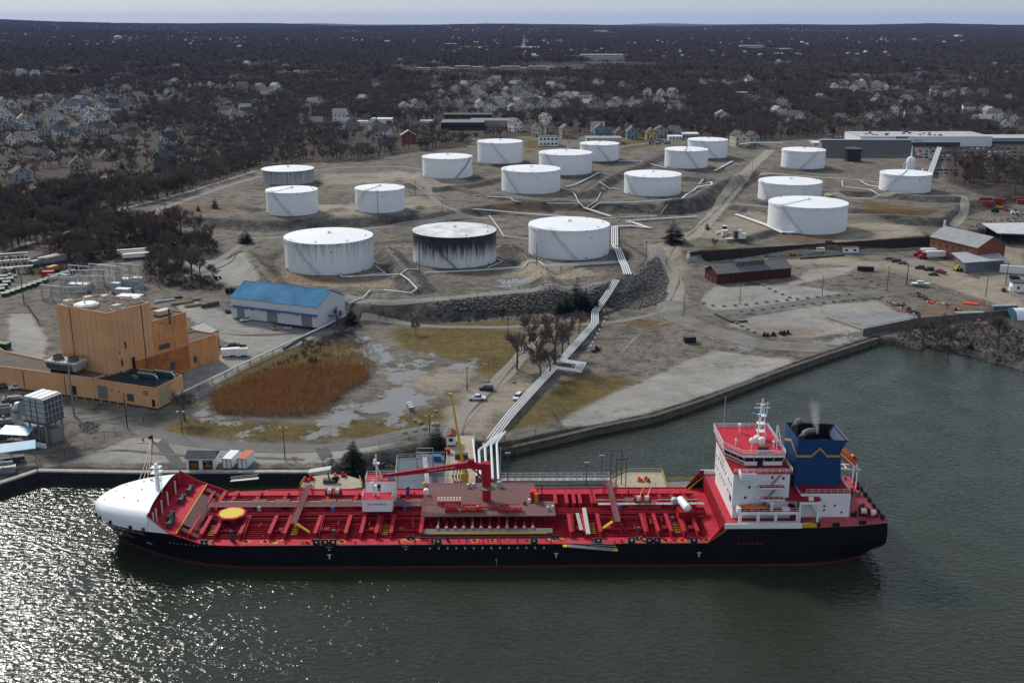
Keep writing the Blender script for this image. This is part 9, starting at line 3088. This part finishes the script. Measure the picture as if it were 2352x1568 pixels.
near_i=[i for i in range(len(x))if inview[i]][:290]
nset=set(near_i)
for i in near_i:
 k=random.choice([0,1,2,3])
 left=x[i]<0
 tree(Vector((x[i],y[i],zz[i])),TREEP[k],random.uniform(.85,1.25),'leafless tree in the near edge of the wood left of the tank farm' if left else 'leafless tree in the scrub right of the tank farm','bare_tree','near edge trees of the left wood' if left else 'scrub trees right of the tank farm')
rest=np.array([i for i in range(len(x))if i not in nset])
def scatter_instances(name,label,pts,scales,source_meshes):
 """one stuff object: points carrying instanced meshes"""
 me=bpy.data.meshes.new(name)
 me.from_pydata(pts.tolist(),[],[])
 a=me.attributes.new('sc','FLOAT','POINT')
 a.data.foreach_set('value',scales.astype(np.float32))
 a=me.attributes.new('rz','FLOAT','POINT')
 a.data.foreach_set('value',rng.uniform(0,6.28,len(pts)).astype(np.float32))
 o=put(me,name)
 tag(o,label,None,None,'stuff')
 src=bpy.data.objects.new(name+'_source',source_meshes)
 ng=bpy.data.node_groups.new(name,'GeometryNodeTree')
 ng.interface.new_socket('Geometry',in_out='INPUT',socket_type='NodeSocketGeometry')
 ng.interface.new_socket('Geometry',in_out='OUTPUT',socket_type='NodeSocketGeometry')
 gi,go=ng.nodes.new('NodeGroupInput'),ng.nodes.new('NodeGroupOutput')
 oi=ng.nodes.new('GeometryNodeObjectInfo')
 oi.inputs['Object'].default_value=src
 oi.inputs['As Instance'].default_value=True
 ip=ng.nodes.new('GeometryNodeInstanceOnPoints')
 na=ng.nodes.new('GeometryNodeInputNamedAttribute')
 na.data_type='FLOAT'
 na.inputs['Name'].default_value='sc'
 nb_=ng.nodes.new('GeometryNodeInputNamedAttribute')
 nb_.data_type='FLOAT'
 nb_.inputs['Name'].default_value='rz'
 cx=ng.nodes.new('ShaderNodeCombineXYZ')
 L=ng.links.new
 L(nb_.outputs[0],cx.inputs['Z'])
 L(gi.outputs[0],ip.inputs['Points'])
 L(oi.outputs['Geometry'],ip.inputs['Instance'])
 L(na.outputs[0],ip.inputs['Scale'])
 L(cx.outputs[0],ip.inputs['Rotation'])
 L(ip.outputs[0],go.inputs[0])
 md=o.modifiers.new('scatter','NODES')
 md.node_group=ng
 return o
def joined(t_,c_):
 """trunk and crown in one mesh for the scattered mass"""
 me=bpy.data.meshes.new('wood_tree')
 n=len(t_.v)
 me.from_pydata(t_.v+c_.v,[],t_.f+[tuple(i+n for i in f)for f in c_.f])
 me.materials.append(BARK)
 me.materials.append(TWIG)
 mi=[0]*len(t_.f)+[1]*len(c_.f)
 me.polygons.foreach_set('material_index',mi)
 return me
for v in range(3):
 t_,c_=bare_tree(140+v,(12,14,10)[v],(7,5,4,5),0,1.7)
 me=joined(t_,c_)
 me.materials[1]=(TWIG,TWIG2,M('red_brown_twigs',(.095,.062,.052),.95,var=.3,scale=.05))[v]
 sel=rest[v::3]
 scatter_instances('near_wood',['brown','greyish','reddish'][v]+' leafless trees massed in the wood beyond the tank farm',np.stack([x[sel],y[sel],zz[sel]],-1),rng.uniform(.55,1.0,len(sel)),me)
# evergreens dotted through the woods
xe,ye=wood_points(560,4500,9000,8)
me_=keep(xe,ye)
xe,ye=xe[me_],ye[me_]
ze=zt(xe,ye)
for i in np.argsort(ye)[:150]:
 if abs(xe[i])<ye[i]*.47:
  k=random.choice([0,1,2])
  T=tree(Vector((xe[i],ye[i],ze[i])),CONP[k],random.uniform(.8,1.5),'dark evergreen standing among the leafless suburban trees','evergreen_tree','evergreens among the suburban woods')
# middle and far woods as groves
def grove(seed,size,n,hmin,hmax,blades,bw,mats):
 r=random.Random(seed)
 mb=MB()
 mi=[]
 for k in range(n):
  px,py=r.uniform(-size/2,size/2),r.uniform(-size/2,size/2)
  h=r.uniform(hmin,hmax)
  w_=h*r.uniform(.28,.42)
  mm=r.choices(range(len(mats)),weights=(5,4,3,.5)[:len(mats)])[0]
  o=len(mb.f)
  seg(mb,Vector((px,py,-.5)),Vector((px,py,h*.6)),.25,.12)
  for q in range(blades):
   a=r.uniform(0,6.28)
   el=r.uniform(-.3,1.57)
   rr=r.uniform(.25,1)
   c=Vector((px+math.cos(a)*math.cos(el)*w_*rr,py+math.sin(a)*math.cos(el)*w_*rr,h*.58+math.sin(el)*h*.42*rr))
   d=Vector((math.cos(a)*.6,math.sin(a)*.6,r.uniform(.3,1.4))).normalized()*h*r.uniform(.06,.14)
   s_=Vector((r.uniform(-1,1),r.uniform(-1,1),r.uniform(-.3,.3))).normalized()*bw
   mb.add([c-s_,c+s_,c+d],[(0,1,2)])
  mi+=[mm]*(len(mb.f)-o)
 me=bpy.data.meshes.new('grove')
 me.from_pydata(mb.v,[],mb.f)
 for q in mats:
  me.materials.append(q)
 me.polygons.foreach_set('material_index',mi)
 return me
GM=[TWIG,TWIG2,M('red_brown_twigs',(.095,.062,.052),.95),NEEDLE]
for v in range(2):
 x2,y2=wood_points(1750,4600,1900,20+v)
 m=np.ones(len(x2),bool)
 for b in clear_boxes:
  m&=~((x2>b[0]-14)&(x2<b[1]+14)&(y2>b[2]-14)&(y2<b[3]+10))
 for i0 in range(0,len(x2),4000):
  dx=x2[i0:i0+4000][:,None]-HX[None,:,0]
  dy=y2[i0:i0+4000][:,None]-HX[None,:,1]
  m[i0:i0+4000]&=~((np.abs(dx)<22)&(dy>-.05*y2[i0:i0+4000][:,None])&(dy<24)).any(1)
 m&=(wnoise(x2,y2,1/160.,33)>-.55)
 x2,y2=x2[m],y2[m]
 scatter_instances('middle_wood',['nearer','mixed'][v]+' mass of leafless woods filling the middle distance',np.stack([x2,y2,zt(x2,y2)],-1),rng.uniform(.8,1.2,len(x2)),grove(300+v,36,13,9,15,120,.28,GM))
for v in range(2):
 x2,y2=wood_points(4500,13500,15000,50+v)
 m=(wnoise(x2,y2,1/500.,43)>-.6)
 for b in clear_boxes:
  m&=~((x2>b[0]-40)&(x2<b[1]+40)&(y2>b[2]-90)&(y2<b[3]+30))
 x2,y2=x2[m],y2[m]
 scatter_instances('far_wood',['lower','upper'][v]+' mass of woods fading to blue towards the skyline',np.stack([x2,y2,zt(x2,y2)],-1),rng.uniform(.8,1.25,len(x2)),grove(400+v,130,60,10,17,34,.9,GM))
# pale specks of far houses: real little gabled boxes
far_m=MB().extr([(-5,-2),(5,-2),(5,5.5),(0,9.5),(-5,5.5)],(0,-6,0),(1,0,0),(0,0,1),(0,1,0),12).mesh('far_house',M('far_house_wall',(.58,.58,.58),.8,var=.5,scale=.004))
xh,yh=wood_points(2600,9500,11000,77)
mk=(wnoise(xh,yh,1/300.,71)+wnoise(xh,yh,1/700.,72))>.05
for b in clear_boxes:
 mk&=~((xh>b[0]-10)&(xh<b[1]+10)&(yh>b[2])&(yh<b[3]))
xh,yh=xh[mk],yh[mk]
scatter_instances('far_houses','pale specks of countless houses among the far woods',np.stack([xh,yh,zt(xh,yh)+6.5],-1),rng.uniform(.45,.95,len(xh)),far_m)
# ==== scrub and reeds
def blades(name,label,pts,hmin,hmax,w,mat,lean=.18):
 P=np.asarray(pts)
 P=P[rng.random(len(P))<.62+.5*wnoise(P[:,0],P[:,1],.55,9)]
 n=len(P)
 a=rng.uniform(0,np.pi,n)
 h=rng.uniform(hmin,hmax,n)*(1+.35*wnoise(P[:,0],P[:,1],.5,12))
 dx,dy=np.cos(a)*w,np.sin(a)*w
 tx,ty=rng.normal(0,lean,n)*h,rng.normal(0,lean,n)*h
 v0=P+np.stack([-dx,-dy,np.full(n,-.1)],-1)
 v1=P+np.stack([dx,dy,np.full(n,-.1)],-1)
 v2=P+np.stack([tx+dx*.7,ty+dy*.7,h],-1)
 v3=P+np.stack([tx-dx*.7,ty-dy*.7,h*.96],-1)
 V=np.stack([v0,v1,v2,v3],1).reshape(-1,3)
 me=bpy.data.meshes.new(name)
 me.from_pydata(V.tolist(),[],(np.arange(n*4).reshape(-1,4)).tolist())
 me.materials.append(mat)
 o=put(me,name)
 tag(o,label,None,None,'stuff')
 return o
REEDM=M('dry_reeds',(.36,.175,.065),.9,var=.55,scale=.6)
blades('reed_bed','dense rust-brown reed bed in the marsh behind the quay road',scatter([(480,938),(492,905),(560,878),(640,852),(720,842),(800,838),(852,848),(838,880),(792,902),(750,942),(690,958),(560,956),(500,950)],.36),1.6,3.3,.055,REEDM,.22)
blades('dry_grass','brown dry grass on the slope between the pipe and the reeds',scatter([(500,900),(600,850),(700,800),(800,760),(850,790),(880,825),(860,850),(800,840),(640,852),(560,878)],.6),.5,1.3,.05,M('brown_grass',(.17,.095,.04),.9,var=.45,scale=.25))
blades('grass_tufts','yellow-brown grass tufts along the marsh and lawns',np.concatenate([scatter(q,.75)for q in([(380,990),(420,962),(560,970),(740,976),(870,968),(1010,932),(1020,965),(850,1003),(640,1014),(480,1004)],[(905,758),(1000,748),(1160,758),(1230,770),(1220,850),(1130,875),(1060,830),(990,815),(930,800)],[(1310,865),(1420,862),(1455,873),(1400,905),(1290,962),(1170,990),(1220,930)])]),.15,.45,.05,M('tufted_grass',(.13,.095,.03),.9,var=.5,scale=.15),.4)
def shrubs(name,label,pts,s0,s1,mat,per=22):
 n=len(pts)
 P=np.repeat(np.asarray(pts),per,0)
 k=len(P)
 s_=np.repeat(rng.uniform(s0,s1,n),per)
 d=rng.normal(0,1,(k,3))
 d[:,2]=np.abs(d[:,2])*1.1+.15
 d/=np.linalg.norm(d,axis=1)[:,None]
 base=P+d*(s_*rng.uniform(0,.45,k))[:,None]
 tip=P+d*(s_*rng.uniform(.75,1.25,k))[:,None]
 sd=np.cross(d,rng.normal(0,1,(k,3)))
 sd/=np.linalg.norm(sd,axis=1)[:,None]+1e-9
 w=.05*s_[:,None]
 V=np.stack([base-sd*w,base+sd*w,tip],1).reshape(-1,3)
 me=bpy.data.meshes.new(name)
 me.from_pydata(V.tolist(),[],np.arange(k*3).reshape(-1,3).tolist())
 me.materials.append(mat)
 o=put(me,name)
 tag(o,label,None,None,'stuff')
 return o
BRUSH=M('dark_brush',(.048,.036,.029),.95,var=.4,scale=.2)
shrubs('bank_scrub','dark leafless scrub on the bank below the rocky front road',scatter([(1000,716),(1200,712),(1400,712),(1400,736),(1200,735),(1000,742),(860,730),(860,715)],2.4),.8,1.8,BRUSH)
shrubs('shore_scrub','dark twiggy scrub covering the right-hand shore',scatter([(2060,772),(2120,745),(2250,740),(2360,760),(2360,850),(2250,820),(2150,800),(2080,788)],1.7),.5,1.4,BRUSH)
shrubs('wood_brush','dark undergrowth in the wood left of the tanks',np.concatenate([scatter(q,2.6)for q in([(60,600),(180,545),(290,500),(420,530),(500,555),(505,580),(400,600),(330,590),(240,600),(140,640),(60,630)],[(330,590),(420,610),(520,655),(500,670),(330,650)],[(-100,600),(0,555),(300,465),(600,380),(600,340),(300,400),(0,480),(-100,500)])]),.9,2.4,BRUSH,16)
shrubs('shore_bushes','brown bushes on the stony shore beside the berth platform',scatter([(800,1075),(900,1045),(1000,1025),(1010,1035),(920,1060),(820,1088)],2.2),.6,1.6,BRUSH)
shrubs('field_scrub','brown scrub field right of the tank farm',scatter([(2220,520),(2360,490),(2360,545),(2280,548),(2200,540)],3.0),.5,1.4,BRUSH)
shrubs('fence_scrub','brown brambles along the warehouse yard fence',scatter([(560,870),(700,805),(800,745),(830,750),(720,815),(580,880)],2.0),.5,1.5,M('brown_brush',(.10,.065,.035),.95,var=.4,scale=.2))
# loose stones on the banks and pads give the soil its grain
rocks('loose_stones','scattered small stones on the banks and dirt pads',np.concatenate([scatter(q,2.6)for q in([(560,575),(640,655),(760,678),(1000,690),(1380,655),(1480,600),(1420,560),(900,560)],[(470,500),(1010,488),(1000,505),(620,535)],[(1450,735),(1600,700),(1650,800),(1450,870),(1400,800)])]),.12,.38,M('loose_stone',(.17,.155,.135),.95,var=.5,scale=1))
# ==== haze and funnel smoke
hz_=MB().box(-30000,30000,-2500,29000,-30,250).build('haze')
hz_['kind']='stuff'
hm=bpy.data.materials.new('pale_haze')
hm.use_nodes=True
nt=hm.node_tree
for n in list(nt.nodes):
 nt.nodes.remove(n)
pv=nd(nt,'ShaderNodeVolumePrincipled')
pv.inputs['Density'].default_value=HAZE
pv.inputs['Color'].default_value=(.30,.46,1.0,1)
pv.inputs['Anisotropy'].default_value=.1
om=nd(nt,'ShaderNodeOutputMaterial')
nt.links.new(pv.outputs[0],om.inputs['Volume'])
hz_.data.materials.append(hm)
sb=MB().sphere((0,0,0),1,n=16,m=10).build('smoke')
sb['kind']='stuff'
sb.location=wl((F0+5.2,-.5,31.2))
sb.scale=(3.2,3.0,4.6)
smm=bpy.data.materials.new('thin_white_smoke')
smm.use_nodes=True
nt=smm.node_tree
for n in list(nt.nodes):
 nt.nodes.remove(n)
pv=nd(nt,'ShaderNodeVolumePrincipled')
pv.inputs['Color'].default_value=(.9,.9,.92,1)
tc=nd(nt,'ShaderNodeTexCoord')
nz=nd(nt,'ShaderNodeTexNoise',Scale=2.2,Detail=4.0,Roughness=.6,Distortion=.8)
nt.links.new(tc.outputs['Object'],nz.inputs['Vector'])
# plume narrow at the pipe, wider above
sx_=nd(nt,'ShaderNodeSeparateXYZ')
nt.links.new(tc.outputs['Object'],sx_.inputs[0])
def mth(op,a,b=0.0,c=0.0):
 n=nd(nt,'ShaderNodeMath',operation=op)
 for i,q in enumerate((a,b,c)):
  if isinstance(q,(int,float)):
   n.inputs[i].default_value=q
  else:
   nt.links.new(q,n.inputs[i])
 return n.outputs[0]
r2=mth('SQRT',mth('ADD',mth('POWER',mth('MULTIPLY_ADD',sx_.outputs['Z'],.25,sx_.outputs['X']),2.0),mth('POWER',sx_.outputs['Y'],2.0)))
wid=mth('MULTIPLY_ADD',sx_.outputs['Z'],.28,.42)
core=mth('SUBTRACT',1.0,mth('DIVIDE',r2,wid))
fade=mth('SUBTRACT',.9,sx_.outputs['Z'])
dn=mth('MULTIPLY',mth('MAXIMUM',mth('ADD',core,mth('MULTIPLY',mth('SUBTRACT',nz.outputs['Fac'],.55),1.6)),0.0),mth('MAXIMUM',fade,0.0))
nt.links.new(mth('MULTIPLY',dn,.55),pv.inputs['Density'])
om=nd(nt,'ShaderNodeOutputMaterial')
nt.links.new(pv.outputs[0],om.inputs['Volume'])
sb.data.materials.append(smm)
